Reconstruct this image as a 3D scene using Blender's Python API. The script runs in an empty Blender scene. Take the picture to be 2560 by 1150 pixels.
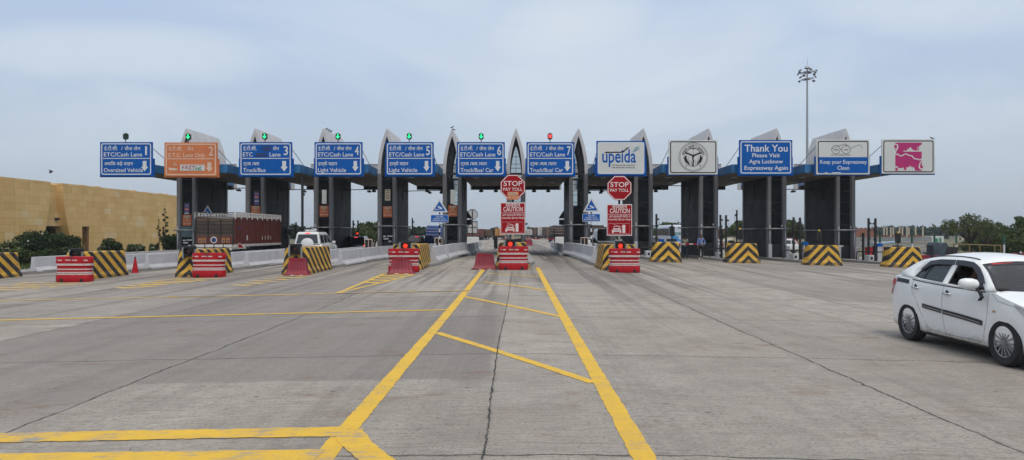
import bpy, bmesh, math, random
import numpy as np
from mathutils import Vector, Matrix
from mathutils.geometry import tessellate_polygon
random.seed(7); RS = np.random.RandomState(7)
sc = bpy.context.scene
COL = sc.collection
PI = math.pi
F = 1780.0; VX = 1290.0; VY = 582.0; H = 1.75
XL = 31.0

# ------------------------------------------------------------------ terrain helpers
def sm(t):
    t = min(1.0, max(0.0, t)); return t*t*(3-2*t)
def gz(x, y):
    """height of the cambered toll plaza surface"""
    ax = min(abs(x), XL)
    return .2*sm((y-12)/33) - .02*(math.sqrt(ax*ax+.64)-.8)
def P(px, py, Y):
    return Vector(((px-VX)/F*Y, Y, H-(py-VY)/F*Y))
def G(px, py):
    a = (px-VX)/F; b = (py-VY)/F; Y = H/b
    for _ in range(30): Y = .5*Y+.5*(H-gz(a*Y, Y))/b
    return Vector((a*Y, Y, gz(a*Y, Y)))

# ------------------------------------------------------------------ mesh builder
class MB:
    def __init__(s): s.v = []; s.f = []; s.m = []; s.k = 0
    def add(s, vs, fs, k=None):
        o = len(s.v); s.v += [tuple(p) for p in vs]
        for f in fs: s.f.append(tuple(i+o for i in f)); s.m.append(s.k if k is None else k)
        return s
    def box(s, cx, cy, cz, sx, sy, sz, k=None, R=None):
        vs = [Vector((i*sx/2, j*sy/2, l*sz/2)) for i in (-1, 1) for j in (-1, 1) for l in (-1, 1)]
        if R is not None: vs = [R @ p for p in vs]
        vs = [(p[0]+cx, p[1]+cy, p[2]+cz) for p in vs]
        return s.add(vs, [(0,1,3,2),(4,6,7,5),(0,4,5,1),(2,3,7,6),(0,2,6,4),(1,5,7,3)], k)
    def b2(s, x0, x1, y0, y1, z0, z1, k=None):
        return s.box((x0+x1)/2, (y0+y1)/2, (z0+z1)/2, abs(x1-x0), abs(y1-y0), abs(z1-z0), k)
    def beam(s, a, b, w, h=None, k=None):
        a = Vector(a); b = Vector(b); d = b-a; L = d.length
        if L < 1e-6: return s
        q = d.to_track_quat('Y', 'Z').to_matrix(); c = (a+b)/2
        return s.box(c.x, c.y, c.z, w, L, h or w, k, q)
    def tube(s, pts, rs, n=8, k=None, cap=True):
        pts = [Vector(p) for p in pts]
        if not isinstance(rs, (list, tuple)): rs = [rs]*len(pts)
        vs = []; fs = []
        for i, p in enumerate(pts):
            d = (pts[min(i+1, len(pts)-1)]-pts[max(i-1, 0)])
            q = d.to_track_quat('Z', 'Y').to_matrix()
            for j in range(n):
                a = 2*PI*j/n; vs.append(p + q @ Vector((math.cos(a)*rs[i], math.sin(a)*rs[i], 0)))
        for i in range(len(pts)-1):
            for j in range(n):
                fs.append((i*n+j, i*n+(j+1) % n, (i+1)*n+(j+1) % n, (i+1)*n+j))
        if cap:
            fs.append(tuple(range(n-1, -1, -1))); o = (len(pts)-1)*n; fs.append(tuple(range(o, o+n)))
        return s.add(vs, fs, k)
    def lathe(s, prof, c=(0,0,0), axis='Z', n=24, k=None):
        vs = []; fs = []; c = Vector(c)
        for r, h in prof:
            for j in range(n):
                a = 2*PI*j/n; x, y = r*math.cos(a), r*math.sin(a)
                p = {'Z': (x, y, h), 'X': (h, x, y), 'Y': (x, h, y)}[axis]
                vs.append(c+Vector(p))
        for i in range(len(prof)-1):
            for j in range(n): fs.append((i*n+j, i*n+(j+1) % n, (i+1)*n+(j+1) % n, (i+1)*n+j))
        return s.add(vs, fs, k)
    def loft(s, rings, k=None, cap=True, closed=True):
        n = len(rings[0]); vs = [p for r in rings for p in r]; fs = []
        for i in range(len(rings)-1):
            for j in range(n if closed else n-1):
                fs.append((i*n+j, i*n+(j+1) % n, (i+1)*n+(j+1) % n, (i+1)*n+j))
        if cap and closed:
            fs.append(tuple(range(n-1, -1, -1))); o = (len(rings)-1)*n; fs.append(tuple(range(o, o+n)))
        return s.add(vs, fs, k)
    def prism(s, poly, y0, y1, k=None, plane='XZ'):
        """extrude a 2D polygon; plane XZ extrudes along Y, YZ along X, XY along Z"""
        def M(p, d):
            return {'XZ': (p[0], d, p[1]), 'YZ': (d, p[0], p[1]), 'XY': (p[0], p[1], d)}[plane]
        n = len(poly); vs = [M(p, y0) for p in poly]+[M(p, y1) for p in poly]
        tri = tessellate_polygon([[Vector((p[0], p[1], 0)) for p in poly]])
        fs = [tuple(t) for t in tri]+[tuple(i+n for i in reversed(t)) for t in tri]
        fs += [(i, (i+1) % n, (i+1) % n+n, i+n) for i in range(n)]
        return s.add(vs, fs, k)
    def flat(s, poly, y, k=None, holes=()):
        """polygon with holes in the XZ plane at depth y"""
        loops = [[Vector((p[0], p[1], 0)) for p in poly]]+[[Vector((p[0], p[1], 0)) for p in h] for h in holes]
        allp = [p for l in loops for p in l]
        tri = tessellate_polygon(loops)
        out = []
        for t in tri:
            a, b, c = (allp[i] for i in t)
            out.append(tuple(t) if (b-a).cross(c-a).z > 0 else tuple(reversed(t)))
        return s.add([(p.x, y, p.y) for p in allp], out, k)
    def build(s, name, mats, parent=None, smooth=False, bevel=0, loc=None, recalc=True):
        me = bpy.data.meshes.new(name); me.from_pydata(s.v, [], s.f)
        if not isinstance(mats, (list, tuple)): mats = [mats]
        for m in mats: me.materials.append(m)
        me.polygons.foreach_set('material_index', [min(k, len(mats)-1) for k in s.m])
        if recalc:
            bm = bmesh.new(); bm.from_mesh(me); bmesh.ops.recalc_face_normals(bm, faces=bm.faces); bm.to_mesh(me); bm.free()
        if smooth:
            me.polygons.foreach_set('use_smooth', [True]*len(me.polygons))
        o = bpy.data.objects.new(name, me); COL.objects.link(o)
        if parent: o.parent = parent
        if loc is not None: o.location = loc
        if bevel:
            b = o.modifiers.new('bevel', 'BEVEL'); b.width = bevel; b.segments = 2; b.limit_method = 'ANGLE'; b.angle_limit = .6
        if smooth == 'auto':
            me.set_sharp_from_angle(angle=.7)
        return o

def tag(o, label=None, cat=None, group=None, kind=None):
    if label: o['label'] = label
    if cat: o['category'] = cat
    if group: o['group'] = group
    if kind: o['kind'] = kind
    return o
def empty(name, loc, label, cat, group=None, rz=0):
    o = bpy.data.objects.new(name, None); COL.objects.link(o); o.location = loc; o.rotation_euler = (0, 0, rz)
    o.empty_display_size = .2
    return tag(o, label, cat, group)
def copy_tree(o, parent=None):
    c = o.copy(); COL.objects.link(c); c.parent = parent
    for ch in [x for x in list(COL.objects) if x.parent == o]: copy_tree(ch, c)
    return c
def dup(o, loc, rz, label, group=None):
    c = copy_tree(o); c.location = loc; c.rotation_euler = (0, 0, rz); c['label'] = label
    if group: c['group'] = group
    return c

# ------------------------------------------------------------------ node helpers
class NT:
    def __init__(s, nt): s.nt = nt; nt.nodes.clear()
    def n(s, t, ins=None, **kw):
        nd = s.nt.nodes.new(t)
        for k, v in kw.items(): setattr(nd, k, v)
        for k, v in (ins or {}).items():
            if isinstance(v, bpy.types.NodeSocket): s.nt.links.new(v, nd.inputs[k])
            else: nd.inputs[k].default_value = v
        return nd
    def math(s, op, a, b=0.0, c=0.0, clamp=False):
        nd = s.n('ShaderNodeMath', {0: a, 1: b, 2: c}, operation=op); nd.use_clamp = clamp; return nd.outputs[0]
    def mix(s, f, a, b, mode='MIX'):
        nd = s.n('ShaderNodeMix', data_type='RGBA', blend_type=mode)
        for i, v in ((0, f), (6, a), (7, b)):
            if isinstance(v, bpy.types.NodeSocket): s.nt.links.new(v, nd.inputs[i])
            else: nd.inputs[i].default_value = v
        return nd.outputs[2]
    def noise(s, vec, scale, detail=4, rough=.55, dist=0):
        return s.n('ShaderNodeTexNoise', {'Vector': vec, 'Scale': scale, 'Detail': detail, 'Roughness': rough, 'Distortion': dist}).outputs[0]
    def ramp(s, v, a, b, lo=0.0, hi=1.0):
        return s.n('ShaderNodeMapRange', {0: v, 1: a, 2: b, 3: lo, 4: hi}, clamp=True, interpolation_type='SMOOTHSTEP').outputs[0]
    def vmul(s, v, xyz):
        return s.n('ShaderNodeVectorMath', {0: v, 1: xyz}, operation='MULTIPLY').outputs[0]
def C(r, g=None, b=None):
    if g is None: g = b = r
    return (r, g, b, 1)
MATS = {}
def new_mat(name):
    m = bpy.data.materials.new(name); m.use_nodes = True; MATS[name] = m
    t = NT(m.node_tree); t.out = t.n('ShaderNodeOutputMaterial'); return m, t
def finish(t, col, rough=.6, metal=0.0, bump=None, bstr=.2, bdist=.01, coat=0, emis=None, estr=0, spec=.5):
    ins = {'Base Color': col, 'Roughness': rough, 'Metallic': metal, 'Coat Weight': coat, 'Specular IOR Level': spec}
    if emis is not None: ins['Emission Color'] = emis; ins['Emission Strength'] = estr
    b = t.n('ShaderNodeBsdfPrincipled', ins)
    if bump is not None:
        bn = t.n('ShaderNodeBump', {'Height': bump, 'Strength': bstr, 'Distance': bdist}); t.nt.links.new(bn.outputs[0], b.inputs['Normal'])
    t.nt.links.new(b.outputs[0], t.out.inputs[0]); return b
def mat(name, c, rough=.6, metal=0.0, var=.25, scale=3.0, dirt=0.0, dirtc=(.16,.12,.08), coat=0, bstr=.1, spec=.5, streak=0.0, fine=40):
    """painted / cast surface with mottling, optional grime and vertical rain streaks"""
    m, t = new_mat(name)
    tc = t.n('ShaderNodeTexCoord').outputs['Object']
    n1 = t.noise(tc, scale, 5); n2 = t.noise(tc, fine, 3)
    f = t.math('ADD', t.math('MULTIPLY', n1, .7), t.math('MULTIPLY', n2, .3))
    lo = C(*[v*(1-var) for v in c]); hi = C(*[min(1, v*(1+var)) for v in c])
    col = t.mix(t.ramp(f, .3, .7), lo, hi)
    if dirt:
        n3 = t.noise(tc, scale*.7+.7, 8, .7)
        col = t.mix(t.ramp(n3, .62-.28*dirt, .80, 0, min(1, dirt*1.4)), col, C(*dirtc))
    if streak:
        ns = t.noise(t.vmul(tc, (9, 9, .5)), 1.0, 5, .6)
        col = t.mix(t.ramp(ns, .5, .75, 0, streak), col, C(*[v*.35 for v in c]))
    rr = t.ramp(n1, .2, .8, max(.05, rough-.1), min(1, rough+.1))
    finish(t, col, rr, metal, n2, bstr, .01, coat, spec=spec)
    return m
def emit(name, c, s):
    m, t = new_mat(name); finish(t, C(*[v*.5 for v in c]), .4, emis=C(*c), estr=s); return m
def glass(name, tint, trans, rough=.03, body=(.01,.012,.014)):
    m, t = new_mat(name)
    tc = t.n('ShaderNodeTexCoord').outputs['Object']
    tr = t.n('ShaderNodeBsdfTransparent', {'Color': C(*tint)})
    gl = t.n('ShaderNodeBsdfPrincipled', {'Base Color': C(*body), 'Roughness': t.ramp(t.noise(tc, 3), .3, .7, rough, rough+.06), 'Specular IOR Level': .6})
    lw = t.n('ShaderNodeFresnel', {'IOR': 1.45}).outputs[0]
    fac = t.math('ADD', t.math('MULTIPLY', lw, .9), 1-trans, clamp=True)
    mx = t.n('ShaderNodeMixShader', {0: fac, 1: tr.outputs[0], 2: gl.outputs[0]})
    t.nt.links.new(mx.outputs[0], t.out.inputs[0]); return m

# ---- shared materials
m_alu = mat('aluminium_cladding', (.160,.160,.168), .5, .1, .12, 2, dirt=.1, streak=.2, spec=.3)
m_hood = mat('pale_panel', (.50,.49,.49), .6, 0, .08, 1.5, dirt=.12, streak=.12, spec=.2)
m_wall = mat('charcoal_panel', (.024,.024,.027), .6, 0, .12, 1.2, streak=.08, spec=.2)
m_dark = mat('near_black_metal', (.02,.02,.022), .5, .3, .2, 5)
m_black = mat('black_rubber', (.016,.016,.017), .85, 0, .2, 8, dirt=.3, dirtc=(.07,.06,.05))
m_steel = mat('galvanised_steel', (.33,.34,.35), .45, .6, .12, 6, dirt=.15)
m_blue = mat('sign_blue', (.001,.088,.36), .55, 0, .1, .8, streak=.12, bstr=.02, spec=.15)
m_bluef = mat('canopy_blue', (.03,.16,.36), .4, .2, .12, 1.2, streak=.3)
m_white = mat('sign_white', (.60,.62,.64), .5, 0, .04, 1, bstr=.02)
m_panelw = mat('panel_white', (.56,.57,.56), .5, 0, .07, .6, bstr=.02, streak=.06)
m_orange = mat('faded_orange', (.56,.18,.07), .6, 0, .12, 1.0, streak=.2, bstr=.02, spec=.2)
m_cream = mat('faded_cream', (.64,.47,.36), .6, 0, .08, 1.0, bstr=.02)
m_board = mat('rust_orange_board', (.36,.085,.022), .6, 0, .12, 2, bstr=.02)
m_red = mat('sign_red', (.30,.004,.010), .5, 0, .08, 2, bstr=.02, spec=.15)
m_pink = mat('sign_pinkish_white', (.68,.60,.60), .5, 0, .05, 2, bstr=.02)
m_ink = mat('black_ink', (.006,.007,.014), .6, 0, .1, 2, bstr=.02, spec=.15)
m_navy = mat('navy_patch', (.008,.028,.135), .5, 0, .1, 3, bstr=.02)
m_mag = mat('magenta_print', (.40,.010,.13), .45, 0, .07, 2, bstr=.02)
m_green = mat('green_print', (.02,.20,.09), .5, 0, .1, 2)
m_teal = mat('teal_print', (.05,.25,.30), .5, 0, .1, 2)
m_plred = mat('red_plastic', (.38,.008,.014), .45, 0, .12, 3, dirt=.22, dirtc=(.12,.02,.02), spec=.25)
m_plmar = mat('maroon_plastic', (.20,.006,.020), .5, 0, .2, 3, dirt=.18, dirtc=(.10,.03,.03))
m_tape = mat('reflective_band', (.55,.45,.44), .5, 0, .15, 9, dirt=.5, dirtc=(.30,.10,.09))
m_jersey = mat('whitewashed_concrete', (.46,.455,.475), .85, 0, .10, 1.6, dirt=.30, dirtc=(.20,.19,.18), streak=.35, bstr=.3)
m_kerb = mat('kerb_concrete', (.26,.25,.24), .9, 0, .18, 2, dirt=.4, dirtc=(.10,.095,.085), bstr=.35)
m_soffit_c = (.10,.085,.065)
m_redlamp = emit('red_lamp', (1.0,.05,.02), 1.0)
m_redoff = mat('unlit_red_lens', (.09,.02,.018), .3, 0, .2, 5)
m_grn = emit('green_led', (.02,1.0,.32), 1.7)
m_redx = emit('red_led', (1.0,.05,.05), 2.4)
m_tail = emit('tail_lamp', (1.0,.03,.05), 1.3)
m_clear = glass('pier_glazing', (.86,.90,.90), .93)
m_tint = glass('tinted_glazing', (.20,.23,.23), .75)
m_blind = mat('teal_blind', (.07,.12,.13), .6)  # plain dark teal base colour for the window blind
m_poster = mat('cream_poster', (.45,.40,.30), .6, 0, .06, 2)

def stone_mat():
    m, t = new_mat('sandstone_cladding')
    g = t.n('ShaderNodeTexCoord').outputs['Object']
    sp = t.n('ShaderNodeSeparateXYZ', {0: g})
    uv = t.n('ShaderNodeCombineXYZ', {0: t.math('ADD', sp.outputs[1], sp.outputs[0]), 1: sp.outputs[2], 2: 0.0}).outputs[0]
    def brick(a, b, mort):
        return t.n('ShaderNodeTexBrick', {'Vector': uv, 'Color1': a, 'Color2': b, 'Mortar': mort, 'Scale': 1.0, 'Mortar Size': .008,
                    'Mortar Smooth': .1, 'Bias': 0.0, 'Brick Width': 1.15, 'Row Height': .60}, offset=.5)
    bt = brick(C(.66,.42,.150), C(.78,.54,.235), C(.34,.21,.09))
    b2 = brick(C(0), C(1), C(0))
    pale = t.ramp(b2.outputs[0], .93, .95)
    col = t.mix(t.math('MULTIPLY', pale, .55), bt.outputs[0], C(.74,.60,.38))
    n = t.noise(uv, .35, 6, .6); col = t.mix(t.ramp(n, .35, .75, 0, .45), col, C(.54,.31,.10))
    st = t.noise(t.vmul(uv, (2.5, .25, 1)), 1, 6, .65); col = t.mix(t.ramp(st, .52, .75, 0, .3), col, C(.20,.12,.055))
    nf = t.noise(uv, 14, 4)
    col = t.mix(t.math('MULTIPLY', nf, .25), col, C(.40,.24,.09))
    finish(t, col, .8, 0, t.math('ADD', bt.outputs[1], t.math('MULTIPLY', nf, -.4)), .3, .01)
    return m
m_stone = stone_mat()
def brickm(name, c1, c2, mo, w, h):
    m, t = new_mat(name)
    sp = t.n('ShaderNodeSeparateXYZ', {0: t.n('ShaderNodeTexCoord').outputs['Object']})
    uv = t.n('ShaderNodeCombineXYZ', {0: t.math('ADD', sp.outputs[1], sp.outputs[0]), 1: sp.outputs[2], 2: 0.0}).outputs[0]
    bt = t.n('ShaderNodeTexBrick', {'Vector': uv, 'Color1': C(*c1), 'Color2': C(*c2), 'Mortar': C(*mo), 'Scale': 1.0, 'Mortar Size': .015, 'Brick Width': w, 'Row Height': h})
    n = t.noise(uv, .8, 6, .65)
    finish(t, t.mix(t.ramp(n, .45, .75, 0, .5), bt.outputs[0], C(*[v*.4 for v in c1])), .9); return m
m_brick = brickm('red_brick', (.26,.085,.05), (.20,.065,.04), (.20,.16,.13), .45, .15)
m_rubble = brickm('grey_rubble', (.30,.31,.31), (.20,.21,.22), (.12,.12,.12), 1.1, .35)

def chevron(name, cx, ky, period=.46, ph=0.0, kx=1.15):
    """yellow/black inverted V bands painted on a nose block; local object space"""
    m, t = new_mat(name)
    tc = t.n('ShaderNodeTexCoord').outputs['Object']
    sp = t.n('ShaderNodeSeparateXYZ', {0: tc})
    ax = t.math('ABSOLUTE', t.math('SUBTRACT', sp.outputs[0], cx))
    v = t.math('ADD', sp.outputs[2], t.math('MULTIPLY', ax, kx))
    v = t.math('ADD', v, t.math('MULTIPLY', sp.outputs[1], ky))
    v = t.math('ADD', v, t.math('MULTIPLY', t.noise(tc, 2.2, 3), .05))
    fr = t.math('FRACT', t.math('ADD', t.math('DIVIDE', v, period), ph))
    st = t.ramp(fr, .47, .50); st = t.math('MULTIPLY', st, t.ramp(fr, 1.0, .97))
    n = t.noise(tc, 4, 7, .68); nf = t.noise(tc, 30, 5, .7)
    ye = t.mix(t.ramp(n, .35, .7), C(.62,.36,.035), C(.50,.27,.03))
    bk = t.mix(t.ramp(n, .4, .75), C(.009,.009,.010), C(.028,.026,.024))
    col = t.mix(st, ye, bk)
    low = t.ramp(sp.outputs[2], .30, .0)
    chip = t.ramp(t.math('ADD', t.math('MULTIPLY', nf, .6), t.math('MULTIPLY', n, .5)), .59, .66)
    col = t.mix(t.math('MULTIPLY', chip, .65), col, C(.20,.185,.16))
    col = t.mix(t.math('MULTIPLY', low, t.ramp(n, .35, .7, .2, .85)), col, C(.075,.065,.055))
    finish(t, col, .75, 0, nf, .25, .01)
    return m

# ------------------------------------------------------------------ lettering
_tx = {}
def text_geo(s, off=0.0):
    key = (s, off)
    if key in _tx: return _tx[key]
    c = bpy.data.curves.new('t', 'FONT'); c.body = s; c.offset = off; c.resolution_u = 3
    o = bpy.data.objects.new('t', c); COL.objects.link(o); bpy.context.view_layer.update()
    me = bpy.data.meshes.new_from_object(o.evaluated_get(bpy.context.evaluated_depsgraph_get()))
    vs = [tuple(v.co) for v in me.vertices]; fs = [tuple(p.vertices) for p in me.polygons]
    bpy.data.objects.remove(o); bpy.data.curves.remove(c); bpy.data.meshes.remove(me)
    _tx[key] = (vs, fs); return vs, fs
def put_text(mb, s, x0, x1, zb, cap, y, off=.018, k=None):
    """lay lettering on the XZ plane facing -Y, fitted between x0 and x1, baseline zb, capital height cap"""
    vs, fs = text_geo(s, off*.55)
    if not vs: return
    a = min(v[0] for v in vs); b = max(v[0] for v in vs)
    sx = (x1-x0)/(b-a); sz = cap/.655
    mb.add([(x0+(v[0]-a)*sx, y, zb+v[1]*sz) for v in vs], fs, k)
def rrect(x0, x1, z0, z1, r, n=4):
    out = []
    for cx, cz, a0 in ((x1-r, z1-r, 0), (x0+r, z1-r, 90), (x0+r, z0+r, 180), (x1-r, z0+r, 270)):
        for i in range(n+1):
            a = math.radians(a0+90*i/n); out.append((cx+r*math.cos(a), cz+r*math.sin(a)))
    return out
def circ(cx, cz, r, n=28): return [(cx+r*math.cos(2*PI*i/n), cz+r*math.sin(2*PI*i/n)) for i in range(n)]
def ribbon2(pts, w):
    """2D polyline to polygon strip quads"""
    L = []; R = []
    for i, p in enumerate(pts):
        a = pts[max(i-1, 0)]; b = pts[min(i+1, len(pts)-1)]
        dx, dz = b[0]-a[0], b[1]-a[1]; l = math.hypot(dx, dz) or 1; ww = w[i] if isinstance(w, (list, tuple)) else w
        L.append((p[0]-dz/l*ww/2, p[1]+dx/l*ww/2)); R.append((p[0]+dz/l*ww/2, p[1]-dx/l*ww/2))
    return L, R
def stroke(mb, pts, w, y, k=None):
    L, R = ribbon2(pts, w); n = len(pts)
    mb.add([(p[0], y, p[1]) for p in L]+[(p[0], y, p[1]) for p in R], [(i, i+1, n+i+1, n+i)[::-1] for i in range(n-1)], k)
# ------------------------------------------------------------------ camera, sky, sun
cam = bpy.data.cameras.new('camera'); co = bpy.data.objects.new('camera', cam); COL.objects.link(co)
cam.sensor_width = 36; cam.lens = F/2560*36; cam.shift_x = -(VX-1280)/2560; cam.shift_y = (VY-575)/2560
cam.clip_end = 9000; cam.clip_start = .05
co.location = (0, 0, H); co.rotation_euler = (math.radians(90), 0, 0); sc.camera = co
SUN_EL, SUN_AZ = math.radians(62), math.radians(160)
w = bpy.data.worlds.new('World'); sc.world = w; w.use_nodes = True
t = NT(w.node_tree); out = t.n('ShaderNodeOutputWorld')
sky = t.n('ShaderNodeTexSky', sky_type='NISHITA'); sky.sun_disc = False; sky.sun_elevation = SUN_EL; sky.sun_rotation = SUN_AZ
sky.dust_density = 3.0; sky.air_density = 1.2
gen = t.n('ShaderNodeTexCoord').outputs['Generated']
sp = t.n('ShaderNodeSeparateXYZ', {0: gen}); z = sp.outputs[2]
zz = t.math('ADD', t.math('MAXIMUM', z, 0.0), .16)
uv = t.n('ShaderNodeCombineXYZ', {0: t.math('DIVIDE', sp.outputs[0], zz), 1: t.math('DIVIDE', sp.outputs[1], zz), 2: 0.0}).outputs[0]
uv = t.n('ShaderNodeVectorMath', {0: uv, 1: (3.1, 7.4, 0.6)}, operation='ADD').outputs[0]
n1 = t.noise(t.vmul(uv, (.62, .5, 1)), 1.0, 6, .55, .5)
n2 = t.noise(t.vmul(uv, (.22, .30, 1)), 1.0, 3, .5, .4)
cl = t.math('ADD', t.math('MULTIPLY', n1, .5), t.math('MULTIPLY', n2, .5))
base = t.mix(t.ramp(z, -.02, .34), C(4.95,5.7,6.5), C(4.75,5.95,8.1))
clouds = t.ramp(cl, .43, .63, 0, .85)
yy = t.math('MAXIMUM', sp.outputs[1], .05); px_ = t.math('DIVIDE', sp.outputs[0], yy); pz_ = t.math('DIVIDE', z, yy)
def blob(cx, cz, wx, wz):
    d = t.math('ADD', t.math('POWER', t.math('DIVIDE', t.math('SUBTRACT', px_, cx), wx), 2.0), t.math('POWER', t.math('DIVIDE', t.math('SUBTRACT', pz_, cz), wz), 2.0))
    d = t.math('ADD', d, t.math('MULTIPLY', t.math('SUBTRACT', n1, .5), 3.2))
    return t.ramp(d, 1.5, -.2)
clouds = t.math('MAXIMUM', clouds, blob(.08, .26, .20, .10)); clouds = t.math('MAXIMUM', clouds, t.math('MULTIPLY', blob(.55, .33, .30, .06), .7)); clouds = t.math('MAXIMUM', clouds, t.math('MULTIPLY', blob(-.58, .25, .26, .045), .6))
colr = t.mix(t.math('MULTIPLY', clouds, t.ramp(z, .02, .18)), base, C(7.2,7.9,8.5))
colr = t.mix(t.ramp(z, .35, .9), colr, C(9.0,9.4,10.0))
full = t.mix(.88, sky.outputs[0], colr)
bg = t.n('ShaderNodeBackground', {0: full, 1: .1}); t.nt.links.new(bg.outputs[0], out.inputs[0])
sl = bpy.data.lights.new('sun', 'SUN'); so = bpy.data.objects.new('sun', sl); COL.objects.link(so)
sl.energy = 1.6; sl.angle = math.radians(18); sl.color = (1, .93, .83)
sd = Vector((math.sin(SUN_AZ)*math.cos(SUN_EL), math.cos(SUN_AZ)*math.cos(SUN_EL), math.sin(SUN_EL)))
so.rotation_euler = sd.to_track_quat('Z', 'Y').to_euler()
sc.view_settings.view_transform = 'Standard'; sc.view_settings.look = 'None'; sc.view_settings.gamma = 1
sc.view_settings.exposure = 0.08
sc.cycles.max_bounces = 8; sc.cycles.transparent_max_bounces = 16; sc.cycles.use_denoising = True

# ------------------------------------------------------------------ ground
def concrete_mat():
    m, t = new_mat('plaza_concrete')
    pos = t.n('ShaderNodeNewGeometry').outputs['Position']
    sp = t.n('ShaderNodeSeparateXYZ', {0: pos}); x, y = sp.outputs[0], sp.outputs[1]
    nbig = t.noise(pos, .16, 6, .6); nmid = t.noise(pos, 1.1, 7, .65); nf = t.noise(pos, 26, 6, .7); nff = t.noise(pos, 130, 3, .6)
    tin = t.noise(t.vmul(pos, (1.3, 22, 1)), 1.0, 7, .72)          # broom texture across the lanes
    tin2 = t.noise(t.vmul(pos, (4, 60, 1)), 1.0, 4, .7)
    col = t.mix(t.ramp(nbig, .42, .58), C(.325,.287,.238), C(.390,.350,.298))
    col = t.mix(t.ramp(nmid, .42, .68, 0, .6), col, C(.225,.197,.170))
    # slab to slab tone
    wob = t.math('MULTIPLY', t.math('SUBTRACT', nmid, .5), .26)
    xs = t.math('DIVIDE', t.math('ADD', t.math('ADD', x, .25), wob), 4.42)
    ys = t.math('DIVIDE', t.math('ADD', t.math('SUBTRACT', y, 5.62), wob), 4.68)
    cell = t.n('ShaderNodeCombineXYZ', {0: t.math('FLOOR', xs), 1: t.math('FLOOR', ys), 2: 0.0}).outputs[0]
    wn = t.n('ShaderNodeTexWhiteNoise', {0: cell}).outputs[0]
    col = t.mix(t.ramp(wn, .40, 1.0, 0, .75), col, C(.200,.176,.158))
    # darker worn lane left of the middle
    patch = t.math('MULTIPLY', t.ramp(t.math('ADD', x, t.math('MULTIPLY', nmid, .5)), -.05, -.15), t.ramp(t.math('ADD', y, t.math('MULTIPLY', nmid, .4)), 8.7, 8.85))
    inner = t.ramp(t.math('ADD', x, wob), -4.72, -4.66)
    patch = t.math('MULTIPLY', patch, t.math('MULTIPLY', inner, t.ramp(t.math('ADD', y, wob), 15.1, 14.98)))
    outer = t.math('MULTIPLY', t.math('SUBTRACT', 1.0, inner), t.ramp(t.math('ADD', x, wob), -9.12, -9.05))
    outer = t.math('MULTIPLY', outer, t.math('MULTIPLY', t.ramp(t.math('ADD', y, nmid), 6.2, 8.5), t.ramp(y, 40, 22)))
    patch = t.math('MAXIMUM', patch, outer)
    col = t.mix(t.math('MULTIPLY', patch, t.ramp(nbig, .3, .6, .55, .9)), col, C(.180,.158,.146))
    # fine streaks
    col = t.mix(t.ramp(tin, .50, .64, 0, .60), col, C(.140,.122,.106))
    col = t.mix(t.ramp(tin2, .51, .62, 0, .65), col, C(.135,.118,.104))
    col = t.mix(t.ramp(nf, .51, .62, 0, .70), col, C(.125,.112,.10))
    col = t.mix(t.ramp(nff, .47, .60, 0, .45), col, C(.47,.43,.38))
    # rubber in the wheel paths of each lane
    lane = t.noise(t.vmul(pos, (1.15, .028, 1)), 1.0, 5, .6, .25)
    lane2 = t.noise(t.vmul(pos, (3.0, .06, 1)), 1.0, 5, .65, .6)
    far = t.ramp(y, 9, 36, .22, 1.0)
    rub = t.math('MULTIPLY', t.ramp(lane, .44, .60), t.ramp(lane2, .40, .58))
    col = t.mix(t.math('MULTIPLY', t.math('MULTIPLY', rub, far), .85), col, C(.085,.078,.072))
    mid = t.math('MULTIPLY', t.math('MULTIPLY', t.ramp(x, .9, 1.7), t.ramp(x, 3.8, 2.8)), t.ramp(y, 26, 44))
    col = t.mix(t.math('MULTIPLY', mid, t.ramp(lane2, .3, .6, .25, .8)), col, C(.075,.070,.066))
    for (sx0, tight) in ((-7.2, .5), (-11.6, .45), (-16.4, .5), (-21.3, .6), (6.9, .7)):
        # lanes fan out away from the islands
        xx = t.math('DIVIDE', x, t.math('ADD', 1.0, t.math('MULTIPLY', t.math('SUBTRACT', 50.0, y), .0055)))
        d = t.math('ABSOLUTE', t.math('SUBTRACT', t.math('ABSOLUTE', t.math('SUBTRACT', xx, sx0)), .75))
        tr = t.math('MULTIPLY', t.ramp(d, tight*.8, .05), t.ramp(y, 17, 38))
        col = t.mix(t.math('MULTIPLY', tr, t.ramp(lane2, .36, .62, .05, .55)), col, C(.10,.092,.085))
    stain = t.noise(t.vmul(pos, (.9, 2.2, 1)), .8, 7, .7)
    col = t.mix(t.ramp(stain, .56, .68, 0, .6), col, C(.185,.115,.075))
    spots = t.n('ShaderNodeTexVoronoi', {'Vector': t.vmul(pos, (1, 2.2, 1)), 'Scale': 1.6, 'Randomness': 1.0}).outputs[0]
    col = t.mix(t.ramp(spots, .075, .045, 0, .85), col, C(.06,.055,.05))
    # sawn joints
    fx = t.math('FRACT', xs); fy = t.math('FRACT', ys)
    dx = t.math('MULTIPLY_ADD', t.ramp(t.math('ABSOLUTE', x), 1.0, .9), 1.0, t.math('MULTIPLY', t.math('SUBTRACT', .5, t.math('ABSOLUTE', t.math('SUBTRACT', fx, .5))), 4.42))
    dy = t.math('MULTIPLY', t.math('SUBTRACT', .5, t.math('ABSOLUTE', t.math('SUBTRACT', fy, .5))), 4.68)
    jw = t.ramp(nf, .3, .7, .006, .014)
    j = t.math('MAXIMUM', t.ramp(t.math('SUBTRACT', dx, jw), .010, 0), t.math('MULTIPLY', t.ramp(t.math('SUBTRACT', dy, jw), .012, 0), .9))
    j = t.math('MULTIPLY', j, t.ramp(nmid, .25, .55, .45, .95))
    col = t.mix(j, col, C(.055,.05,.045))
    hgt = t.math('ADD', t.math('MULTIPLY', nf, .6), t.math('ADD', t.math('MULTIPLY', tin2, .8), t.math('MULTIPLY', nff, .35)))
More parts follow.
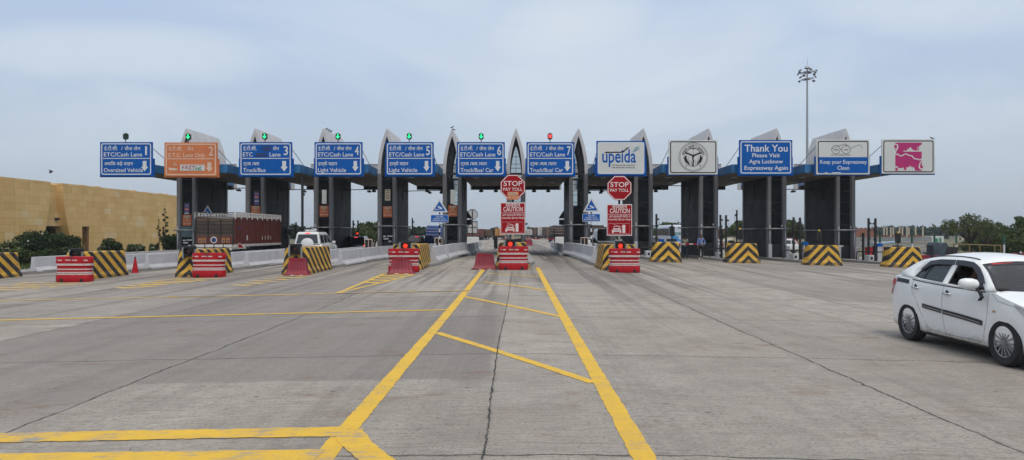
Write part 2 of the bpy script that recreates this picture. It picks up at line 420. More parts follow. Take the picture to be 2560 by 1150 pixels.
    hgt = t.math('SUBTRACT', hgt, j)
    finish(t, col, t.ramp(nmid, .3, .7, .72, .92), 0, hgt, 1.0, .014)
    return m
m_conc = concrete_mat()

def yellow_mat(name, wear):
    m, t = new_mat(name)
    pos = t.n('ShaderNodeNewGeometry').outputs['Position']
    nf = t.noise(pos, 26, 6, .7); nmid = t.noise(pos, 2.4, 8, .75); tin = t.noise(t.vmul(pos, (2, 26, 1)), 1.0, 6, .75)
    ye = t.mix(t.ramp(nmid, .3, .7), C(.68,.42,.028), C(.57,.35,.04))
    wv = t.math('ADD', t.math('MULTIPLY', nmid, .55), t.math('MULTIPLY', tin, .5))
    col = t.mix(t.ramp(wv, wear, wear+.10), ye, C(.27,.25,.225))
    col = t.mix(t.ramp(nf, .54, .72, 0, .5), col, C(.30,.20,.05))
    col = t.mix(t.ramp(t.noise(pos, .9, 6, .7), .62, .78, 0, .7), col, C(.12,.09,.05))
    finish(t, col, .75, 0, t.math('ADD', nf, tin), .35, .01); return m
m_yel = yellow_mat('road_yellow', .565); m_yel2 = yellow_mat('worn_road_yellow', .525); m_yel3 = yellow_mat('faded_road_yellow', .47)

def grid_mesh(name, xs, ys, zf, m):
    vs = [(x, y, zf(x, y)) for y in ys for x in xs]; n = len(xs)
    fs = [(j*n+i, j*n+i+1, (j+1)*n+i+1, (j+1)*n+i) for j in range(len(ys)-1) for i in range(n-1)]
    mb = MB(); mb.add(vs, fs); return mb.build(name, m, smooth=True, recalc=False)
xs = [-XL+i*1.0 for i in range(63)]; xs = sorted(set(xs+[-.5, .5]))
ys = [-8+i*2 for i in range(30)]+[52+i*8 for i in range(24)]
o = grid_mesh('road', xs, ys, gz, m_conc); tag(o, 'grey concrete toll plaza pavement with sawn joints', None, kind='structure')

def terr_mat():
    m, t = new_mat('roadside_earth')
    pos = t.n('ShaderNodeNewGeometry').outputs['Position']
    a = t.noise(pos, .12, 6, .6); b = t.noise(pos, 2.2, 6, .65)
    col = t.mix(t.ramp(a, .4, .6), C(.065,.085,.028), C(.17,.135,.085))
    col = t.mix(t.ramp(b, .4, .7, 0, .6), col, C(.05,.06,.022))
    finish(t, col, .95, 0, b, .5, .05); return m
tx = [-3000,-1200,-500,-200,-100,-60,-45,-36,-32,-31.4,-30.6,-20,0,20,30.6,31.4,32,36,45,60,100,200,500,1200,3000]
ty = [-60,-30,-9,-7.5,10,12,20,30,45,60,90,150,226,229,240,300,500,900,1800,4000]
def terz(x, y):
    inside = abs(x) < 31.2 and -8.5 < y < 227
    return gz(x, y)-(.35 if inside else .05)
o = grid_mesh('ground', tx, ty, terz, terr_mat()); tag(o, 'grass and bare earth beyond the plaza', None, kind='structure')
# ------------------------------------------------------------------ painted markings and cracks
def drape(mb, pts, wd, lift=.004, step=.07, jag=0.0):
    """ribbon of width wd along a ground polyline (x, y)"""
    out = []
    for a, b in zip(pts[:-1], pts[1:]):
        L = math.hypot(b[0]-a[0], b[1]-a[1]); n = max(1, int(L/step))
        out += [(a[0]+(b[0]-a[0])*i/n, a[1]+(b[1]-a[1])*i/n) for i in range(n)]
    out.append(pts[-1])
    ws = [wd*(1+random.uniform(-jag, jag)) for _ in out]
    if jag > .3: out = [(p[0]+random.uniform(-.02, .02), p[1]) for p in out]
    L, R = ribbon2(out, ws); n = len(out)
    mb.add([(p[0], p[1], gz(*p)+lift) for p in L]+[(p[0], p[1], gz(*p)+lift) for p in R], [(i+n, n+i+1, i+1, i) for i in range(n-1)])
def g2(px, py): p = G(px, py); return (p.x, p.y)
def marking(lines, m, label, lift=.004, jag=.085):
    mb = MB()
    for pts, wd in lines: drape(mb, pts, wd, lift, jag=jag); lift += .0008
    o = mb.build('road_marking', m, recalc=False); tag(o, label, None, kind='structure')
m_yel4 = yellow_mat('scuffed_road_yellow', .53)
marking([([(-1.52, 3.5), (-1.46, 32.8)], .19), ([(1.0, 3.5), (1.0, 33.2)], .19)], m_yel, 'pair of solid yellow lines leading to the centre island')
marking([([g2(1092, 832), g2(1484, 957)], .15), ([g2(1162, 742), g2(1402, 792)], .15), ([g2(1208, 705), g2(1368, 726)], .15), ([g2(1222, 684), g2(1350, 693)], .15)],
        m_yel, 'slanted yellow hatch lines between the two solid lines', .005)
marking([([(-9.5, 6.36), (-1.5, 6.32)], .30)], m_yel4, 'broad yellow cross line at the lower left, farther one', .007)
marking([([(-9.5, 5.82), (-1.56, 5.66)], .28), ([(-1.50, 6.36), (-1.36, 6.0), (-1.05, 5.45), (-.8, 4.8)], .25)], m_yel4, 'broad yellow cross line at the lower left, nearer one', .0065)
marking([([g2(-300, 808), g2(1122, 775)], .17)], m_yel, 'single yellow cross line in the left foreground', .007)
marking([([g2(500, 742), g2(842, 734)], .16), ([g2(-200, 756), g2(500, 742)], .13)], m_yel2, 'thin worn yellow cross line farther left', .007)
marking([([g2(842, 734), g2(1172, 727)], .15), ([g2(540, 742), g2(420, 742)], .15)], m_yel3, 'faded stretch of yellow cross line', .014)
# painted noses in front of the islands
def nose(tip, l, r, m, label, n=5, edge=True):
    T, Lp, Rp = Vector(g2(*tip)), Vector(g2(*l)), Vector(g2(*r)); L = []
    if edge: L = [([tuple(T), tuple(Lp)], .16), ([tuple(T), tuple(Rp)], .16)]
    for i in range(1, n+1):
        f = .35+.62*i/n; a = T.lerp(Lp, f); b = T.lerp(Rp, f); L.append(([tuple(a), tuple(b)], .42))
    marking(L, m, label, .006, .08)
nose((842, 734), (962, 684), (1038, 686), m_yel2, 'yellow hatched nose before the island holding the collapsed red barrier')
nose((440, 742), (700, 688), (790, 690), m_yel3, 'faded yellow hatched nose before the second island left of it', 6, False)
nose((130, 745), (440, 695), (560, 697), m_yel3, 'almost worn away yellow nose before the far left island', 7, False)
nose((-150, 745), (60, 706), (240, 708), m_yel3, 'worn yellow patches at the far left edge', 5, False)
# the long crack with its crumbled filling
m_crack = mat('crack_filler', (.035,.033,.03), .95, 0, .4, 20)
mb = MB(); pts = [g2(*q) for q in ((1208,1150),(1216,1100),(1222,1060),(1226,1010),(1234,950),(1240,900),(1246,860),(1256,815),(1262,790),(1268,760),(1272,735),(1276,710),(1278,692),(1280,680))]
fine = []
for a, b in zip(pts[:-1], pts[1:]):
    for i in range(14): fine.append((a[0]+(b[0]-a[0])*i/14+random.uniform(-.009, .009), a[1]+(b[1]-a[1])*i/14))
ws = [random.choice((.007, .010, .014, .021)) for _ in fine]; L, R = ribbon2(fine, ws); n = len(fine)
mb.add([(p[0], p[1], gz(*p)+.016) for p in L]+[(p[0], p[1], gz(*p)+.016) for p in R], [(i+n, n+i+1, i+1, i) for i in range(n-1)])
o = mb.build('road_marking', m_crack, recalc=False); tag(o, 'jagged dark crack running down the middle of the lane', None, kind='structure')

# ------------------------------------------------------------------ islands, piers
PX = {2: -23.17, 3: -18.34, 4: -13.54, 5: -9.07, 6: -4.49, 7: 0.0, 8: 4.40, 9: 8.96, 10: 13.54, 11: 18.34, 12: 23.17}
PN = {2: 'outermost pier on the left, beside the truck', 3: 'pier behind the sign for lane 3', 4: 'pier behind the sign for lane 4', 5: 'pier behind the sign for lane 5',
      6: 'pier left of the sign for lane 6', 7: 'central pier between the signs for lanes 6 and 7', 8: 'pier right of the sign for lane 7',
      9: 'pier between the logo board and the round emblem board', 10: 'pier right of the round emblem board', 11: 'pier right of the Thank You board', 12: 'outermost pier on the right, behind the spectacles board'}
D0, D1 = 50.0, 55.6; HW = .665
def fan(i, y): return PX[i]*(1+.09*(50-y)/17) if y < 50 else PX[i]
def island(i, y0):
    mb = MB(); prof = []
    ysl = [y0+k*(62-y0)/14 for k in range(15)]
    if i in (3,4,5,6,8): ysl = [y0+k*(72-y0)/18 for k in range(19)]
    for y in ysl:
        x = fan(i, y); hw = .95*(1 if y > y0+.5 else .8)
        prof.append([(x-hw, y, gz(x-hw, y)-.15), (x-hw, y, gz(x-hw, y)+.16), (x, y, gz(x, y)+.18), (x+hw, y, gz(x+hw, y)+.16), (x+hw, y, gz(x+hw, y)-.15)])
    mb.loft(prof); o = mb.build('island_kerb', m_kerb, bevel=.02)
    tag(o, 'raised concrete lane island under the '+PN[i], None, kind='structure')
for i in PX: island(i, 34.6 if i <= 8 else 44.0)

def ogive(hw, z0, z1, n=12):
    """half outline of a pointed arch from (hw,z0) up to (0,z1)"""
    pts = []
    hgt = z1-z0; R = (hgt*hgt+hw*hw)/(2*hw)
    for i in range(n+1):
        zz = hgt*i/n; pts.append((hw-(R-math.sqrt(R*R-zz*zz)), z0+zz))
    return pts
ZS, ZA = 5.9, 9.11
def arch_ring(hw, hin, za, zin, y):
    L = ogive(hw, ZS, za); Lr = [(-a, b) for a, b in L[::-1]][1:]
    return [(a, y, b) for a, b in L+Lr]
def soft(i): return -.45
def make_pier(i):
    x = PX[i]; base = gz(x, 50)+.17
    root = empty('toll_pier', (x, D0, base), 'tall grey pointed-arch '+PN[i], 'toll pier', 'piers of the toll plaza')
    Z = lambda v: v-base
    # cladding columns at the four corners
    for yy0, yy1 in ((0, .34), (D1-D0-.34, D1-D0)):
        for s in (-1, 1):
            mb = MB(); mb.b2(s*HW, s*(HW-.245), yy0, yy1, -.1, Z(ZS)); mb.b2(s*(HW-.245), s*(HW-.29), yy0+.1, yy1-.05, -.1, Z(ZS))
            mb.build('column', m_alu, root, bevel=.012)
    # side panels
    for s in (-1, 1):
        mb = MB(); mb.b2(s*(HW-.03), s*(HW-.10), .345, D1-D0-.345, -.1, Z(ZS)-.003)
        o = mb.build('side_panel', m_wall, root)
        mb = MB()
        for yy in (1.7, 3.1, 4.4): mb.b2(s*(HW-.03), s*(HW-.022), yy, yy+.02, 0, Z(ZS)-.01)
        mb.b2(s*(HW-.03), s*(HW-.022), .35, D1-D0-.35, 4.0, 4.02)
        mb.build('panel_joint', m_dark, o)
        # dark downpipe and bracket
        mb = MB(); mb.box(s*(HW+.01), 2.9 if i != 12 else 2.4, Z(4.75), .06, .07, 1.25); mb.build('wall_bracket', m_dark, root)
    # hood
    L1 = ogive(HW, ZS, ZA, 14); L2 = ogive(HW-.235, ZS, ZA-.56, 14)
    out = L1+[(-a, b) for a, b in L1[::-1]][1:]; inn = L2+[(-a, b) for a, b in L2[::-1]][1:]
    def fr(y0, y1):
        mb = MB(); n = len(out)
        A = [(a, y0, Z(b)) for a, b in out]; B = [(a, y0, Z(b)) for a, b in inn]
        A2 = [(a, y1, Z(b)) for a, b in out]; B2 = [(a, y1, Z(b)) for a, b in inn]
        vs = A+B+A2+B2; fs = []
        for k in range(n-1):
            fs += [(k, k+1, n+k+1, n+k), (2*n+k, 3*n+k, 3*n+k+1, 2*n+k+1), (k, 2*n+k, 2*n+k+1, k+1), (n+k, n+k+1, 3*n+k+1, 3*n+k)]
        fs += [(0, n, 3*n, 2*n), (n-1, 3*n-1, 4*n-1, 2*n-1)]
        mb.add(vs, fs); return mb
    fr(0, .30).build('arch_frame', m_hood, root, bevel=.01)
    fr(D1-D0-.30, D1-D0).build('arch_frame', m_hood, root, bevel=.01)
    mb = MB(); n = len(out)
    o2 = [(a*.985, b-.012) for a, b in out]; i2 = [(a*.86, b-.11) for a, b in out]
    vs = []; ysl = (.302, D1-D0-.302)
    for yy in ysl: vs += [(a, yy, Z(b)) for a, b in o2]+[(a, yy, Z(b)) for a, b in i2]
    fs = []
    for k in range(n-1): fs += [(k, k+1, 2*n+k+1, 2*n+k), (n+k, 3*n+k, 3*n+k+1, n+k+1)]
    mb.add(vs, fs); hd = mb.build('arch_hood', m_hood, root)
    mb = MB()
    for yy in (1.5, 2.8, 4.1):
        vs = [(a*1.002, yy, Z(b)) for a, b in o2]+[(a*1.002, yy+.02, Z(b)) for a, b in o2]
        mb.add([(a, b, c+.004) for a, b, c in vs], [(k, k+1, n+k+1, n+k) for k in range(n-1)])
    mb.build('hood_seam', m_alu, hd)
    # glazing front and rear with mullions
    gi = [(a*.985, b) for a, b in inn]
    for yy in (.16, D1-D0-.16):
        mb = MB(); poly = [(a, Z(b)) for a, b in gi]+[(-HW+.25, Z(2.3)), (HW-.25, Z(2.3))]
        mb.flat(poly, yy); mb.build('glazing', m_clear, root)
        mb = MB(); g = HW-.25
        for zz in (Z(2.35), Z(3.1), Z(3.9), Z(4.7), Z(5.5), Z(6.3), Z(7.1)):
            ww = g
            if zz > Z(ZS):
                for a, b in L2:
                    if Z(b) >= zz: ww = a; break
            mb.b2(-ww, ww, yy-.02, yy+.02, zz-.018, zz+.018)
        mb.b2(-g, g, yy-.03, yy+.03, Z(5.82), Z(5.98))
        if i in (6, 7, 8): mb.b2(-.015, .015, yy-.02, yy+.02, Z(6.0), Z(7.9))
        mb.build('mullion', m_dark, root)
    # lower booth front
    mb = MB(); mb.b2(-HW+.25, HW-.25, .20, .26, .0, .95); mb.b2(-.42, -.36, .14, .20, 0, 2.1); mb.b2(.36, .42, .14, .2, 0, 2.1)
    mb.build('booth_front', m_dark, root)
    mb = MB(); mb.flat([(-.36, .95), (.36, .95), (.36, Z(2.3)), (-.36, Z(2.3))], .22); mb.build('booth_window', m_tint if i != 7 else m_clear, root)
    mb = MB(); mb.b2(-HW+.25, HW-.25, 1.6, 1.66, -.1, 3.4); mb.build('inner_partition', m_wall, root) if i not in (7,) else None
    # collar rail around the foot of the pier
    zr = 2.02; mb = MB(); e = .17
    mb.tube([(-HW-e, -e, zr), (HW+e, -e, zr)], .048, 8); mb.tube([(-HW-e, D1-D0+e, zr), (HW+e, D1-D0+e, zr)], .048, 8)
    for s in (-1, 1): mb.tube([(s*(HW+.06), -e-.1, zr), (s*(HW+.06), D1-D0+e, zr)], .04, 8)
    mb.build('collar_rail', m_steel, root, smooth=True)
    for s in (-1, 1):
        mb = MB(); mb.tube([(s*(HW-.12), -.07, .0), (s*(HW-.12), -.07, zr+.25)], .055, 8); mb.build('guard_post', m_steel, root, smooth=True)
    # notices
    def notice(kind):
        if kind == 'blank' or kind == 'tan':
            mb = MB(); mb.b2(-.12, .20, .115, .145, Z(4.78), Z(3.80)) if kind == 'blank' else mb.b2(-.15, .22, .115, .145, Z(4.80), Z(4.02))
            nb = mb.build('notice_board', m_poster if kind == 'tan' else m_panelw, root)
            if kind == 'tan':
                mb = MB()
                for q in range(6): mb.b2(-.11+.015*(q % 2), .18-.02*(q % 3), .108, .113, Z(4.74-.115*q), Z(4.70-.115*q))
                mb.build('lettering', m_ink, nb)
        elif kind == 'photo':
            mb = MB(); mb.b2(-.17, .17, .115, .145, Z(3.82), Z(3.05)) if i == 2 else mb.b2(-.10, .26, .115, .145, Z(4.65), Z(3.70))
            nb = mb.build('poster', mat('poster_print', (.045,.05,.16), .5, 0, .5, 2.5), root)
            mb = MB(); z0 = 3.35 if i == 2 else 4.2; xx = 0 if i == 2 else .08
            mb.b2(xx-.13, xx+.13, .108, .113, Z(z0), Z(z0+.11), 0); mb.b2(xx-.14, xx+.14, .108, .113, Z(z0-.25), Z(z0-.19), 1); mb.b2(xx-.08, xx+.1, .108, .113, Z(z0+.28), Z(z0+.33), 0)
            mb.build('poster_picture', [m_orange, m_panelw], nb)
    {2: lambda: notice('photo'), 3: lambda: notice('photo'), 4: lambda: notice('blank'), 5: lambda: notice('tan'), 6: lambda: notice('blank')}.get(i, lambda: None)()
    if i <= 6:
        z1 = {2: 3.02, 3: 3.65, 4: 3.65, 5: 3.62, 6: 3.68}[i]; z0 = z1-.78
        mb = MB(); mb.b2(-.27, .36, .06, .11, Z(z0), Z(z1)); bd = mb.build('tag_board', m_board, root)
        mb = MB(); mb.b2(-.15, .26, .052, .056, Z(z1-.20), Z(z1-.06), 0); mb.b2(-.24, .33, .052, .056, Z(z1-.42), Z(z1-.40), 1)
        put_text(mb, 'FASTag', -.12, .23, Z(z1-.17), .08, .047, .02, 2)
        put_text(mb, 'केवल', -.05, .14, Z(z1-.33), .07, .052, .01, 1)
        put_text(mb, {2: 'Cash / FASTag', 3: 'Only FASTag', 4: 'Only FASTag', 5: 'Cash / FASTag', 6: 'Cash / FASTag'}[i], -.22, .31, Z(z1-.67), .11, .052, .02, 1)
        mb.build('lettering', [m_poster, m_cream, m_ink], bd, recalc=False)
    if i == 2:
        mb = MB(); mb.b2(-.36, .40, .10, .13, Z(2.2), Z(1.45)); mb.build('window_blind', m_blind, root)
    if i in (2, 5):
        mb = MB()
        for xx, zz, ww in ((-.28, 1.25, .2), (0, 1.27, .16), (.18, 1.27, .2), (-.25, 1.08, .35), (.1, .9, .2)): mb.b2(xx, xx+ww, .10, .112, zz, zz+.09)
        mb.build('paper_notice', m_panelw, root)
    if i >= 10:
        mb = MB(); mb.lathe([(.001, 0), (.05, .01), (.05, .12), (.001, .14)], ((.28 if i > 9 else -.3), -.12, zr+.12), 'Z', 10); mb.build('bulkhead_lamp', m_panelw, root, smooth=True)
    if i >= 9:
        mb = MB(); mb.b2(-HW-.02, -HW+.22, -.25, -.05, -.08, .95); mb.build('plinth', m_jersey, root, bevel=.02); mb = MB(); mb.b2(HW-.1, HW+.14, -.22, -.03, -.08, .8); mb.build('plinth', m_jersey, root, bevel=.02)
    return root
for i in PX: make_pier(i)

# ------------------------------------------------------------------ canopies, one over each lane
def soffit_mat():
    m, t = new_mat('canopy_soffit')
    tc = t.n('ShaderNodeTexCoord').outputs['Object']; sp = t.n('ShaderNodeSeparateXYZ', {0: tc})
    fx = t.math('FRACT', t.math('MULTIPLY', sp.outputs[0], 3.3)); fy = t.math('FRACT', t.math('MULTIPLY', sp.outputs[1], 1.65))
    g = t.math('MAXIMUM', t.ramp(t.math('ABSOLUTE', t.math('SUBTRACT', fx, .5)), .40, .48), t.ramp(t.math('ABSOLUTE', t.math('SUBTRACT', fy, .5)), .42, .48))
    n = t.noise(tc, 1.5, 5); col = t.mix(t.ramp(n, .3, .7), C(.20,.165,.12), C(.125,.105,.08))
    finish(t, t.mix(g, col, C(.05,.04,.03)), .8); return m
m_soffit = soffit_mat()
order = [None]+[2,3,4,5,6,7,8,9,10,11,12]+[None]
LN = ['the lane 1 sign at the far left', 'the orange lane 2 sign', 'the lane 3 sign', 'the lane 4 sign', 'the lane 5 sign', 'the lane 6 sign', 'the lane 7 sign', 'the logo board',
      'the round emblem board', 'the Thank You board', 'the spectacles board', 'the magenta board at the far right']
for k in range(12):
    a, b = order[k], order[k+1]
    x0 = PX[a]+HW+.03 if a else -25.7; x1 = PX[b]-HW-.03 if b else 25.4
    cx = (x0+x1)/2; hw = (x1-x0)/2
    r = empty('lane_canopy', (cx, 46.9, 5.6), 'blue edged flat canopy bay behind '+LN[k], 'canopy', 'canopy bays over the toll lanes')
    yb = 13.4
    mb = MB(); mb.b2(-hw+.06, hw-.06, .06, yb-.05, .12, .5); mb.build('roof_deck', m_alu, r)
    mb = MB(); mb.b2(-hw+.05, hw-.05, .05, yb-.4, .06, .115); so_ = mb.build('soffit', m_soffit, r)
    for s in (-1, 1):
        mb = MB(); mb.b2(s*hw, s*(hw-.045), .05, yb, .12, .66)
        fo = mb.build('fascia', m_bluef, r)
        mb = MB()
        for q in (1.35, 2.7, 4.0): mb.b2(s*hw, s*(hw+.006), q, q+.03, .13, .65)
        mb.build('fascia_joint', m_dark, fo)
    mb = MB(); mb.b2(-hw, hw, 0, .045, .12, .66); mb.build('fascia', m_bluef, r)
    mb = MB(); mb.b2(-hw+.02, hw-.02, yb-.38, yb-.02, -.22, .11); mb.build('rear_beam', m_dark, r)
    for q in ((-.35, 3.2), (.4, 7.8), (-.2, 11)):
        if hw > 1: mb = MB(); mb.lathe([(.001, 0), (.22, 0), (.24, .04), (.2, .06)], (q[0]*hw, q[1], .005), 'Z', 14); mb.build('recessed_lamp', m_steel, so_)
    if hw > 1:
        for q in (-.45, .35):
            mb = MB(); mb.lathe([(.001, -.42), (.16, -.42), (.2, -.30), (.1, -.22)], (q*hw, yb-.15, 0), 'Z', 12); mb.build('flood_lamp', m_dark, r, smooth=True)
    # backs of the boards that face the other way
    sw = 1.7; sx = 0 if hw > 1 else (-.95 if k == 0 else .95)
    mb = MB(); mb.b2(sx-sw, sx+sw, yb+.9, yb+1.0, -.15, 2.05); rb = mb.build('rear_board', m_hood, r)
    mb = MB()
    for q in (-1.2, 0, 1.2): mb.b2(sx+q-.03, sx+q+.03, yb+.84, yb+.897, -.1, 2.0)
    mb.b2(sx-sw, sx+sw, yb+.82, yb+.838, 1.99, 2.05); mb.b2(sx-.05, sx+.05, yb-.02, yb+.82, .2, .3)
    mb.build('rear_board_frame', m_alu, rb)

# camera arms between the piers
for (i, s, py, lab) in ((2, 1, 472, 'behind the truck'), (3, 1, 475, 'left of the pier behind the lane 4 sign'), (4, 1, 475, 'left of the pier behind the lane 5 sign'), (5, 1, 478, 'left of the pier holding the camera notice'),
                    (10, -1, 465, 'left of the pier behind the emblem board'), (12, -1, 475, 'right of the pier behind the Thank You board'), (9, -1, 478, 'left of the pier behind the red octagon')):
    x = PX[i]+s*(HW+.04); y = 52.9; z = 1.75-(py-582)/F*y
    r = empty('lane_camera', (x, y, z), 'thin dark arm with a lane camera '+lab, 'camera arm', 'camera arms between the piers')
    mb = MB(); mb.tube([(0, 0, 0), (s*2.95, -.3, .05)], .032, 6); mb.build('arm', m_dark, r)
    for q in (2.0, 2.85):
        mb = MB(); mb.b2(s*q-.11, s*q+.11, -.55, -.12, -.20, -.06); mb.b2(s*q-.02, s*q+.02, -.3, -.24, -.07, .03); mb.build('camera', m_dark, r, bevel=.01)
# ------------------------------------------------------------------ overhead boards
SY = 46.4; SC = SY/F
def board(cx, x0, x1, y0, y1, label, bodym, framem, facem, signal=None, inner=True, cat='road sign'):
    """overhead board given by its outline on the photo at the sign plane; returns root and pixel->local maps"""
    X0, X1 = (x0-VX)*SC, (x1-VX)*SC; Z0, Z1 = H-(y1-VY)*SC, H-(y0-VY)*SC
    xc = (X0+X1)/2
    r = empty('overhead_sign', (xc, SY, Z0), label, cat, 'overhead boards along the front of the canopy')
    mx = lambda p: (p-VX)*SC-xc; mz = lambda p: (H-(p-VY)*SC)-Z0
    hw = (X1-X0)/2; hh = Z1-Z0
    mb = MB(); mb.b2(-hw, hw, 0, .10, 0, hh); p = mb.build('sign_panel', bodym, r, bevel=.008)
    mb = MB(); mb.b2(-hw-.07, hw+.07, .11, .20, -.07, hh*.52); mb.build('backing_box', m_blue if bodym is not m_orange else m_orange, r)
    if framem is not None:
        i0 = .085; wd = .065
        mb = MB(); o_ = rrect(-hw+i0, hw-i0, i0, hh-i0, .13); n_ = rrect(-hw+i0+wd, hw-i0-wd, i0+wd, hh-i0-wd, .08)
        mb.add([(a, -.004, b) for a, b in o_]+[(a, -.004, b) for a, b in n_], [(q, (q+1) % len(o_), len(o_)+(q+1) % len(o_), len(o_)+q)[::-1] for q in range(len(o_))])
        mb.build('sign_border', framem, p, recalc=False)
        if facem is not None:
            mb = MB(); mb.flat(n_, -.003); mb.build('sign_face', facem, p, recalc=False)
    # stays back to the canopy
    for s in (-1, 1):
        mb = MB(); mb.tube([(s*(hw-.15), .12, hh-.3), (s*(hw-.1), 3.4, .78)], .022, 6); mb.b2(s*(hw-.12)-.03, s*(hw-.12)+.03, .2, .52, .25, .33); mb.build('stay', m_steel, r)
    if signal:
        kind, sx = signal; cxx = mx(sx); z = mz(342)
        s = empty('lane_signal', (xc+cxx, SY+.02, Z1), 'small hexagonal '+{'g': 'lane signal lit with a green arrow', 'd': 'unlit lane signal turned away', 'r': 'lane signal lit with a red cross'}[kind]+' on top of '+label.split(' reading')[0], 'lane signal', 'lane signals on the overhead boards')
        mb = MB(); mb.tube([(0, 0, 0), (0, 0, .16)], .025, 8); mb.build('mount', m_dark, s)
        hx = [(0, .60), (.155, .51), (.155, .22), (0, .13), (-.155, .22), (-.155, .51)]
        mb = MB(); mb.prism(hx, -.08, .08); hh_ = mb.build('signal_housing', mat('signal_dark_green', (.008,.03,.018), .4), s, bevel=.01)
        if kind == 'd': hh_.rotation_euler = (0, 0, .9)
        elif kind == 'g':
            mb = MB(); mb.flat([(-.028, .53), (-.028, .33), (-.10, .40), (-.10, .335), (0, .215), (.10, .335), (.10, .40), (.028, .33), (.028, .53)][::-1], -.086); mb.build('signal_arrow', m_grn, hh_, recalc=False)
        else:
            mb = MB(); stroke(mb, [(-.09, .27), (.09, .47)], .06, -.086); stroke(mb, [(-.09, .47), (.09, .27)], .06, -.088); mb.build('signal_cross', m_redx, hh_, recalc=False)
    return r, p, mx, mz
def arrow(mb, x0, x1, z0, z1, y, k=None):
    c = (x0+x1)/2; w = (x1-x0)*.27; zz = z0+(z1-z0)*.45
    mb.flat([(c-w, z1), (c-w, zz), (x0, zz), (c, z0), (x1, zz), (c+w, zz), (c+w, z1)], y, k)
H1 = 'ई.टी.सी.'
def lane_sign(num, x0, x1, y0, y1, label, line2, h2, e2, sig, e2w, h2w, orange=False):
    r, p, mx, mz = board(0, x0, x1, y0, y1, label, m_orange if orange else m_blue, m_cream if orange else m_white, None, sig)
    W = x1-x0; q = lambda f: mx(x0+W*f); T = lambda v: mz(v+(y0-355))
    Y = -.008; mb = MB()
    mb.b2(q(.055), q(.945), -.006, -.003, T(396.9), T(395.1))
    if num == '3':
        put_text(mb, H1, q(.075), q(.33), T(375.5), .215, Y); put_text(mb, 'लेन', q(.64), q(.755), T(375.5), .20, Y)
        put_text(mb, 'ETC', q(.07), q(.255), T(391), .245, Y); put_text(mb, 'Lane', q(.575), q(.785), T(391), .245, Y)
    elif num == '2':
        put_text(mb, H1, q(.08), q(.335), T(375.5), .215, Y); put_text(mb, 'लेन', q(.43), q(.55), T(375.5), .2, Y)
        put_text(mb, 'E.T.C. Lane Only', q(.08), q(.775), T(391.5), .235, Y)
    else:
        put_text(mb, H1, q(.08), q(.34), T(375.5), .215, Y); put_text(mb, '/', q(.405), q(.435), T(375.5), .22, Y); put_text(mb, 'कैश लेन', q(.47), q(.775), T(375.5), .20, Y)
        put_text(mb, 'ETC/Cash Lane', q(.075), q(.805), T(391), .245, Y)
    put_text(mb, num, q(.842) if num != '1' else q(.862), q(.925) if num != '1' else q(.898), T(387.5), .54, Y, .02)
    if num == '2':
        # hand holding a card, radio waves, tag plate
        mb.flat([(q(.08), T(424)), (q(.08), T(418)), (q(.17), T(419)), (q(.24), T(420.5)), (q(.26), T(422.5)), (q(.2), T(425.5))], Y)
        for k2 in range(3):
            rr = .14+.09*k2; cxx, cz = q(.15), T(417)
            stroke(mb, [(cxx+rr*math.cos(a), cz+rr*math.sin(a)) for a in [.35+.13*j for j in range(8)]], .035, Y)
        mb.b2(q(.30), q(.765), -.006, -.003, T(425.5), T(410.5), 1)
        put_text(mb, 'FAST', q(.335), q(.585), T(422), .19, Y, .02, 2); put_text(mb, 'ag', q(.575), q(.70), T(422), .19, Y, .02, 3)
        stroke(mb, [(q(.36), T(413.5)), (q(.74), T(413))], .022, Y, 2); stroke(mb, [(q(.45), T(424)), (q(.66), T(424))], .022, Y, 3)
        arrow(mb, q(.785), q(.92), T(428.5), T(405), Y)
        mats = [m_cream, m_panelw, m_red, m_green]
    else:
        put_text(mb, h2, q(.08), q(h2w), T(413.2), .20, Y); put_text(mb, e2, q(.075), q(e2w), T(430), .245, Y)
        arrow(mb, q(.785), q(.92), T(428.5), T(402.5), Y); mats = [m_white, m_navy]
        if num == '3':
            mb.add([(q(.45), Y, T(378)), (q(.60), Y, T(377)), (q(.605), Y, T(365)), (q(.445), Y, T(366))], [(0,1,2,3)], 1)
            mb.add([(q(.31), Y, T(392)), (q(.53), Y, T(391.5)), (q(.53), Y, T(382)), (q(.315), Y, T(383))], [(0,1,2,3)], 1)
            mb.add([(q(.395), Y, T(376)), (q(.41), Y, T(376)), (q(.42), Y, T(367)), (q(.405), Y, T(367))], [(0,1,2,3)], 1)
    mb.build('lettering', mats, p, recalc=False)
L = lane_sign
L('1', 250, 381, 355, 440, 'blue board reading ETC Cash Lane 1, Oversized Vehicle', '', 'अधिक बड़े वाहन', 'Oversized Vehicle', ('d', 314), .82, .63)
L('2', 411, 543, 356, 441, 'faded orange board reading ETC Lane Only 2', '', '', '', ('g', 471), .8, .6, True)
L('3', 598, 730, 355, 440, 'blue board reading ETC Lane 3, Truck Bus, with two words painted out', '', 'ट्रक /बस', 'Truck/Bus', ('g', 662), .50, .38)
L('4', 786, 906, 355, 439, 'blue board reading ETC Cash Lane 4, Light Vehicle', '', 'हल्के वाहन', 'Light Vehicle', ('g', 845), .66, .475)
L('5', 964, 1084, 355, 439, 'blue board reading ETC Cash Lane 5, Light Vehicle', '', 'हल्के वाहन', 'Light Vehicle', ('g', 1023), .66, .475)
L('6', 1142, 1262, 355, 439, 'blue board reading ETC Cash Lane 6, Truck Bus Car', '', 'ट्रक /बस /कार', 'Truck/Bus/ Car', ('g', 1203), .765, .63)
L('7', 1316, 1436, 355, 439, 'blue board reading ETC Cash Lane 7, Truck Bus Car', '', 'ट्रक /बस /कार', 'Truck/Bus/ Car', ('r', 1375), .765, .63)
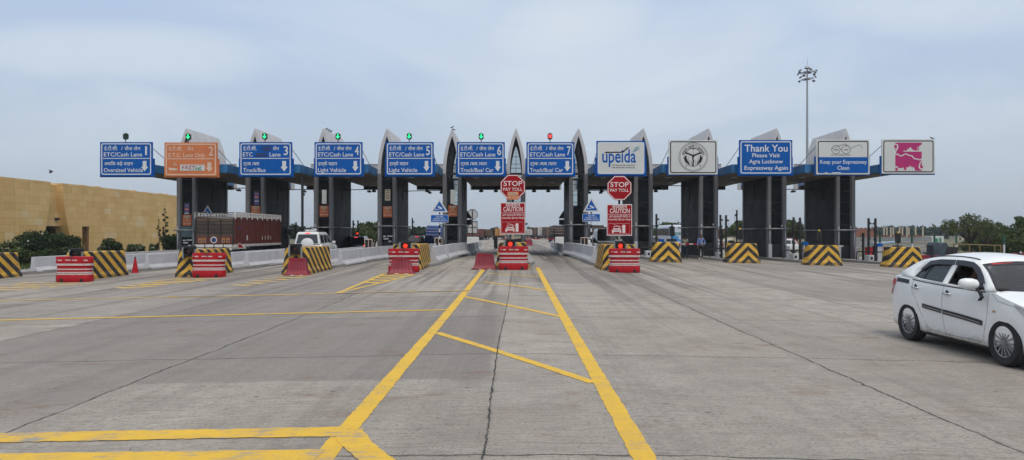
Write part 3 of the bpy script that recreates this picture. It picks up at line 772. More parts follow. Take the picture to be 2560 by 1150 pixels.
# logo board
r, p, mx, mz = board(0, 1491, 1614, 352, 438, 'white board with blue border and the blue upeida logo', m_blue, m_white, m_panelw)
Z8 = lambda a, b: (mx(1480+a/10.95), mz(340+b/10.95)); mb = MB(); Y = -.010
a0 = Z8(278, 720); put_text(mb, 'upeida', a0[0], Z8(1205, 0)[0], a0[1], .80, Y, .03, 0)
mb.flat([Z8(475, 870), Z8(505, 830), Z8(505, 700), Z8(475, 700)], Y-.002, 0)
mb.flat([Z8(335, 465), Z8(372, 430), Z8(815, 428), Z8(935, 352), Z8(905, 340), Z8(1040, 292), Z8(850, 460)][::-1], Y, 1)
a = Z8(553, 815); put_text(mb, 'UP Expressway Industrial', a[0], Z8(1170, 0)[0], a[1], .095, Y, .012, 1)
a = Z8(553, 880); put_text(mb, 'Development Authority', a[0], Z8(1172, 0)[0], a[1], .095, Y, .012, 1)
for pts in ([(1085, 400), (1135, 445), (1210, 385), (1305, 375)], [(1120, 355), (1165, 390), (1225, 340), (1305, 325)], [(1165, 310), (1200, 330), (1240, 295), (1290, 288)]):
    stroke(mb, [Z8(*q) for q in pts], [.03, .06, .05, .03], Y, 2)
mb.build('lettering', [m_blue, m_ink, m_teal], p, recalc=False)
# emblem board
r, p, mx, mz = board(0, 1672, 1794, 350, 436, 'white board with black border and a round black state emblem', m_panelw, m_ink, m_panelw)
mb = MB(); Y = -.010; E = lambda a, b: (mx(1660+a/9.587), mz(330+b/9.587)); s1 = SC/9.587
cx, cz = E(700, 602)
def ring(cx, cz, r0, r1, y, k=0, n=40, a0=0, a1=2*PI):
    stroke(mb, [(cx+(r0+r1)/2*math.cos(a0+(a1-a0)*i/n), cz+(r0+r1)/2*math.sin(a0+(a1-a0)*i/n)) for i in range(n+1)], abs(r1-r0), y, k)
ring(cx, cz, 350*s1, 341*s1, Y); ring(cx, cz, 318*s1, 311*s1, Y); ring(cx, cz, 228*s1, 219*s1, Y)
def arc_text(s, cx, cz, R, a_mid, span, cap, y):
    parts = s.split(' ') if isinstance(s, str) else s
    vs, fs = text_geo(s, .02); xa = min(v[0] for v in vs); xb = max(v[0] for v in vs); o = []
    for v in vs:
        th = a_mid+span/2-(v[0]-xa)/(xb-xa)*span; rr = R+v[1]*cap/.7
        o.append((cx+rr*math.cos(th), y, cz+rr*math.sin(th)))
    mb.add(o, fs, 0)
arc_text('उत्तर प्रदेश सरकार', cx, cz, 238*s1, PI/2, math.radians(158), .12, Y)
stroke(mb, [E(*q) for q in ((500, 495), (600, 530), (660, 555), (700, 580))], [.10, .08, .09, .12], Y-.002)
stroke(mb, [E(*q) for q in ((900, 495), (800, 530), (740, 555), (700, 580))], [.10, .08, .09, .12], Y-.002)
stroke(mb, [E(*q) for q in ((700, 560), (690, 640), (705, 700), (690, 760), (698, 822))], [.12, .085, .10, .085, .12], Y-.003)
stroke(mb, [E(*q) for q in ((700, 385), (700, 545))], .02, Y); mb.flat(circ(*E(700, 402), .045, 10), Y-.001)
stroke(mb, [E(*q) for q in ((540, 478), (600, 420), (660, 395), (740, 395), (800, 420), (860, 478))], .025, Y); stroke(mb, [E(*q) for q in ((535, 480), (700, 545), (865, 480))], .012, Y)
for s in (-1, 1):
    stroke(mb, [E(700+s*q[0], q[1]) for q in ((165, 560), (190, 620), (160, 700), (110, 750), (80, 790))], [.06, .16, .15, .10, .03], Y-.001)
    stroke(mb, [E(700+s*q[0], q[1]) for q in ((120, 600), (125, 660), (80, 720))], .018, Y); stroke(mb, [E(700+s*q[0], q[1]) for q in ((60, 680), (40, 740), (55, 800))], .02, Y)
    mb.flat(circ(*E(700+s*168, 812), .042, 10), Y-.001)
mb.build('emblem', [m_ink], p, recalc=False)
# thank you board
r, p, mx, mz = board(0, 1848, 1981, 350, 437, 'blue board reading Thank You, Please Visit Agra Lucknow Expressway Again', m_blue, m_white, None)
T = lambda a, b: (mx(1760+a/2.613), mz(300+b/2.613)); mb = MB(); Y = -.008
for s, xa, xb, zb, cap in (('Thank You', 265, 546, 206, .42), ('Please Visit', 315, 496, 243, .24), ('Agra Lucknow', 294, 516, 283, .24), ('Expressway Again', 264, 548, 325, .24)):
    a = T(xa, zb); put_text(mb, s, a[0], T(xb, 0)[0], a[1], cap, Y, .022)
mb.build('lettering', [m_white], p, recalc=False)
# spectacles board
r, p, mx, mz = board(0, 2041, 2174, 349, 436, 'half white, half blue board with drawn spectacles, reading Keep your Expressway Clean', m_panelw, m_ink, m_panelw)
S = lambda a, b: (mx(2020+a/7.758), mz(330+b/7.758)); mb = MB(); Y = -.010; s1 = SC/7.758
a, b = S(206, 795), S(1163, 488); mb.b2(a[0], b[0], -.009, -.0085, a[1], b[1], 1)
ring(*S(540, 340), 86*s1, 78*s1, Y, 0, 30); ring(*S(738, 340), 86*s1, 78*s1, Y, 0, 30)
stroke(mb, [S(*q) for q in ((620, 333), (655, 333))], .02, Y)
stroke(mb, [S(*q) for q in ((455, 333), (560, 290), (690, 232), (730, 235), (755, 262), (738, 292))], .022, Y-.001)
stroke(mb, [S(*q) for q in ((820, 325), (900, 285), (985, 248), (1025, 255), (1043, 280), (1030, 315))], .022, Y)
for s, xa, xb, zb, cap, k in (('स्वच्छ', 496, 592, 358, .075, 0), ('भारत', 695, 785, 356, .075, 0), ('एक कदम स्वच्छता की ओर', 445, 825, 455, .06, 0), ('Keep your Expressway', 235, 1140, 615, .235, 2), ('Clean', 568, 798, 732, .235, 2)):
    a = S(xa, zb); put_text(mb, s, a[0], S(xb, 0)[0], a[1], cap, Y-.002, .018, k)
for xa, xb in ((325, 378), (465, 632)):
    a, b = S(xa, 800), S(xb, 782); mb.b2(a[0], b[0], -.016, -.0155, a[1], b[1], 2)
mb.build('lettering', [m_ink, m_blue, m_white], p, recalc=False)
# magenta board
r, p, mx, mz = board(0, 2205, 2337, 348, 434, 'white board with a magenta print of skylines and a winding road, at the far right', m_panelw, m_ink, m_panelw)
mb = MB(); Y = -.010
mb.flat([S(1692, 752), S(1692, 205), S(2205, 205), S(2205, 752)][::-1], Y, 0)
mb.flat(circ(*S(1697, 278), .10, 16), Y-.002, 0); mb.flat(circ(*S(2200, 678), .10, 16), Y-.002, 0)
def st(pts, w, k=1): stroke(mb, [S(*q) for q in pts], w, Y-.001, k)
st([(1690, 232), (1735, 255), (1735, 310), (1705, 360), (1693, 420)], [.05, .10, .11, .08, .04]); st([(2204, 540), (2165, 620), (2155, 690), (2190, 722), (2222, 700)], [.03, .08, .10, .09, .05])
st([(1692, 432), (1740, 430), (1780, 462), (1820, 460), (1895, 422), (1960, 455), (2010, 460), (2065, 520), (2110, 522), (2165, 540), (2205, 520)], .075)
st([(1850, 370), (2205, 372)], .06)
mb.flat([S(*q) for q in ((1920, 362), (1930, 325), (1945, 322), (1955, 345), (1965, 310), (1985, 292), (2000, 310), (2012, 340), (2050, 348), (2060, 362))], Y-.002, 1)
mb.flat([S(*q) for q in ((2150, 362), (2150, 280), (2205, 240), (2205, 362))], Y-.002, 1); st([(2115, 285), (2115, 362)], .02); st([(2135, 285), (2135, 362)], .02)
mb.flat([S(*q) for q in ((1740, 752), (1740, 700), (1832, 700), (1832, 690), (1855, 690), (1855, 735), (1905, 740), (1905, 690), (1940, 680), (1955, 690), (1972, 640), (1990, 690), (2010, 665), (2030, 700), (2045, 670), (2080, 752))], Y-.002, 1)
mb.flat([S(*q) for q in ((1692, 690), (1692, 655), (1740, 670), (1745, 700))], Y-.002, 1)
mb.build('printed_picture', [m_mag, m_panelw], p, recalc=False)

# ------------------------------------------------------------------ stop and caution signs on posts
m_postw = mat('post_white', (.5,.48,.42), .6, 0, .15, 4)
def stop_post(px, Y, oc, ow, cy0, cy1, cw, pb, label, sticker):
    g = Vector(((px-VX)/F*Y, Y, 0)); g.z = gz(g.x, Y)+.17
    s = Y/F; r = empty('stop_sign_post', g, label, 'road sign', 'stop and caution signs before the barriers')
    z = lambda py: H-(py-VY)*s-g.z
    mb = MB(); zt = z(oc)
    mb.tube([(0, .06, 0), (0, .06, zt+.2)], .05, 10, 0); mb.build('post', m_postw, r, smooth=True)
    mb = MB(); mb.tube([(0, .06, z(cy0)-.02), (0, .06, z(oc+ow/2)+.02)], .054, 10); mb.build('post_band', m_ink, r)
    R = ow/2*s/math.cos(PI/8); octo = lambda k: [(R*k*math.cos(PI/8+PI/4*i), zt+R*k*math.sin(PI/8+PI/4*i)) for i in range(8)]
    mb = MB(); mb.prism(octo(1), -.02, 0); pl = mb.build('octagon_plate', m_red, r)
    mb = MB(); A, B = octo(.965), octo(.90); mb.add([(a, -.024, b) for a, b in A]+[(a, -.024, b) for a, b in B], [(i, (i+1) % 8, 8+(i+1) % 8, 8+i)[::-1] for i in range(8)])
    w = ow*s; put_text(mb, 'STOP', -w*.37, w*.38, zt+.045*w, w*.185, -.025, .022); put_text(mb, 'PAY TOLL', -w*.39, w*.385, zt-.155*w, w*.12, -.025, .022)
    mb.build('lettering', m_pink, pl, recalc=False)
    if sticker:
        mb = MB(); mb.b2(-w*.22, w*.23, -.03, -.026, zt-.51*w, zt-.19*w); stc = mb.build('tag_sticker', m_orange, r)
        mb = MB(); mb.b2(-w*.17, w*.18, -.034, -.032, zt-.33*w, zt-.225*w, 0); put_text(mb, 'FASTag', -w*.14, w*.15, zt-.31*w, w*.07, -.037, .02, 1); put_text(mb, 'Cash / FASTag', -w*.19, w*.2, zt-.45*w, w*.07, -.034, .02, 0)
        mb.build('lettering', [m_cream, m_ink], stc, recalc=False)
    z0, z1 = z(cy1), z(cy0); hw = cw/2*s; hh = z1-z0
    mb = MB(); mb.b2(-hw, hw, -.02, 0, z0, z1); cp = mb.build('caution_plate', m_pink, r)
    K = lambda a, b: ((a-327)/422*2*hw, z1-(b-543)/530*hh)
    mb = MB(); mb.flat(rrect(-hw*.95, hw*.95, z0+hh*.03, z1-hh*.028, .03), -.023, 0)
    a, b = K(127, 716), K(528, 711); mb.b2(a[0], b[0], -.0255, -.025, a[1], b[1], 1)
    for s_, xa, xb, zb, cap, of in (('सावधान', 205, 455, 618, .115, .022), ('CAUTION', 166, 498, 692, .115, .03), ('आगे स्वचालित बैरियर है', 150, 512, 768, .055, .012), ('Automatic Barrier Ahead', 140, 522, 815, .055, .02)):
        a = K(xa, zb); put_text(mb, s_, a[0], K(xb, 0)[0], a[1], cap*hh/.88, -.026, of, 1)
    stroke(mb, [K(*q) for q in ((140, 868), (498, 868), (498, 1038), (140, 1038), (140, 868))], .008, -.026, 1)
    mb.flat([K(*q) for q in ((205, 1030), (198, 985), (222, 960), (232, 915), (320, 915), (345, 960), (358, 985), (352, 1030), (335, 1030), (330, 1008), (235, 1008), (228, 1030))], -.026, 1)
    mb.flat([K(*q) for q in ((230, 950), (240, 922), (313, 922), (328, 950))], -.028, 0)
    mb.flat([K(*q) for q in ((212, 985), (236, 985), (236, 972), (214, 972))], -.028, 0); mb.flat([K(*q) for q in ((322, 985), (346, 985), (344, 972), (322, 972))], -.028, 0); mb.flat([K(*q) for q in ((248, 985), (310, 985), (310, 972), (248, 972))], -.028, 0)
    a, b = K(375, 1028), K(424, 892); mb.b2(a[0], b[0], -.0275, -.027, a[1], b[1], 1)
    stroke(mb, [K(230, 885), K(385, 932)], .014, -.030, 1)
    mb.build('lettering', [m_red, m_pink], cp, recalc=False)
    return r
stop_post(1282, 34.6, 467.5, 62, 506, 586, 62, 605, 'red STOP PAY TOLL octagon with an orange sticker above the central caution plate', True)
stop_post(1548.5, 35.6, 470, 61, 510.5, 589, 63, 608, 'red STOP PAY TOLL octagon without sticker above a red caution plate, right of the centre', False)

# ------------------------------------------------------------------ camera notices
def stripes_post(r, h, rad, mats, n, name='post'):
    mb = MB()
    for i in range(n):
        mb.tube([(0, 0, h*i/n), (0, 0, h*(i+1)/n)], rad, 10, i % 2, cap=(i == n-1))
    return mb.build(name, mats, r, smooth='auto')
def cctv(px, Y, ty0, ty1, tw, ry0, ry1, rw, label, x=None):
    X = (px-VX)/F*Y; z0 = gz(X, Y)+.17; s = Y/F
    r = empty('camera_notice', (X, Y, z0), label, 'road sign', 'blue camera surveillance notices on striped posts')
    z = lambda py: H-(py-VY)*s-z0
    stripes_post(r, z(ty1)+.1, .045, [m_ink, m_panelw], 13)
    zt, zb, hw = z(ty0), z(ty1), tw/2*s
    mb = MB(); mb.prism([(-hw, zb), (hw, zb), (0, zt)], -.07, -.05); tp = mb.build('triangle_plate', m_panelw, r)
    k = .72; cz = zb+(zt-zb)*.36
    mb = MB(); mb.flat([(-hw*k, cz+(zb-cz)*k), (hw*k, cz+(zb-cz)*k), (0, cz+(zt-cz)*k)], -.073, 0)
    u = hw
    mb.flat([(-.20*u, cz+.02*u), (-.12*u, cz+.20*u), (.33*u, cz-.06*u), (.25*u, cz-.24*u)], -.076, 1); mb.flat([(-.1*u, cz-.02*u), (.0*u, cz-.2*u), (.1*u, cz-.18*u), (.02*u, cz)], -.076, 1)
    stroke(mb, [(-.45*u, cz-.3*u), (-.45*u, cz-.12*u)], .03, -.076, 1); stroke(mb, [(-.45*u, cz-.22*u), (-.05*u, cz-.22*u)], .03, -.077, 1)
    mb.build('camera_picture', [m_blue, m_white], tp, recalc=False)
    z0_, z1_, hw = z(ry1), z(ry0), rw/2*s
    mb = MB(); mb.b2(-hw, hw, -.07, -.05, z0_, z1_); rp = mb.build('text_plate', m_white, r)
    mb = MB(); mb.flat(rrect(-hw+.02, hw-.02, z0_+.02, z1_-.02, .02), -.073, 0); hh = z1_-z0_
    for q, (s_, w_) in enumerate((('YOU ARE', .42), ('UNDER CCTV', .68), ('SURVEILLANCE', .82))): put_text(mb, s_, -hw*w_, hw*w_, z1_-hh*(.32+.255*q), hh*.17, -.076, .022, 1)
    mb.build('lettering', [m_blue, m_white], rp, recalc=False)
    return r
cctv(1099, 42.9, 497, 531, 43, 537, 556, 44, 'blue YOU ARE UNDER CCTV SURVEILLANCE notice left of the centre')
cctv(1478, 42.9, 493, 530, 42, 534.5, 554, 44, 'blue YOU ARE UNDER CCTV SURVEILLANCE notice right of the centre')
cctv(520, 50.6, 513, 543, 36, 549, 564, 37, 'white edged blue camera triangle half hidden behind the truck')
# ------------------------------------------------------------------ nose blocks with chevrons
def nose_block(px0, px1, pybot, depth, label, apex, lamp=None, ky=.75, ph=0.0, rot=0.0):
    a, b = G(px0, pybot), G(px1, pybot); c = (a+b)/2; hw = (b.x-a.x)/2*(.95 if depth < 2 else 1)
    r = empty('nose_block', (c.x, c.y, gz(c.x, c.y)), label, 'crash block', 'yellow and black nose blocks of the lane islands', rot)
    rings = []; sc_ = hw/.86
    for zz, k, dy in ((-.05, .86, 0), (.16, .86, 0), (.30, .79, .06), (1.10, .70, .14), (1.17, .68, .16)):
        w = k*sc_; e = .10; y0, y1 = dy, depth-dy*.6
        rings.append([(-w+e, y0, zz), (w-e, y0, zz), (w, y0+e, zz), (w, y1-e, zz), (w-e, y1, zz), (-w+e, y1, zz), (-w, y1-e, zz), (-w, y0+e, zz)])
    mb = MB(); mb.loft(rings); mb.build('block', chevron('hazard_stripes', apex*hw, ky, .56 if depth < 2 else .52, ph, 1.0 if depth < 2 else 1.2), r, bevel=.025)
    if lamp is not None:
        m, off = lamp; lx = off*hw
        mb = MB(); mb.b2(lx-.22, lx+.22, -.03, .26, .88, 1.33); lb = mb.build('lamp_box', m_dark, r, bevel=.015)
        mb = MB(); mb.lathe([(.155, .0), (.165, -.14), (.150, -.14), (.14, 0)], (lx, -.03, 1.11), 'Y', 20); mb.build('visor', m_dark, lb, smooth='auto')
        mb = MB(); mb.lathe([(.001, -.030), (.07, -.024), (.105, -.004), (.105, .01)], (lx, -.03, 1.11), 'Y', 20); mb.build('lens', m, lb, smooth=True)
        mb = MB(); mb.b2(lx-.30, lx-.225, .02, .06, .80, 1.28); mb.build('lamp_bracket', m_steel, lb); mb = MB(); mb.b2(lx+.225, lx+.30, .02, .06, .72, 1.2); mb.build('lamp_bracket', m_steel, lb)
    return r
nose_block(-125, -52, 702, 2.6, 'striped nose block at the very left edge, only its flank showing', 0, None, .75, .1)
nose_block(156, 222, 700, 3.0, 'long striped nose block with an unlit lamp behind the leftmost red barrier', 0, (m_redoff, 0), .75, .0)
nose_block(439, 505, 693, 3.3, 'striped nose block with an unlit red lamp in front of the truck', 0, (m_redoff, 0), .75, .2)
nose_block(705, 771, 687, 3.9, 'striped nose block with a dark hooded lamp in front of the white off-roader', 0, (m_redoff, 0), .8, .1)
nose_block(975, 1053, 676, 4.0, 'striped nose block with a glowing red lamp, left of the centre', 0, (m_redlamp, 0), .8, .3)
nose_block(1238, 1324, 672, 3.0, 'striped nose block with a glowing red lamp under the central stop sign', 0, (m_redlamp, -.12), .3, .3)
nose_block(1505, 1596, 677, 2.8, 'striped nose block with a glowing red lamp, right of the centre', 0, (m_redlamp, 0), .8, .1)
nose_block(1632, 1704, 656, 1.1, 'lone striped nose block left of the two standing men', .1, None, .2, .15)
nose_block(1823, 1899, 658, 1.1, 'striped nose block right of the two standing men', .25, None, .2, .05)
nose_block(2025, 2103, 664, 1.1, 'striped nose block below the spectacles board', .2, None, .2, .35)
nose_block(2229, 2307, 669, 1.1, 'striped nose block partly behind the white saloon car', .35, None, .2, .2)

# ------------------------------------------------------------------ water filled plastic barriers
def rr_ring(hx, hy, z, r, cy=0):
    return [(a, b+cy, z) for a, b in rrect(-hx, hx, -hy, hy, min(r, hy*.98, hx*.95), 6)]
def barrel(px, py, wpx, label, rot=0.0, tilt=0.0):
    g = G(px, py); hw = wpx/2/F*g.y; g.y += .28
    r = empty('banded_barrier', (g.x, g.y, gz(g.x, g.y)), label, 'barrier', 'red banded plastic barriers', rot); r.rotation_euler = (tilt, 0, rot)
    hy = .27; mb = MB()
    prof = [(0, .97), (.02, 1), (.28, 1), (.31, .955), (.34, .93), (.36, .955), (.42, .955), (.44, .925), (.47, .925), (.49, .955), (.55, .955), (.57, .925), (.60, .925), (.62, .955), (.68, .955), (.70, .93), (.73, .985), (.76, 1), (.99, 1), (1.03, .97)]
    mb.loft([rr_ring(hw*k, hy*k, z, .265) for z, k in prof])
    body = mb.build('barrier_body', m_plred, r, smooth='auto')
    for z0, z1, k in ((.30, .35, .985), (.365, .415, .962), (.495, .545, .962), (.67, .75, 1.0)):
        mb = MB(); rg = [rr_ring(hw*k+.004, hy*k+.004, z, .265) for z in (z0, z1)]; n = len(rg[0])
        mb.loft(rg, cap=False); mb.build('reflective_band', m_tape, body, smooth='auto')
    for s in (-1, 1):
        mb = MB(); mb.box(s*hw*.58 if s > 0 else -hw*.52, -hy+.02, .07, .11, .08, .14); mb.build('foot_slot', m_dark, body)
    mb = MB()
    for x0, x1, zz, hh in ((-.88, -.80, .90, .03), (-.72, -.50, .885, .05), (-.30, .0, .89, .045), (.08, .35, .885, .05), (.72, .93, .88, .05)):
        mb.box((x0+x1)/2*hw, -hy-.001, zz, (x1-x0)*hw, .008, hh)
    mb.build('sticker', m_tape, body)
    mb = MB(); mb.box(0, -hy+.05, .985, .16, .12, .10); mb.build('filler_recess', m_plmar, body)
    return r
barrel(176.5, 706, 90, 'red barrier with four white bands at the far left')
barrel(516, 694, 83, 'red barrier with four white bands in front of the truck lane')
barrel(1007, 682, 78, 'red banded barrier standing behind a collapsed maroon one', .06)
barrel(1283.5, 675, 75, 'red banded barrier under the central stop sign')
barrel(1563.5, 682, 79, 'red banded barrier right of the centre, under the second stop sign', 0)
def flared(px, py, wpx, hpx, label, squash=0.0, rot=0.0, lean=0.0):
    g = G(px, py); s = g.y/F; hw = wpx/2*s; h = hpx*s; g.y += .3
    r = empty('flared_barrier', (g.x, g.y, gz(g.x, g.y)), label, 'barrier', 'maroon flared plastic barriers', rot)
    rings = []; N = 25
    for zz, k, ky in ((0, 1.0, .30), (.05, 1.0, .30), (.09, .90, .26), (.35, .80, .20), (.72, .74, .14), (.86, .70, .11), (1.0, .69, .10)):
        ring_ = []
        for j in range(N):
            u = -1+2*j/(N-1); rib = .018 if (j % 4 == 0 and .09 < zz < .9) else 0
            sag = squash*(u > 0)*u*zz*.5
            ring_.append((u*hw*k+lean*zz+squash*.12*zz, -(ky-rib), zz*h*(1-sag)))
        ring_ += [(p[0], -p[1], p[2]) for p in ring_[::-1]]
        rings.append(ring_)
    mb = MB(); mb.loft(rings); b = mb.build('barrier_body', m_plmar, r, smooth='auto')
    mb = MB(); mb.b2(-hw*.5+lean, hw*.5+lean, -.135, -.125, h*.885, h*.91); mb.build('moulded_ridge', m_plred, b)
    mb = MB(); mb.b2(-hw*1.04, hw*1.04, -.34, .34, .0, .045); mb.build('base_lip', m_plmar, b, bevel=.015)
    mb = MB()
    for u in (-.45, .3): mb.b2(u*hw, u*hw+.16, -.346, -.338, .0, .03)
    mb.build('lip_notch', m_tape, b)
    return r
flared(739, 689, 60, 43, 'maroon flared barrier in front of the striped block before the white off-roader', 0, .04)
flared(1001, 685, 66, 42, 'collapsed maroon flared barrier leaning before a red banded one', .5, .05, -.05)
flared(1211, 674, 61, 40, 'maroon flared barrier just left of the central banded barrier', .1, -.05)
flared(1321, 614, 26, 20, 'small maroon barrier seen right behind the central striped block', 0, .8)
flared(2318, 664, 34, 26, 'maroon barrier between the rightmost striped block and the white car', 0, .1)

def cone():
    g = G(338, 682); r = empty('traffic_cone', g+Vector((0, 0, .0)), 'small red traffic cone beside the white barriers', 'traffic cone')
    mb = MB(); mb.lathe([(.001, 0), (.19, 0), (.19, .03), (.15, .04), (.028, .78), (.001, .79)], (0, 0, 0), 'Z', 20); c = mb.build('cone_body', m_plred, r, smooth='auto')
    mb = MB(); mb.lathe([(.046, .66), (.030, .785), (.001, .797)], (0, 0, 0), 'Z', 20); mb.build('cone_tip', m_dark, c, smooth='auto')
cone()

# ------------------------------------------------------------------ jersey barriers along the islands
def jersey_mesh(L):
    prof = [(-.29, 0), (-.29, .08), (-.13, .26), (-.085, .78), (.085, .78), (.13, .26), (.29, .08), (.29, 0)]
    mb = MB(); mb.loft([[(x, y, z) for x, z in prof] for y in (0, .04, L-.04, L)]); return mb
jm = {}
def jersey(x0, y0, x1, y1, label, lift=.16):
    L = math.hypot(x1-x0, y1-y0); k = round(L, 1)
    if k not in jm:
        o = jersey_mesh(k).build('jersey_barrier', m_jersey, bevel=.018); jm[k] = o
    else: o = jm[k].copy(); COL.objects.link(o)
    o.location = (x0, y0, gz(x0, y0)+lift)
    dz = (gz(x1, y1)-gz(x0, y0))/L
    o.rotation_euler = (math.atan(dz), random.uniform(-.02, .02), random.uniform(-.012, .012)-math.atan2(x1-x0, y1-y0))
    tag(o, label, 'barrier', 'whitewashed concrete barriers along the islands'); return o
PQ = {2: 'the left edge of the photo', 3: 'the far left banded barrier', 4: 'the truck', 5: 'the white off-roader', 6: 'the left camera notice', 8: 'the right camera notice'}
ords = ['nearest', 'second', 'third', 'fourth', 'fifth', 'sixth', 'seventh', 'eighth']
for i, sides, yend in ((2, (1,), 50), (3, (1, -1), 50), (4, (1, -1), 50), (5, (1, -1), 50), (6, (1,), 72), (6, (-1,), 50), (8, (-1,), 72), (8, (1,), 50)):
    for s in sides:
        y = 36.6 if i in (3, 4, 5, 6, 8) else 35.8; q = 0
        while y < yend-2:
            L = 4.3 if y < 49 else 2.6
            o1 = .62 if y > 40 else .50
            off = .62*s
            if y >= 48: off = (HW+.32)*s
            xa = fan(i, y)+off; xb = fan(i, y+L)+((HW+.32)*s if y+L >= 48 else .62*s)
            dj = random.uniform(-.07, .07); jersey(xa+dj, y, xb+dj, y+L-.16, '%s white barrier, %s side of the island by %s' % (ords[min(q, 7)], 'right' if s > 0 else 'left', PQ[i]), .16 if i > 5 and y < 48 else .06 if y < 48 else .0 if abs(off) > .95 else .16)
            y += L; q += 1
# low white exit noses seen through the middle lanes
for x, lab in ((-4.7, 'left'), (4.9, 'right')):
    mb = MB(); mb.loft([[(-.75, 0, z) if 0 else (a*k, b*k, z) for a, b in ((-.95, -.9), (.95, -.9), (.95, .9), (-.95, .9))] for z, k in ((0, 1), (.25, .95), (1.15, .8))])
    o = mb.build('exit_block', m_panelw, bevel=.05, loc=(x, 74.5, gz(x, 74.5)+.05)); tag(o, 'plain white block ending the island beyond the plaza, %s of the middle lanes' % lab, 'barrier')

# ------------------------------------------------------------------ lane equipment
def slim_post(px, Y, ytop, label, lamp=None):
    X = (px-VX)/F*Y; z0 = gz(X, Y)+.15; h = H-(ytop-VY)/F*Y-z0
    r = empty('sensor_post', (X, Y, z0), label, 'sensor post', 'slim black sensor posts on the islands')
    mb = MB(); mb.b2(-.055, .055, -.07, .07, 0, h); mb.build('post', m_dark, r, bevel=.008)
    mb = MB(); s = 1 if int(px) % 2 else -1
    mb.b2(s*.05, s*.17, -.05, .03, h*.86, h*.90); mb.b2(s*.05, s*.12, -.05, .03, h*.70, h*.75); mb.b2(s*.05, s*.13, -.05, .03, h*.5, h*.53); mb.b2(-.11, .11, -.11, .11, 0, .05)
    mb.build('bracket', m_dark, r)
    mb = MB(); mb.tube([(s*.15, 0, h*.87), (s*.2, 0, h*.8), (s*.10, .02, h*.72)], .012, 5); mb.build('cable', m_dark, r)
    if lamp:
        mb = MB(); mb.b2(-.13, .13, -.25, -.08, lamp, lamp+.45); hb = mb.build('lamp_box', m_dark, r)
        mb = MB(); mb.lathe([(.001, -.03), (.09, 0)], (0, -.25, lamp+.25), 'Y', 14); mb.build('lens', m_redlamp, hb)
    return r
for px, Y, yt, lab, lp in ((883, 60, 551, 'sensor post beside the red lamp, behind the black estate car', None), (895, 60.5, 551, 'sensor post carrying a lit red lamp behind the black estate car', 1.35),
    (1031, 62, 545, 'sensor post right of the pier behind the lane 5 sign', None), (740, 59, 556, 'sensor post right of the lane 3 pier, above the white off-roader', None),
    (1236, 70, 573, 'short sensor post at the left end of the boom in the middle lanes', None), (1386, 70, 573, 'short sensor post at the right end of the boom in the middle lanes', None),
    (1641, 45.6, 535, 'sensor post above the lone striped block', None), (1801, 47.2, 537, 'left one of the sensor post pair right of the men', None), (1815, 45.6, 538, 'right one of the sensor post pair right of the men', None), (1842, 60, 525, 'tall thin post beside the small tree left of the Thank You pier', None),
    (1984, 47.0, 543, 'left one of the sensor post pair below the Thank You board', None), (2000, 45.7, 544, 'right one of the sensor post pair below the Thank You board', None),
    (2171.5, 46.8, 545.5, 'left one of the sensor post pair at the rightmost pier', None), (2188.5, 45.9, 546, 'right one of the sensor post pair at the rightmost pier', None), (1804, 46.0, 572, 'short dark post between the sensor posts right of the men', None), (2158, 47.5, 582, 'short rusty post at the rightmost pier', None)):
    slim_post(px, Y, yt, lab, lp)
# the tall painted post under the canopy front
X = (756-VX)/F*46.7; z0 = gz(X, 46.7)+.16
r = empty('support_post', (X, 46.7, z0), 'tall black post rising to the canopy in front of the white off-roader', 'post')
mb = MB(); mb.tube([(0, 0, .85), (0, 0, 5.6-z0)], .085, 12); mb.build('post', m_dark, r, smooth='auto')
mb = MB(); mb.tube([(0, 0, 0), (0, 0, .85)], .088, 12); mb.build('painted_foot', m_cream, r, smooth='auto')
mb = MB(); mb.b2(.06, .16, -.05, .05, 4.1, 4.25); mb.build('junction_box', m_dark, r)

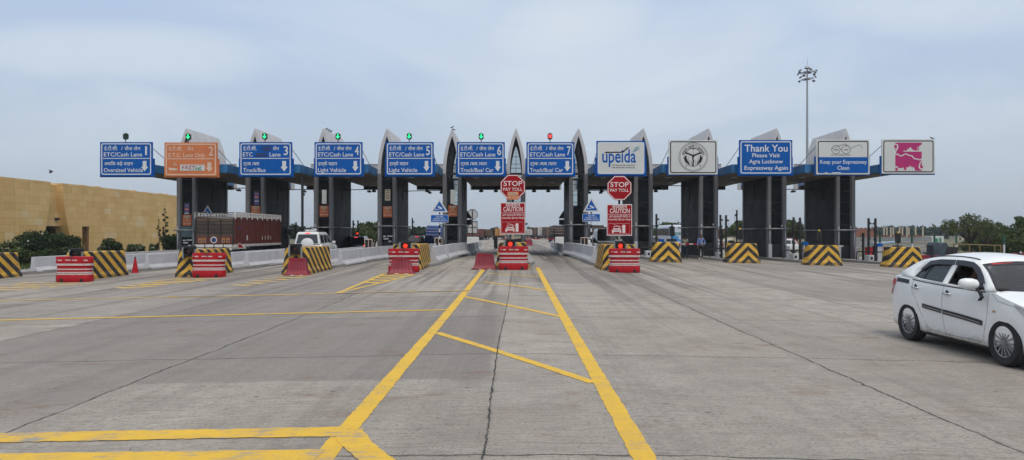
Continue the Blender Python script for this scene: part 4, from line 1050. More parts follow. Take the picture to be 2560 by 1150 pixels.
def island_gear(i, px_sig, Y, ysig, nm, boom=None):
    X = (px_sig-VX)/F*Y; z0 = gz(X, Y)+.16; s = Y/F
    r = empty('lane_light', (X, Y, z0), 'black twin-panel lane light with cross plate behind the striped block '+nm, 'lane light', 'twin-panel lane lights behind the striped blocks')
    zt = H-(ysig-VY)*s-z0
    mb = MB(); mb.tube([(0, 0, 0), (0, 0, zt)], .035, 8); mb.build('post', m_dark, r)
    mb = MB(); mb.b2(-.16, -.02, -.06, .06, zt-.62, zt); mb.b2(.02, .16, -.06, .06, zt-.62, zt); mb.build('signal_panel', m_dark, r, bevel=.01)
    mb = MB(); mb.b2(-.34, .28, -.05, .05, zt-.95, zt-.78); mb.build('cross_plate', m_dark, r)
    mb = MB(); mb.lathe([(.001, zt+.12), (.05, zt+.1), (.06, zt)], (0, 0, 0), 'Z', 10); mb.build('beacon', m_yel if i != 9 else m_dark, r)
    # barrier machine and guard rails, further back
    x = fan(i, 46.4); y = 46.4
    r = empty('barrier_machine', (x-.45, y, gz(x, y)+.15), 'low pale cabinet with a dark slot on the island '+nm, 'cabinet', 'barrier machine cabinets')
    mb = MB(); mb.b2(-.22, .22, -.18, .5, 0, .40); c = mb.build('cabinet', m_panelw, r, bevel=.02)
    mb = MB(); mb.b2(-.14, .0, -.19, -.181, .12, .28); mb.b2(-.15, .12, -.2, -.16, -.13, 0.0); mb.build('slot', m_dark, c)
    for q, (dx, dy) in enumerate(((-.25, 1.3), (.45, .1))):
        g = empty('hoop_guard', (x+dx, y+dy, gz(x, y)+.15), '%s black hoop guard rail on the island %s' % (('left', 'right')[q], nm), 'guard rail', 'black hoop guard rails')
        mb = MB(); mb.tube([(-.55, 0, 0), (-.55, 0, .52), (-.47, 0, .60), (.47, 0, .60), (.55, 0, .52), (.55, 0, 0)], .038, 8); mb.build('rail', m_dark, g, smooth='auto')
    c2 = empty('service_cabinet', (x+.55, y+1.0, gz(x, y)+.15), 'upright white cabinet with dark top on the island '+nm, 'cabinet', 'upright service cabinets')
    mb = MB(); mb.b2(-.14, .14, -.12, .12, 0, .95); cb = mb.build('cabinet', m_jersey, c2, bevel=.015)
    mb = MB(); mb.b2(-.17, .17, -.14, .14, .955, 1.15); mb.build('cabinet_lid', m_blue if i != 10 else m_dark, cb)
for i, px_, Y_, ys_, nm in ((9, 1680, 44.8, 566, 'left of the two men'), (10, 1850, 44.8, 574, 'right of the two men'), (11, 2048, 45.0, 578, 'below the spectacles board'), (12, 2245, 45.2, 583, 'nearest the white car')):
    island_gear(i, px_, Y_, ys_, nm)
def boom(x0, x1, py, Y, label, striped=True, sag=0):
    a, b = P(x0, py, Y), P(x1, py+sag, Y); L = b.x-a.x
    r = empty('boom_barrier', a, label, 'boom barrier', 'lane boom barriers')
    n = 8; mb = MB()
    for q in range(n): mb.b2(L*q/n, L*(q+1)/n, -.03, .03, -.045+(b.z-a.z)*q/n, .045+(b.z-a.z)*q/n, q % 2 if striped else 0)
    mb.build('boom_arm', [m_tape, m_plred] if striped else [m_hood, m_hood], r)
    mb = MB(); mb.b2(-.15, .15, -.15, .15, gz(a.x, Y)-a.z+.1, .15); mb.build('machine_box', m_dark, r, bevel=.02)
boom(1662, 1743, 610, 48.5, 'boom with a red and white arm behind the two standing men')
boom(2004, 2108, 615, 48.0, 'plain white boom arm crossing below the spectacles board', False)
boom(2190, 2232, 620, 47.5, 'short boom at the rightmost lane')
boom(1240, 1386, 597, 66, 'long red and white boom across the two middle lanes')
boom(1486, 1560, 603, 58, 'white boom arm behind the right stop sign post', True)
# little window cabinets behind the barriers beside the piers
for px, Y, lab in ((921, 45, 'left of the lane 5 pier'), (1096, 46, 'at the left camera notice'), (1461, 47, 'at the right camera notice')):
    X = (px-VX)/F*Y; r = empty('meter_box', (X, Y, gz(X, Y)+.17), 'small cream framed box '+lab, 'box', 'cream framed boxes on the islands')
    mb = MB(); mb.b2(-.25, .25, 0, .35, 0, 1.12); b = mb.build('box_body', m_dark, r)
    mb = MB()
    for q in (-.24, -.01, .22): mb.b2(q, q+.03, -.03, -.002, .55, 1.15)
    mb.b2(-.24, .25, -.035, -.004, 1.11, 1.16); mb.build('box_frame', m_cream, b)
# backs of the stop sign for the opposite traffic
r = empty('reversed_sign', (P(1181, 600, 80).x, 80, gz(-5, 80)), 'back of an octagon sign over a framed plate beyond the plaza', 'road sign')
s = 80/F; zf = lambda py: H-(py-VY)*s-gz(-5, 80); R = 12.5*s/math.cos(PI/8); zc = zf(536)
mb = MB(); mb.tube([(0, 0, 0), (0, 0, zc+.5)], .05, 8); mb.build('post', m_dark, r)
oc = [(R*math.cos(PI/8+PI/4*i), zc+R*math.sin(PI/8+PI/4*i)) for i in range(8)]
mb = MB(); mb.prism(oc, .06, .08); op = mb.build('octagon_plate', m_hood, r)
mb = MB()
for q in range(8): a, b = oc[q], oc[(q+1) % 8]; mb.beam((a[0], .05, a[1]), (b[0], .05, b[1]), .05)
mb.build('plate_rim', m_dark, op)
mb = MB(); mb.b2(-12*s, 12*s, .06, .08, zf(583), zf(553)); bp = mb.build('caution_plate', m_hood, r)
mb = MB()
for x in (-12*s, 12*s): mb.b2(x-.03, x+.03, .03, .058, zf(583), zf(553))
for zz in (553, 568, 583): mb.b2(-12*s, 12*s, .02, .029, zf(zz)-.03, zf(zz)+.03)
mb.build('plate_rim', m_dark, bp)
for px, lab in ((1163, 'left'), (1414, 'right')):
    X = (px-VX)/F*56.6 + (.0); z = H-(555-VY)/F*56.6
    r = empty('reversed_notice', (X, 56.9, gz(X, 57)+.17), 'dark back of a camera notice beside the %s middle pier' % lab, 'road sign'); zz = lambda py: H-(py-VY)/F*56.9-gz(X, 57)-.17
    mb = MB(); mb.tube([(0, 0, 0), (0, 0, zz(535))], .04, 8); mb.build('post', m_dark, r)
    mb = MB(); mb.prism([(-.55, zz(546)), (.55, zz(546)), (0, zz(520))], .05, .07); mb.build('triangle_plate', m_dark, r)
    mb = MB(); mb.b2(-.5, .5, .05, .07, zz(562), zz(549)); mb.build('text_plate', m_dark, r)
# signage green and white posts at the right
for px, yt, Y in ((2200, 584, 50), (2280, 585, 49), (2336, 586, 50), (2391, 588, 52), (2510, 586, 47)):
    X = (px-VX)/F*Y; z0 = gz(X, Y)-.05; h = H-(yt-VY)/F*Y-z0
    r = empty('striped_bollard', (X, Y, z0), {2200: 'green and white post right of the sensor posts', 2280: 'green and white post just right of the rightmost striped block', 2336: 'green and white post behind the wavy dark tank', 2391: 'green and white post right of the black slab', 2510: 'green and white post in front of the bushes by the car roof'}[px], 'striped post', 'green and white painted posts')
    mb = MB()
    for q, (a, b) in enumerate(((0, .35), (.35, .68), (.68, 1))): mb.tube([(0, 0, h*a), (0, 0, h*b)], .062, 10, q % 2)
    mb.build('post', [mat('post_green', (.01,.075,.05)), m_panelw], r, smooth='auto')

g = P(606, 640, 40.5); r = empty('fallen_sign', (g.x, 40.3, gz(g.x, 40.3)+1.0), 'small red and white sign lying tilted on the white barrier before the truck', 'road sign')
mb = MB(); mb.add([(-.2, 0, -.02), (.28, -.02, -.02), (-.04, -.03, .26), (-.24, -.01, .24), (-.2, .03, -.02), (.28, .01, -.02), (-.04, .0, .26), (-.24, .02, .24)], [(0,1,2,3), (4,7,6,5), (0,4,5,1), (1,5,6,2), (2,6,7,3), (3,7,4,0)]); p_ = mb.build('sign_plate', m_panelw, r)
mb = MB(); mb.add([(-.12, -.012, .02), (.2, -.028, .01), (-.03, -.036, .22), (-.18, -.022, .20)], [(0, 1, 2, 3)]); mb.build('sign_face', m_red, p_)
# ------------------------------------------------------------------ vehicles
m_carw = mat('white_car_paint', (.66,.67,.66), .28, 0, .03, 1.0, coat=.6, bstr=.0)
m_glassd = glass('car_glass', (.30,.34,.34), .50, body=(.075,.09,.095))  # bluish body colour stands in for sky reflected in the car windows
m_glassw = glass('windscreen_glass', (.72,.76,.75), .72, body=(.15,.155,.16))  # grey body colour paints in the cloud reflection on the screen
m_trim = mat('car_trim_dark', (.010,.012,.020), .45, 0, .2, 5)
m_gap = mat('panel_gap', (.07,.07,.07), .9)
m_silver = mat('wheel_silver', (.22,.225,.235), .4, .3, .1, 8, dirt=.2, dirtc=(.2,.17,.14))
m_chrome = mat('chrome', (.6,.6,.62), .18, 1, .03, 5)
m_inside = mat('cabin_dark', (.018,.016,.015), .85, 0, .2, 6)
m_seat = mat('seat_fabric', (.035,.028,.026), .9, 0, .2, 10)
m_lensr = mat('tail_lens', (.50,.010,.03), .12, 0, .2, 6, coat=.5)
m_lensw = mat('lamp_lens', (.45,.47,.5), .1, .2, .2, 8, coat=.5)

def wheel(parent, x, y, z, r, wd, side, hub=m_silver, spokes=14):
    """tyre with a spoked cover; side is the outward x direction"""
    mb = MB(); w = wd/2
    mb.lathe([(r*.64, -w*.8), (r*.72, -w), (r*.93, -w), (r, -w*.7), (r, w*.7), (r*.93, w), (r*.72, w), (r*.64, w*.8), (r*.60, 0), (r*.64, -w*.8)], (0, 0, 0), 'X', 36)
    ty = mb.build('tyre', m_black, parent, smooth='auto', loc=(x, y, z))
    mb = MB()
    for q in range(3): mb.lathe([(r*1.003, -w*.5+q*w*.5-.006), (r*1.003, -w*.5+q*w*.5+.006)], (0, 0, 0), 'X', 36)
    mb.build('tread_groove', m_gap, ty)
    if spokes:
        xo = side*w*.78
        mb = MB(); mb.lathe([(.001, xo-side*.045), (r*.60, xo-side*.045), (r*.62, xo)], (0, 0, 0), 'X', 32, 1)
        mb.lathe([(r*.585, xo), (r*.625, xo+side*.010), (r*.645, xo-side*.005)], (0, 0, 0), 'X', 32, 0)
        mb.lathe([(.001, xo+side*.02), (r*.11, xo+side*.018), (r*.13, xo-side*.01)], (0, 0, 0), 'X', 20, 0)
        for q in range(spokes):
            a = 2*PI*q/spokes; ca, sa = math.cos(a), math.sin(a); h1, h2 = .007, .015
            pts = [(r*.10, -h1), (r*.61, -h2), (r*.61, h2), (r*.10, h1)]
            vs = [(xo+side*(.012 if abs(u) < r*.3 else .006), u*ca-v*sa, u*sa+v*ca) for u, v in pts]
            vs += [(xo-side*.02, u*ca-v*sa, u*sa+v*ca) for u, v in pts]
            mb.add(vs, [(0,1,2,3), (4,7,6,5), (0,4,5,1), (1,5,6,2), (2,6,7,3), (3,7,4,0)], 0)
        mb.build('wheel_cover', [hub, m_dark], ty, smooth='auto')
    return ty
def boolean_cut(o, cutter):
    md = o.modifiers.new('cut', 'BOOLEAN'); md.operation = 'DIFFERENCE'; md.object = cutter; md.solver = 'EXACT'; md.material_mode = 'TRANSFER'
    bpy.context.view_layer.update()
    me = bpy.data.meshes.new_from_object(o.evaluated_get(bpy.context.evaluated_depsgraph_get()))
    o.modifiers.clear(); o.data = me; bpy.data.objects.remove(cutter)

def interp(tab, y):
    if y <= tab[0][0]: return tab[0][1]
    for (a, u), (b, v) in zip(tab[:-1], tab[1:]):
        if y <= b: f = (y-a)/(b-a); return u+(v-u)*f
    return tab[-1][1]
def scurve(tab, y):
    """smooth (catmull-rom like) interpolation"""
    if y <= tab[0][0]: return tab[0][1]
    for i, ((a, u), (b, v)) in enumerate(zip(tab[:-1], tab[1:])):
        if y <= b:
            f = (y-a)/(b-a); p0 = tab[max(i-1, 0)]; p3 = tab[min(i+2, len(tab)-1)]
            m0 = (v-p0[1])/(b-p0[0])*(b-a) if b != p0[0] else 0; m1 = (p3[1]-u)/(p3[0]-a)*(b-a) if p3[0] != a else 0
            return (2*f**3-3*f*f+1)*u+(f**3-2*f*f+f)*m0+(-2*f**3+3*f*f)*v+(f**3-f*f)*m1
    return tab[-1][1]

def saloon(loc):
    r = empty('saloon_car', loc, 'white saloon car with dirty sills, driving towards the camera at the right edge', 'car')
    def bodymat():
        m, t = new_mat('dusty_white_paint'); tc = t.n('ShaderNodeTexCoord').outputs['Object']; sp = t.n('ShaderNodeSeparateXYZ', {0: tc})
        n = t.noise(tc, 5, 7, .7); n2 = t.noise(tc, 1.3, 5)
        col = t.mix(t.ramp(n2, .3, .7), C(.74,.76,.76), C(.80,.81,.80))
        low = t.ramp(t.math('ADD', sp.outputs[2], t.math('MULTIPLY', n, -.30)), .22, .0)
        col = t.mix(t.math('MULTIPLY', low, .9), col, C(.20,.165,.115))
        col = t.mix(t.math('MULTIPLY', t.ramp(sp.outputs[2], .8, .3), t.ramp(n, .5, .85, 0, .08)), col, C(.30,.27,.21))
        finish(t, col, t.math('ADD', .26, t.math('MULTIPLY', low, .5)), 0, None, coat=.5); return m
    mbody = bodymat()
    E_ = [(-2.02, .60), (-1.95, .70), (-1.8, .79), (-1.5, .885), (-1.15, .965), (-.92, 1.02), (-.6, 1.015), (0, 1.03), (.8, 1.06), (1.3, 1.085), (1.6, 1.095), (1.85, 1.088), (1.955, 1.065), (1.99, 1.01), (2.02, .90)]
    def Wp(y):
        d = max(0, abs(y)-1.25)/.78; return .845*(1-(.30 if y < 0 else .20)*d**(2.4 if y < 0 else 3.6))
    VZ = [(.16, .90), (.24, .935), (.34, .962), (.5, .985), (.62, .995), (.75, 1.0), (.88, .992), (1.0, .968), (1.13, .925)]
    def S(y, z):
        x = Wp(y)*scurve(VZ, z)
        for yc in (-1.215, 1.215):
            d = math.hypot(y-yc, z-.335)
            if .3 < d < .56 and z > .12: x += .020*math.exp(-((d-.41)/.05)**2)
        return x
    ybs = sorted(set([round(-2.02+.07*i, 3) for i in range(58)]+[2.02, -1.99, 1.985]))
    rings = []
    for y in ybs:
        e = scurve(E_, y); zb = .19+.10*max(0, (abs(y)-1.6)/.42)**2
        if e < zb+.1: e = zb+.1
        zs = [zb+(e-zb)*f for f in (0, .04, .12, .22, .33, .44, .55, .66, .77, .87, .94, 1.0)]
        side = [(S(y, z), z) for z in zs]
        xe = side[-1][0]; side[0] = (side[0][0]-.04, side[0][1])
        crown = .055 if y < -.9 else (.035 if y > 1.5 else .0)
        deck = [(xe*.955, e+.014), (xe*.8, e+.014+crown*.45), (xe*.5, e+.014+crown*.8), (xe*.2, e+.014+crown)]
        prof = side+deck
        ring_ = [(x, y, z) for x, z in prof]+[(-x, y, z) for x, z in prof[::-1]]
        rings.append(ring_)
    mb = MB(); mb.loft(rings); body = mb.build('car_body', [mbody, m_inside], r, smooth=True)
    body.data.materials.clear(); body.data.materials.append(mbody)
    for yc in (-1.215, 1.215):
        for s in (-1, 1):
            c = MB(); c.lathe([(.001, -.24), (.405, -.24), (.405, .24), (.001, .24)], (s*.86, yc, .335), 'X', 40)
            cu = c.build('cutter', m_inside); boolean_cut(body, cu)
    body.data.polygons.foreach_set('use_smooth', [True]*len(body.data.polygons)); body.data.set_sharp_from_angle(angle=.6)
    # upper structure as an analytic side surface
    def rail(y): return scurve([(-.6, 1.33), (-.36, 1.405), (0, 1.452), (.4, 1.462), (.8, 1.447), (1.12, 1.40), (1.4, 1.30)], y)
    def PS(y, z, off=0):
        e = scurve(E_, y); f = (z-e)/(1.45-e); b = S(y, e)-.012
        return b+(.60-b)*f**1.15*(1) + off if f > 0 else b+off
    outer = [(-.99, 1.03), (-.86, 1.13), (-.62, 1.295), (-.42, 1.395), (-.30, 1.43), (0, 1.462), (.4, 1.472), (.8, 1.457), (1.08, 1.41), (1.25, 1.345), (1.45, 1.235), (1.64, 1.135), (1.5, 1.12), (1.0, 1.068), (.4, 1.045), (-.2, 1.022), (-.7, 1.01)]
    w1 = [(-.78, 1.025), (-.62, 1.155), (-.44, 1.285), (-.27, 1.378), (-.05, 1.408), (.13, 1.415), (.165, 1.06), (-.3, 1.04)]
    w2 = [(.285, 1.065), (.25, 1.415), (.62, 1.405), (.86, 1.375), (1.0, 1.27), (1.13, 1.115), (.9, 1.09)]
    def sidepoly(mb, poly, holes, s, off, k=None, sub=True):
        loops = [[Vector((p[0], p[1], 0)) for p in poly]]+[[Vector((p[0], p[1], 0)) for p in h] for h in holes]
        allp = [p for l in loops for p in l]; tri = tessellate_polygon(loops)
        mb.add([(s*PS(p.x, p.y, off), p.x, p.y) for p in allp], [tuple(q) for q in tri], k)
    for s in (-1, 1):
        mb = MB(); sidepoly(mb, outer, [w1, w2], s, 0)
        o = mb.build('pillar_frame', mbody, body, smooth=True); so_ = o.modifiers.new('thick', 'SOLIDIFY'); so_.thickness = .035; so_.offset = 0
        # black frames
        def fr(wp, gw):
            n = len(wp); cx = sum(p[0] for p in wp)/n; cz = sum(p[1] for p in wp)/n
            inn = [(cx+(p[0]-cx)*.93, cz+(p[1]-cz)*.88) for p in wp]
            mb.add([(s*PS(a, b, .004), a, b) for a, b in wp]+[(s*PS(a, b, .004), a, b) for a, b in inn], [(i, (i+1) % n, n+(i+1) % n, n+i) for i in range(n)])
            return inn
        mb = MB(); fr(w1, 0); i2 = fr(w2, 0)
        mb.add([(s*PS(a, b, .006), a, b) for a, b in ((.875, 1.09), (.915, 1.09), (.785, 1.39), (.745, 1.39))], [(0, 1, 2, 3)])
        sidepoly(mb, [(-.78, 1.025), (-.62, 1.155), (-.50, 1.24), (-.46, 1.035)], [], s, .006)
        mb.build('window_trim', m_trim, o)
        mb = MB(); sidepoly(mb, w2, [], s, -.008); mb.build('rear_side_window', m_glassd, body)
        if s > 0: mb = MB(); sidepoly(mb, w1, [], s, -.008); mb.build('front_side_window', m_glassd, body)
        # rain visors
        v1 = [(-.72, 1.13), (-.62, 1.12), (-.46, 1.25), (-.28, 1.345), (-.05, 1.362), (.17, 1.362), (.205, 1.445), (0, 1.443), (-.25, 1.425), (-.45, 1.35), (-.62, 1.23)]
        v2 = [(.225, 1.445), (.205, 1.362), (.6, 1.358), (.80, 1.338), (.97, 1.235), (1.02, 1.255), (.88, 1.40), (.62, 1.438)]
        mb = MB(); sidepoly(mb, v1, [], s, .028); vo = mb.build('rain_visor', m_trim, body); q = vo.modifiers.new('thick', 'SOLIDIFY'); q.thickness = .012
        mb = MB(); sidepoly(mb, v2, [], s, .028); vo = mb.build('rain_visor', m_trim, body); q = vo.modifiers.new('thick', 'SOLIDIFY'); q.thickness = .012
    # roof
    ys_ = [-.40+.07*i for i in range(25)]; mb = MB(); rr = []
    for y in ys_:
        zr = scurve([(-.45, 1.375), (-.30, 1.432), (0, 1.464), (.4, 1.474), (.8, 1.459), (1.08, 1.412), (1.30, 1.33)], y); xr = PS(y, zr)+.004
        cr = scurve([(-.45, .055), (-.2, .085), (.3, .095), (.8, .085), (1.3, .06)], y)
        yf = lambda u: y-(.07*(1-u*u) if y < -.1 else 0)+(.06*(1-u*u) if y > 1.1 else 0)
        rr.append([(u*xr, yf(u), zr+cr*(1-abs(u)**2.4)) for u in [-1+i/8 for i in range(17)]])
    mb.loft(rr, cap=False, closed=False); o = mb.build('roof', mbody, body, smooth=True)
    mb = MB()
    for s in (-1, 1): mb.tube([(s*(PS(y, scurve([(-.45, 1.375), (-.30, 1.432), (0, 1.464), (.4, 1.474), (.8, 1.459), (1.08, 1.412), (1.30, 1.33)], y))-.05), y, scurve([(-.45, 1.375), (-.30, 1.432), (0, 1.464), (.4, 1.474), (.8, 1.459), (1.08, 1.412), (1.30, 1.33)], y)+.026) for y in ys_[2:]], .009, 6)
    mb.build('roof_gutter', m_trim, o)
    # windscreen and rear screen
    def screen(ps, pe, mname, m, inset=0):
        rr = []
        for f in [i/8 for i in range(9)]:
            row = []
            for u in [-1+i/6 for i in range(13)]:
                a = Vector((ps[0]*u, ps[1]-ps[3]*(1-u*u), ps[2]+ps[4]*(1-u*u))); b = Vector((pe[0]*u, pe[1]-pe[3]*(1-u*u), pe[2]+pe[4]*(1-u*u)))
                row.append(tuple(a.lerp(b, f)+Vector((0, 0, .02*math.sin(PI*f)))))
            rr.append(row)
        mb = MB(); mb.loft(rr, cap=False, closed=False); return mb.build(mname, m, body, smooth=True), rr
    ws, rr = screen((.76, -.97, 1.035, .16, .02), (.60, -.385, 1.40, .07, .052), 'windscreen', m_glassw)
    # black ceramic edge, tint band and red sticker, lying just above the glass
    up = Vector((0, -.5, .8)).normalized()*.005
    mb = MB()
    def patch(i0, i1, j0, j1, k, lift=1.0):
        for i in range(i0, i1):
            for j in range(j0, j1):
                q = [rr[i][j], rr[i][j+1], rr[i+1][j+1], rr[i+1][j]]; mb.add([tuple(Vector(p)+up*lift) for p in q], [(0, 1, 2, 3)], k)
    patch(7, 8, 0, 12, 0); patch(0, 1, 0, 12, 0)
    for j in (0, 11):
        for i in range(1, 7):
            a, b, c, d = [Vector(p) for p in (rr[i][j], rr[i][j+1], rr[i+1][j+1], rr[i+1][j])]
            if j == 0: b = a.lerp(b, .35); c = d.lerp(c, .35)
            else: a = b.lerp(a, .35); d = c.lerp(d, .35)
            mb.add([tuple(p+up) for p in (a, b, c, d)], [(0, 1, 2, 3)], 0)
    a, b, c, d = [Vector(p) for p in (rr[7][1], rr[7][4], rr[8][4], rr[8][1])]
    mb.add([tuple(p+up*2) for p in (a.lerp(d, .35), b.lerp(c, .60), b.lerp(c, .75), a.lerp(d, .80))], [(0, 1, 2, 3)], 1)
    mb.build('screen_edge', [m_trim, mat('red_sticker', (.6,.04,.04), .5)], ws)
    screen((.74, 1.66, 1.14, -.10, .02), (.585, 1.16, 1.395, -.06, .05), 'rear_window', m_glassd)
    # cabin
    mb = MB(); mb.b2(-.70, .70, -.62, 1.45, 1.02, 1.045); mb.b2(-.74, .74, -1.0, -.55, .99, 1.075); mb.build('dashboard', m_inside, body, bevel=.02)
    # body is closed at belt height, so seats rise from the dark deck
    for sx in (-.36, .36):
        mb = MB(); rg = []
        for zz, hw_, yy in ((1.0, .23, .22), (1.12, .235, .25), (1.22, .21, .28), (1.27, .12, .30)): rg.append([(sx+a, yy+b, zz) for a, b in rrect(-hw_, hw_, -.055, .055, .05, 3)])
        mb.loft(rg); st_ = mb.build('front_seat', m_seat, body, smooth=True)
        mb = MB(); mb.loft([[(sx+a, .315+b, zz) for a, b in rrect(-w_, w_, -.04, .04, .035, 3)] for zz, w_ in ((1.27, .10), (1.30, .13), (1.39, .125), (1.42, .09))]); mb.build('head_restraint', m_seat, st_, smooth=True)
    mb = MB(); mb.loft([[(a, 1.15+b+zz*.1, zz) for a, b in rrect(-w_, w_, -.06, .06, .05, 3)] for zz, w_ in ((1.0, .60), (1.12, .6), (1.2, .5))]); mb.build('rear_seat', m_seat, body, smooth=True)
    mb = MB(); mb.lathe([(.17, 0), (.185, .012), (.17, .024), (.16, .012), (.17, 0)], (0, 0, 0), 'Y', 24); o = mb.build('steering_wheel', m_inside, body, smooth=True, loc=(-.36, -.48, 1.10)); o.rotation_euler = (-.5, 0, 0)
    mb = MB(); mb.tube([(0, -.43, 1.385), (0, -.41, 1.43)], .01, 6); mb.b2(-.11, .11, -.46, -.44, 1.34, 1.395); mb.build('rear_view_mirror', m_panelw, body, bevel=.01)
    # seams, mouldings, handles, lamps following the flank
    def flank(name, polys, m, off=.003, par=body, both=True):
        for s in (-1, 1):
            for pl in polys:
                mb = MB(); n = len(pl)//2
                mb.add([(s*(S(y, z)+off), y, z) for y, z in pl], [(i, i+1, len(pl)-2-i, len(pl)-1-i) for i in range(n-1)])
                o = mb.build(name, m, par)
        return o
    def line(pts, w=.005):
        L, R = ribbon2(pts, w); return L+R[::-1]
    def dense(pts, n=8):
        out = []
        for a, b in zip(pts[:-1], pts[1:]): out += [(a[0]+(b[0]-a[0])*i/n, a[1]+(b[1]-a[1])*i/n) for i in range(n)]
        return out+[pts[-1]]
    flank('door_gap', [line(dense(p)) for p in ([(.215, 1.09), (.225, .8), (.20, .5), (.17, .26)], [(-.86, 1.02), (-.885, .85), (-.88, .6), (-.80, .36), (-.74, .27)], [(-.74, .27), (.17, .255), (.60, .275), (.70, .36), (.78, .5), (.96, .74), (1.10, .88), (1.12, 1.07)], [(-.95, .99), (-1.10, .90), (-1.5, .84)], [(1.62, 1.10), (1.75, .8), (1.8, .55)])], m_gap)
    mo1 = [(-.76+i*.115, .545+.01*i) for i in range(9)]; mo2 = [(.235+i*.115, .640+.012*(i-8)+.05) for i in range(6)]
    def band(pts, w):
        w = [w*min(1, .45+.3*i, .45+.3*(len(pts)-1-i)) if 0 else w for i in range(len(pts))]; L, R = ribbon2(pts, w); return L+R[::-1]
    mo1 = [(-.78, .548), (-.70, .556), (-.5, .572), (-.2, .592), (.05, .606), (.185, .613)]; mo2 = [(.225, .616), (.4, .628), (.6, .642), (.70, .65), (.76, .655)]
    mm = flank('side_moulding', [band(mo1, .075), band(mo2, .07)], m_trim, .014)
    flank('moulding_strip', [band([(p[0]*.96+.01, p[1]-.004) for p in mo1], .014), band([(p[0]*.97+.01, p[1]-.004) for p in mo2], .014)], m_steel, .018, body)
    for y0, z0 in ((.10, .905), (1.0, .935)):
        for s in (-1, 1):
            mb = MB(); x = s*(S(y0, z0)+.018); mb.tube([(x-s*.02, y0-.10, z0-.004), (x+s*.008, y0-.07, z0), (x+s*.010, y0+.07, z0+.004), (x-s*.02, y0+.10, z0+.006)], [.010, .015, .015, .010], 8)
            h = mb.build('door_handle', m_chrome, body, smooth=True)
            mb = MB(); mb.lathe([(.001, .0), (.035, .002), (.04, -.003)], (s*(S(y0, z0)+.003), y0, z0+.018), 'X', 14); mb.build('handle_recess', m_trim, h)
    flank('belt_trim', [line([(-.80, 1.005), (-.4, 1.012), (0, 1.018), (.4, 1.03), (.8, 1.045), (1.14, 1.065)], .016)], m_trim, .004)
    flank('decal_band', [[(1.22, .985), (1.35, .99), (1.5, .995), (1.64, 1.0), (1.66, 1.07), (1.5, 1.066), (1.36, 1.06), (1.24, 1.055)]], m_trim, .004)
    flank('tail_light', [[(1.66, 1.04), (1.74, 1.05), (1.82, 1.04), (1.90, 1.0), (1.97, .93), (1.985, .76), (1.93, .74), (1.86, .75), (1.80, .80), (1.72, .93)]], m_lensr, .010)
    flank('headlight', [[(-1.42, .885), (-1.55, .855), (-1.7, .80), (-1.85, .74), (-1.90, .70), (-1.88, .60), (-1.8, .60), (-1.7, .66), (-1.56, .76), (-1.45, .84)]], m_lensw, .010)
    flank('bumper_trim', [[(-1.62, .54), (-1.75, .52), (-1.85, .5), (-1.86, .42), (-1.75, .44), (-1.62, .48)]], m_trim, .006)
    flank('side_indicator', [[(-1.02, .765), (-1.07, .765), (-1.08, .735), (-1.01, .735)]], mat('amber_lens', (.35,.2,.05), .2), .010)
    if 0: flank('fuel_flap', [line(dense([(1.30, .86), (1.46, .86), (1.46, .72), (1.30, .72), (1.30, .86)], 3), .006)], m_gap, .002)
    # mirrors
    for s in (-1, 1):
        rg = []
        for q, k in ((0, .35), (.12, .8), (.35, 1), (.7, 1), (.92, .8), (1, .45)):
            rg.append([(s*(.87+.25*q), -.71+.075*k*math.cos(a)+.05*q, 1.115+.082*k*math.sin(a)) for a in [2*PI*i/16 for i in range(16)]])
        mb = MB(); mb.loft(rg); mr = mb.build('wing_mirror', mbody, body, smooth=True)
        mb = MB(); mb.tube([(s*.80, -.66, 1.045), (s*.93, -.69, 1.07)], [.03, .022], 8); mb.build('mirror_arm', m_trim, mr)
        if s < 0:
            mb = MB()
            pts = [(-.93, -.72, 1.05), (-.90, -.78, .99), (-.89, -.80, .93), (-.92, -.79, .88)]
            for j in range(5):
                dx = random.uniform(-.02, .02); mb.tube([(p[0]+dx*(i+1)*.5, p[1]-.03+dx, p[2]) for i, p in enumerate(pts)], [.012, .022, .018, .008], 5)
            mb.build('black_tassel', m_black, mr)
    mb = MB(); mb.b2(-.72, .72, -1.6, 1.6, .16, .22); mb.b2(-.6, .6, -1.9, 1.95, .22, .3); mb.build('underbody', m_inside, body)
    mb = MB(); mb.b2(-.55, .55, -2.06, -1.98, .36, .52); mb.build('grille', m_trim, body)
    for yc in (-1.215, 1.215):
        for s in (-1, 1): wheel(r, s*.742, yc, .33, .33, .20, s)
    return r
CAR = (7.66, 11.2)
saloon((CAR[0], CAR[1], gz(CAR[0], CAR[1])))
bpy.data.objects['saloon_car'].rotation_euler = (0, math.atan(.02), 0)

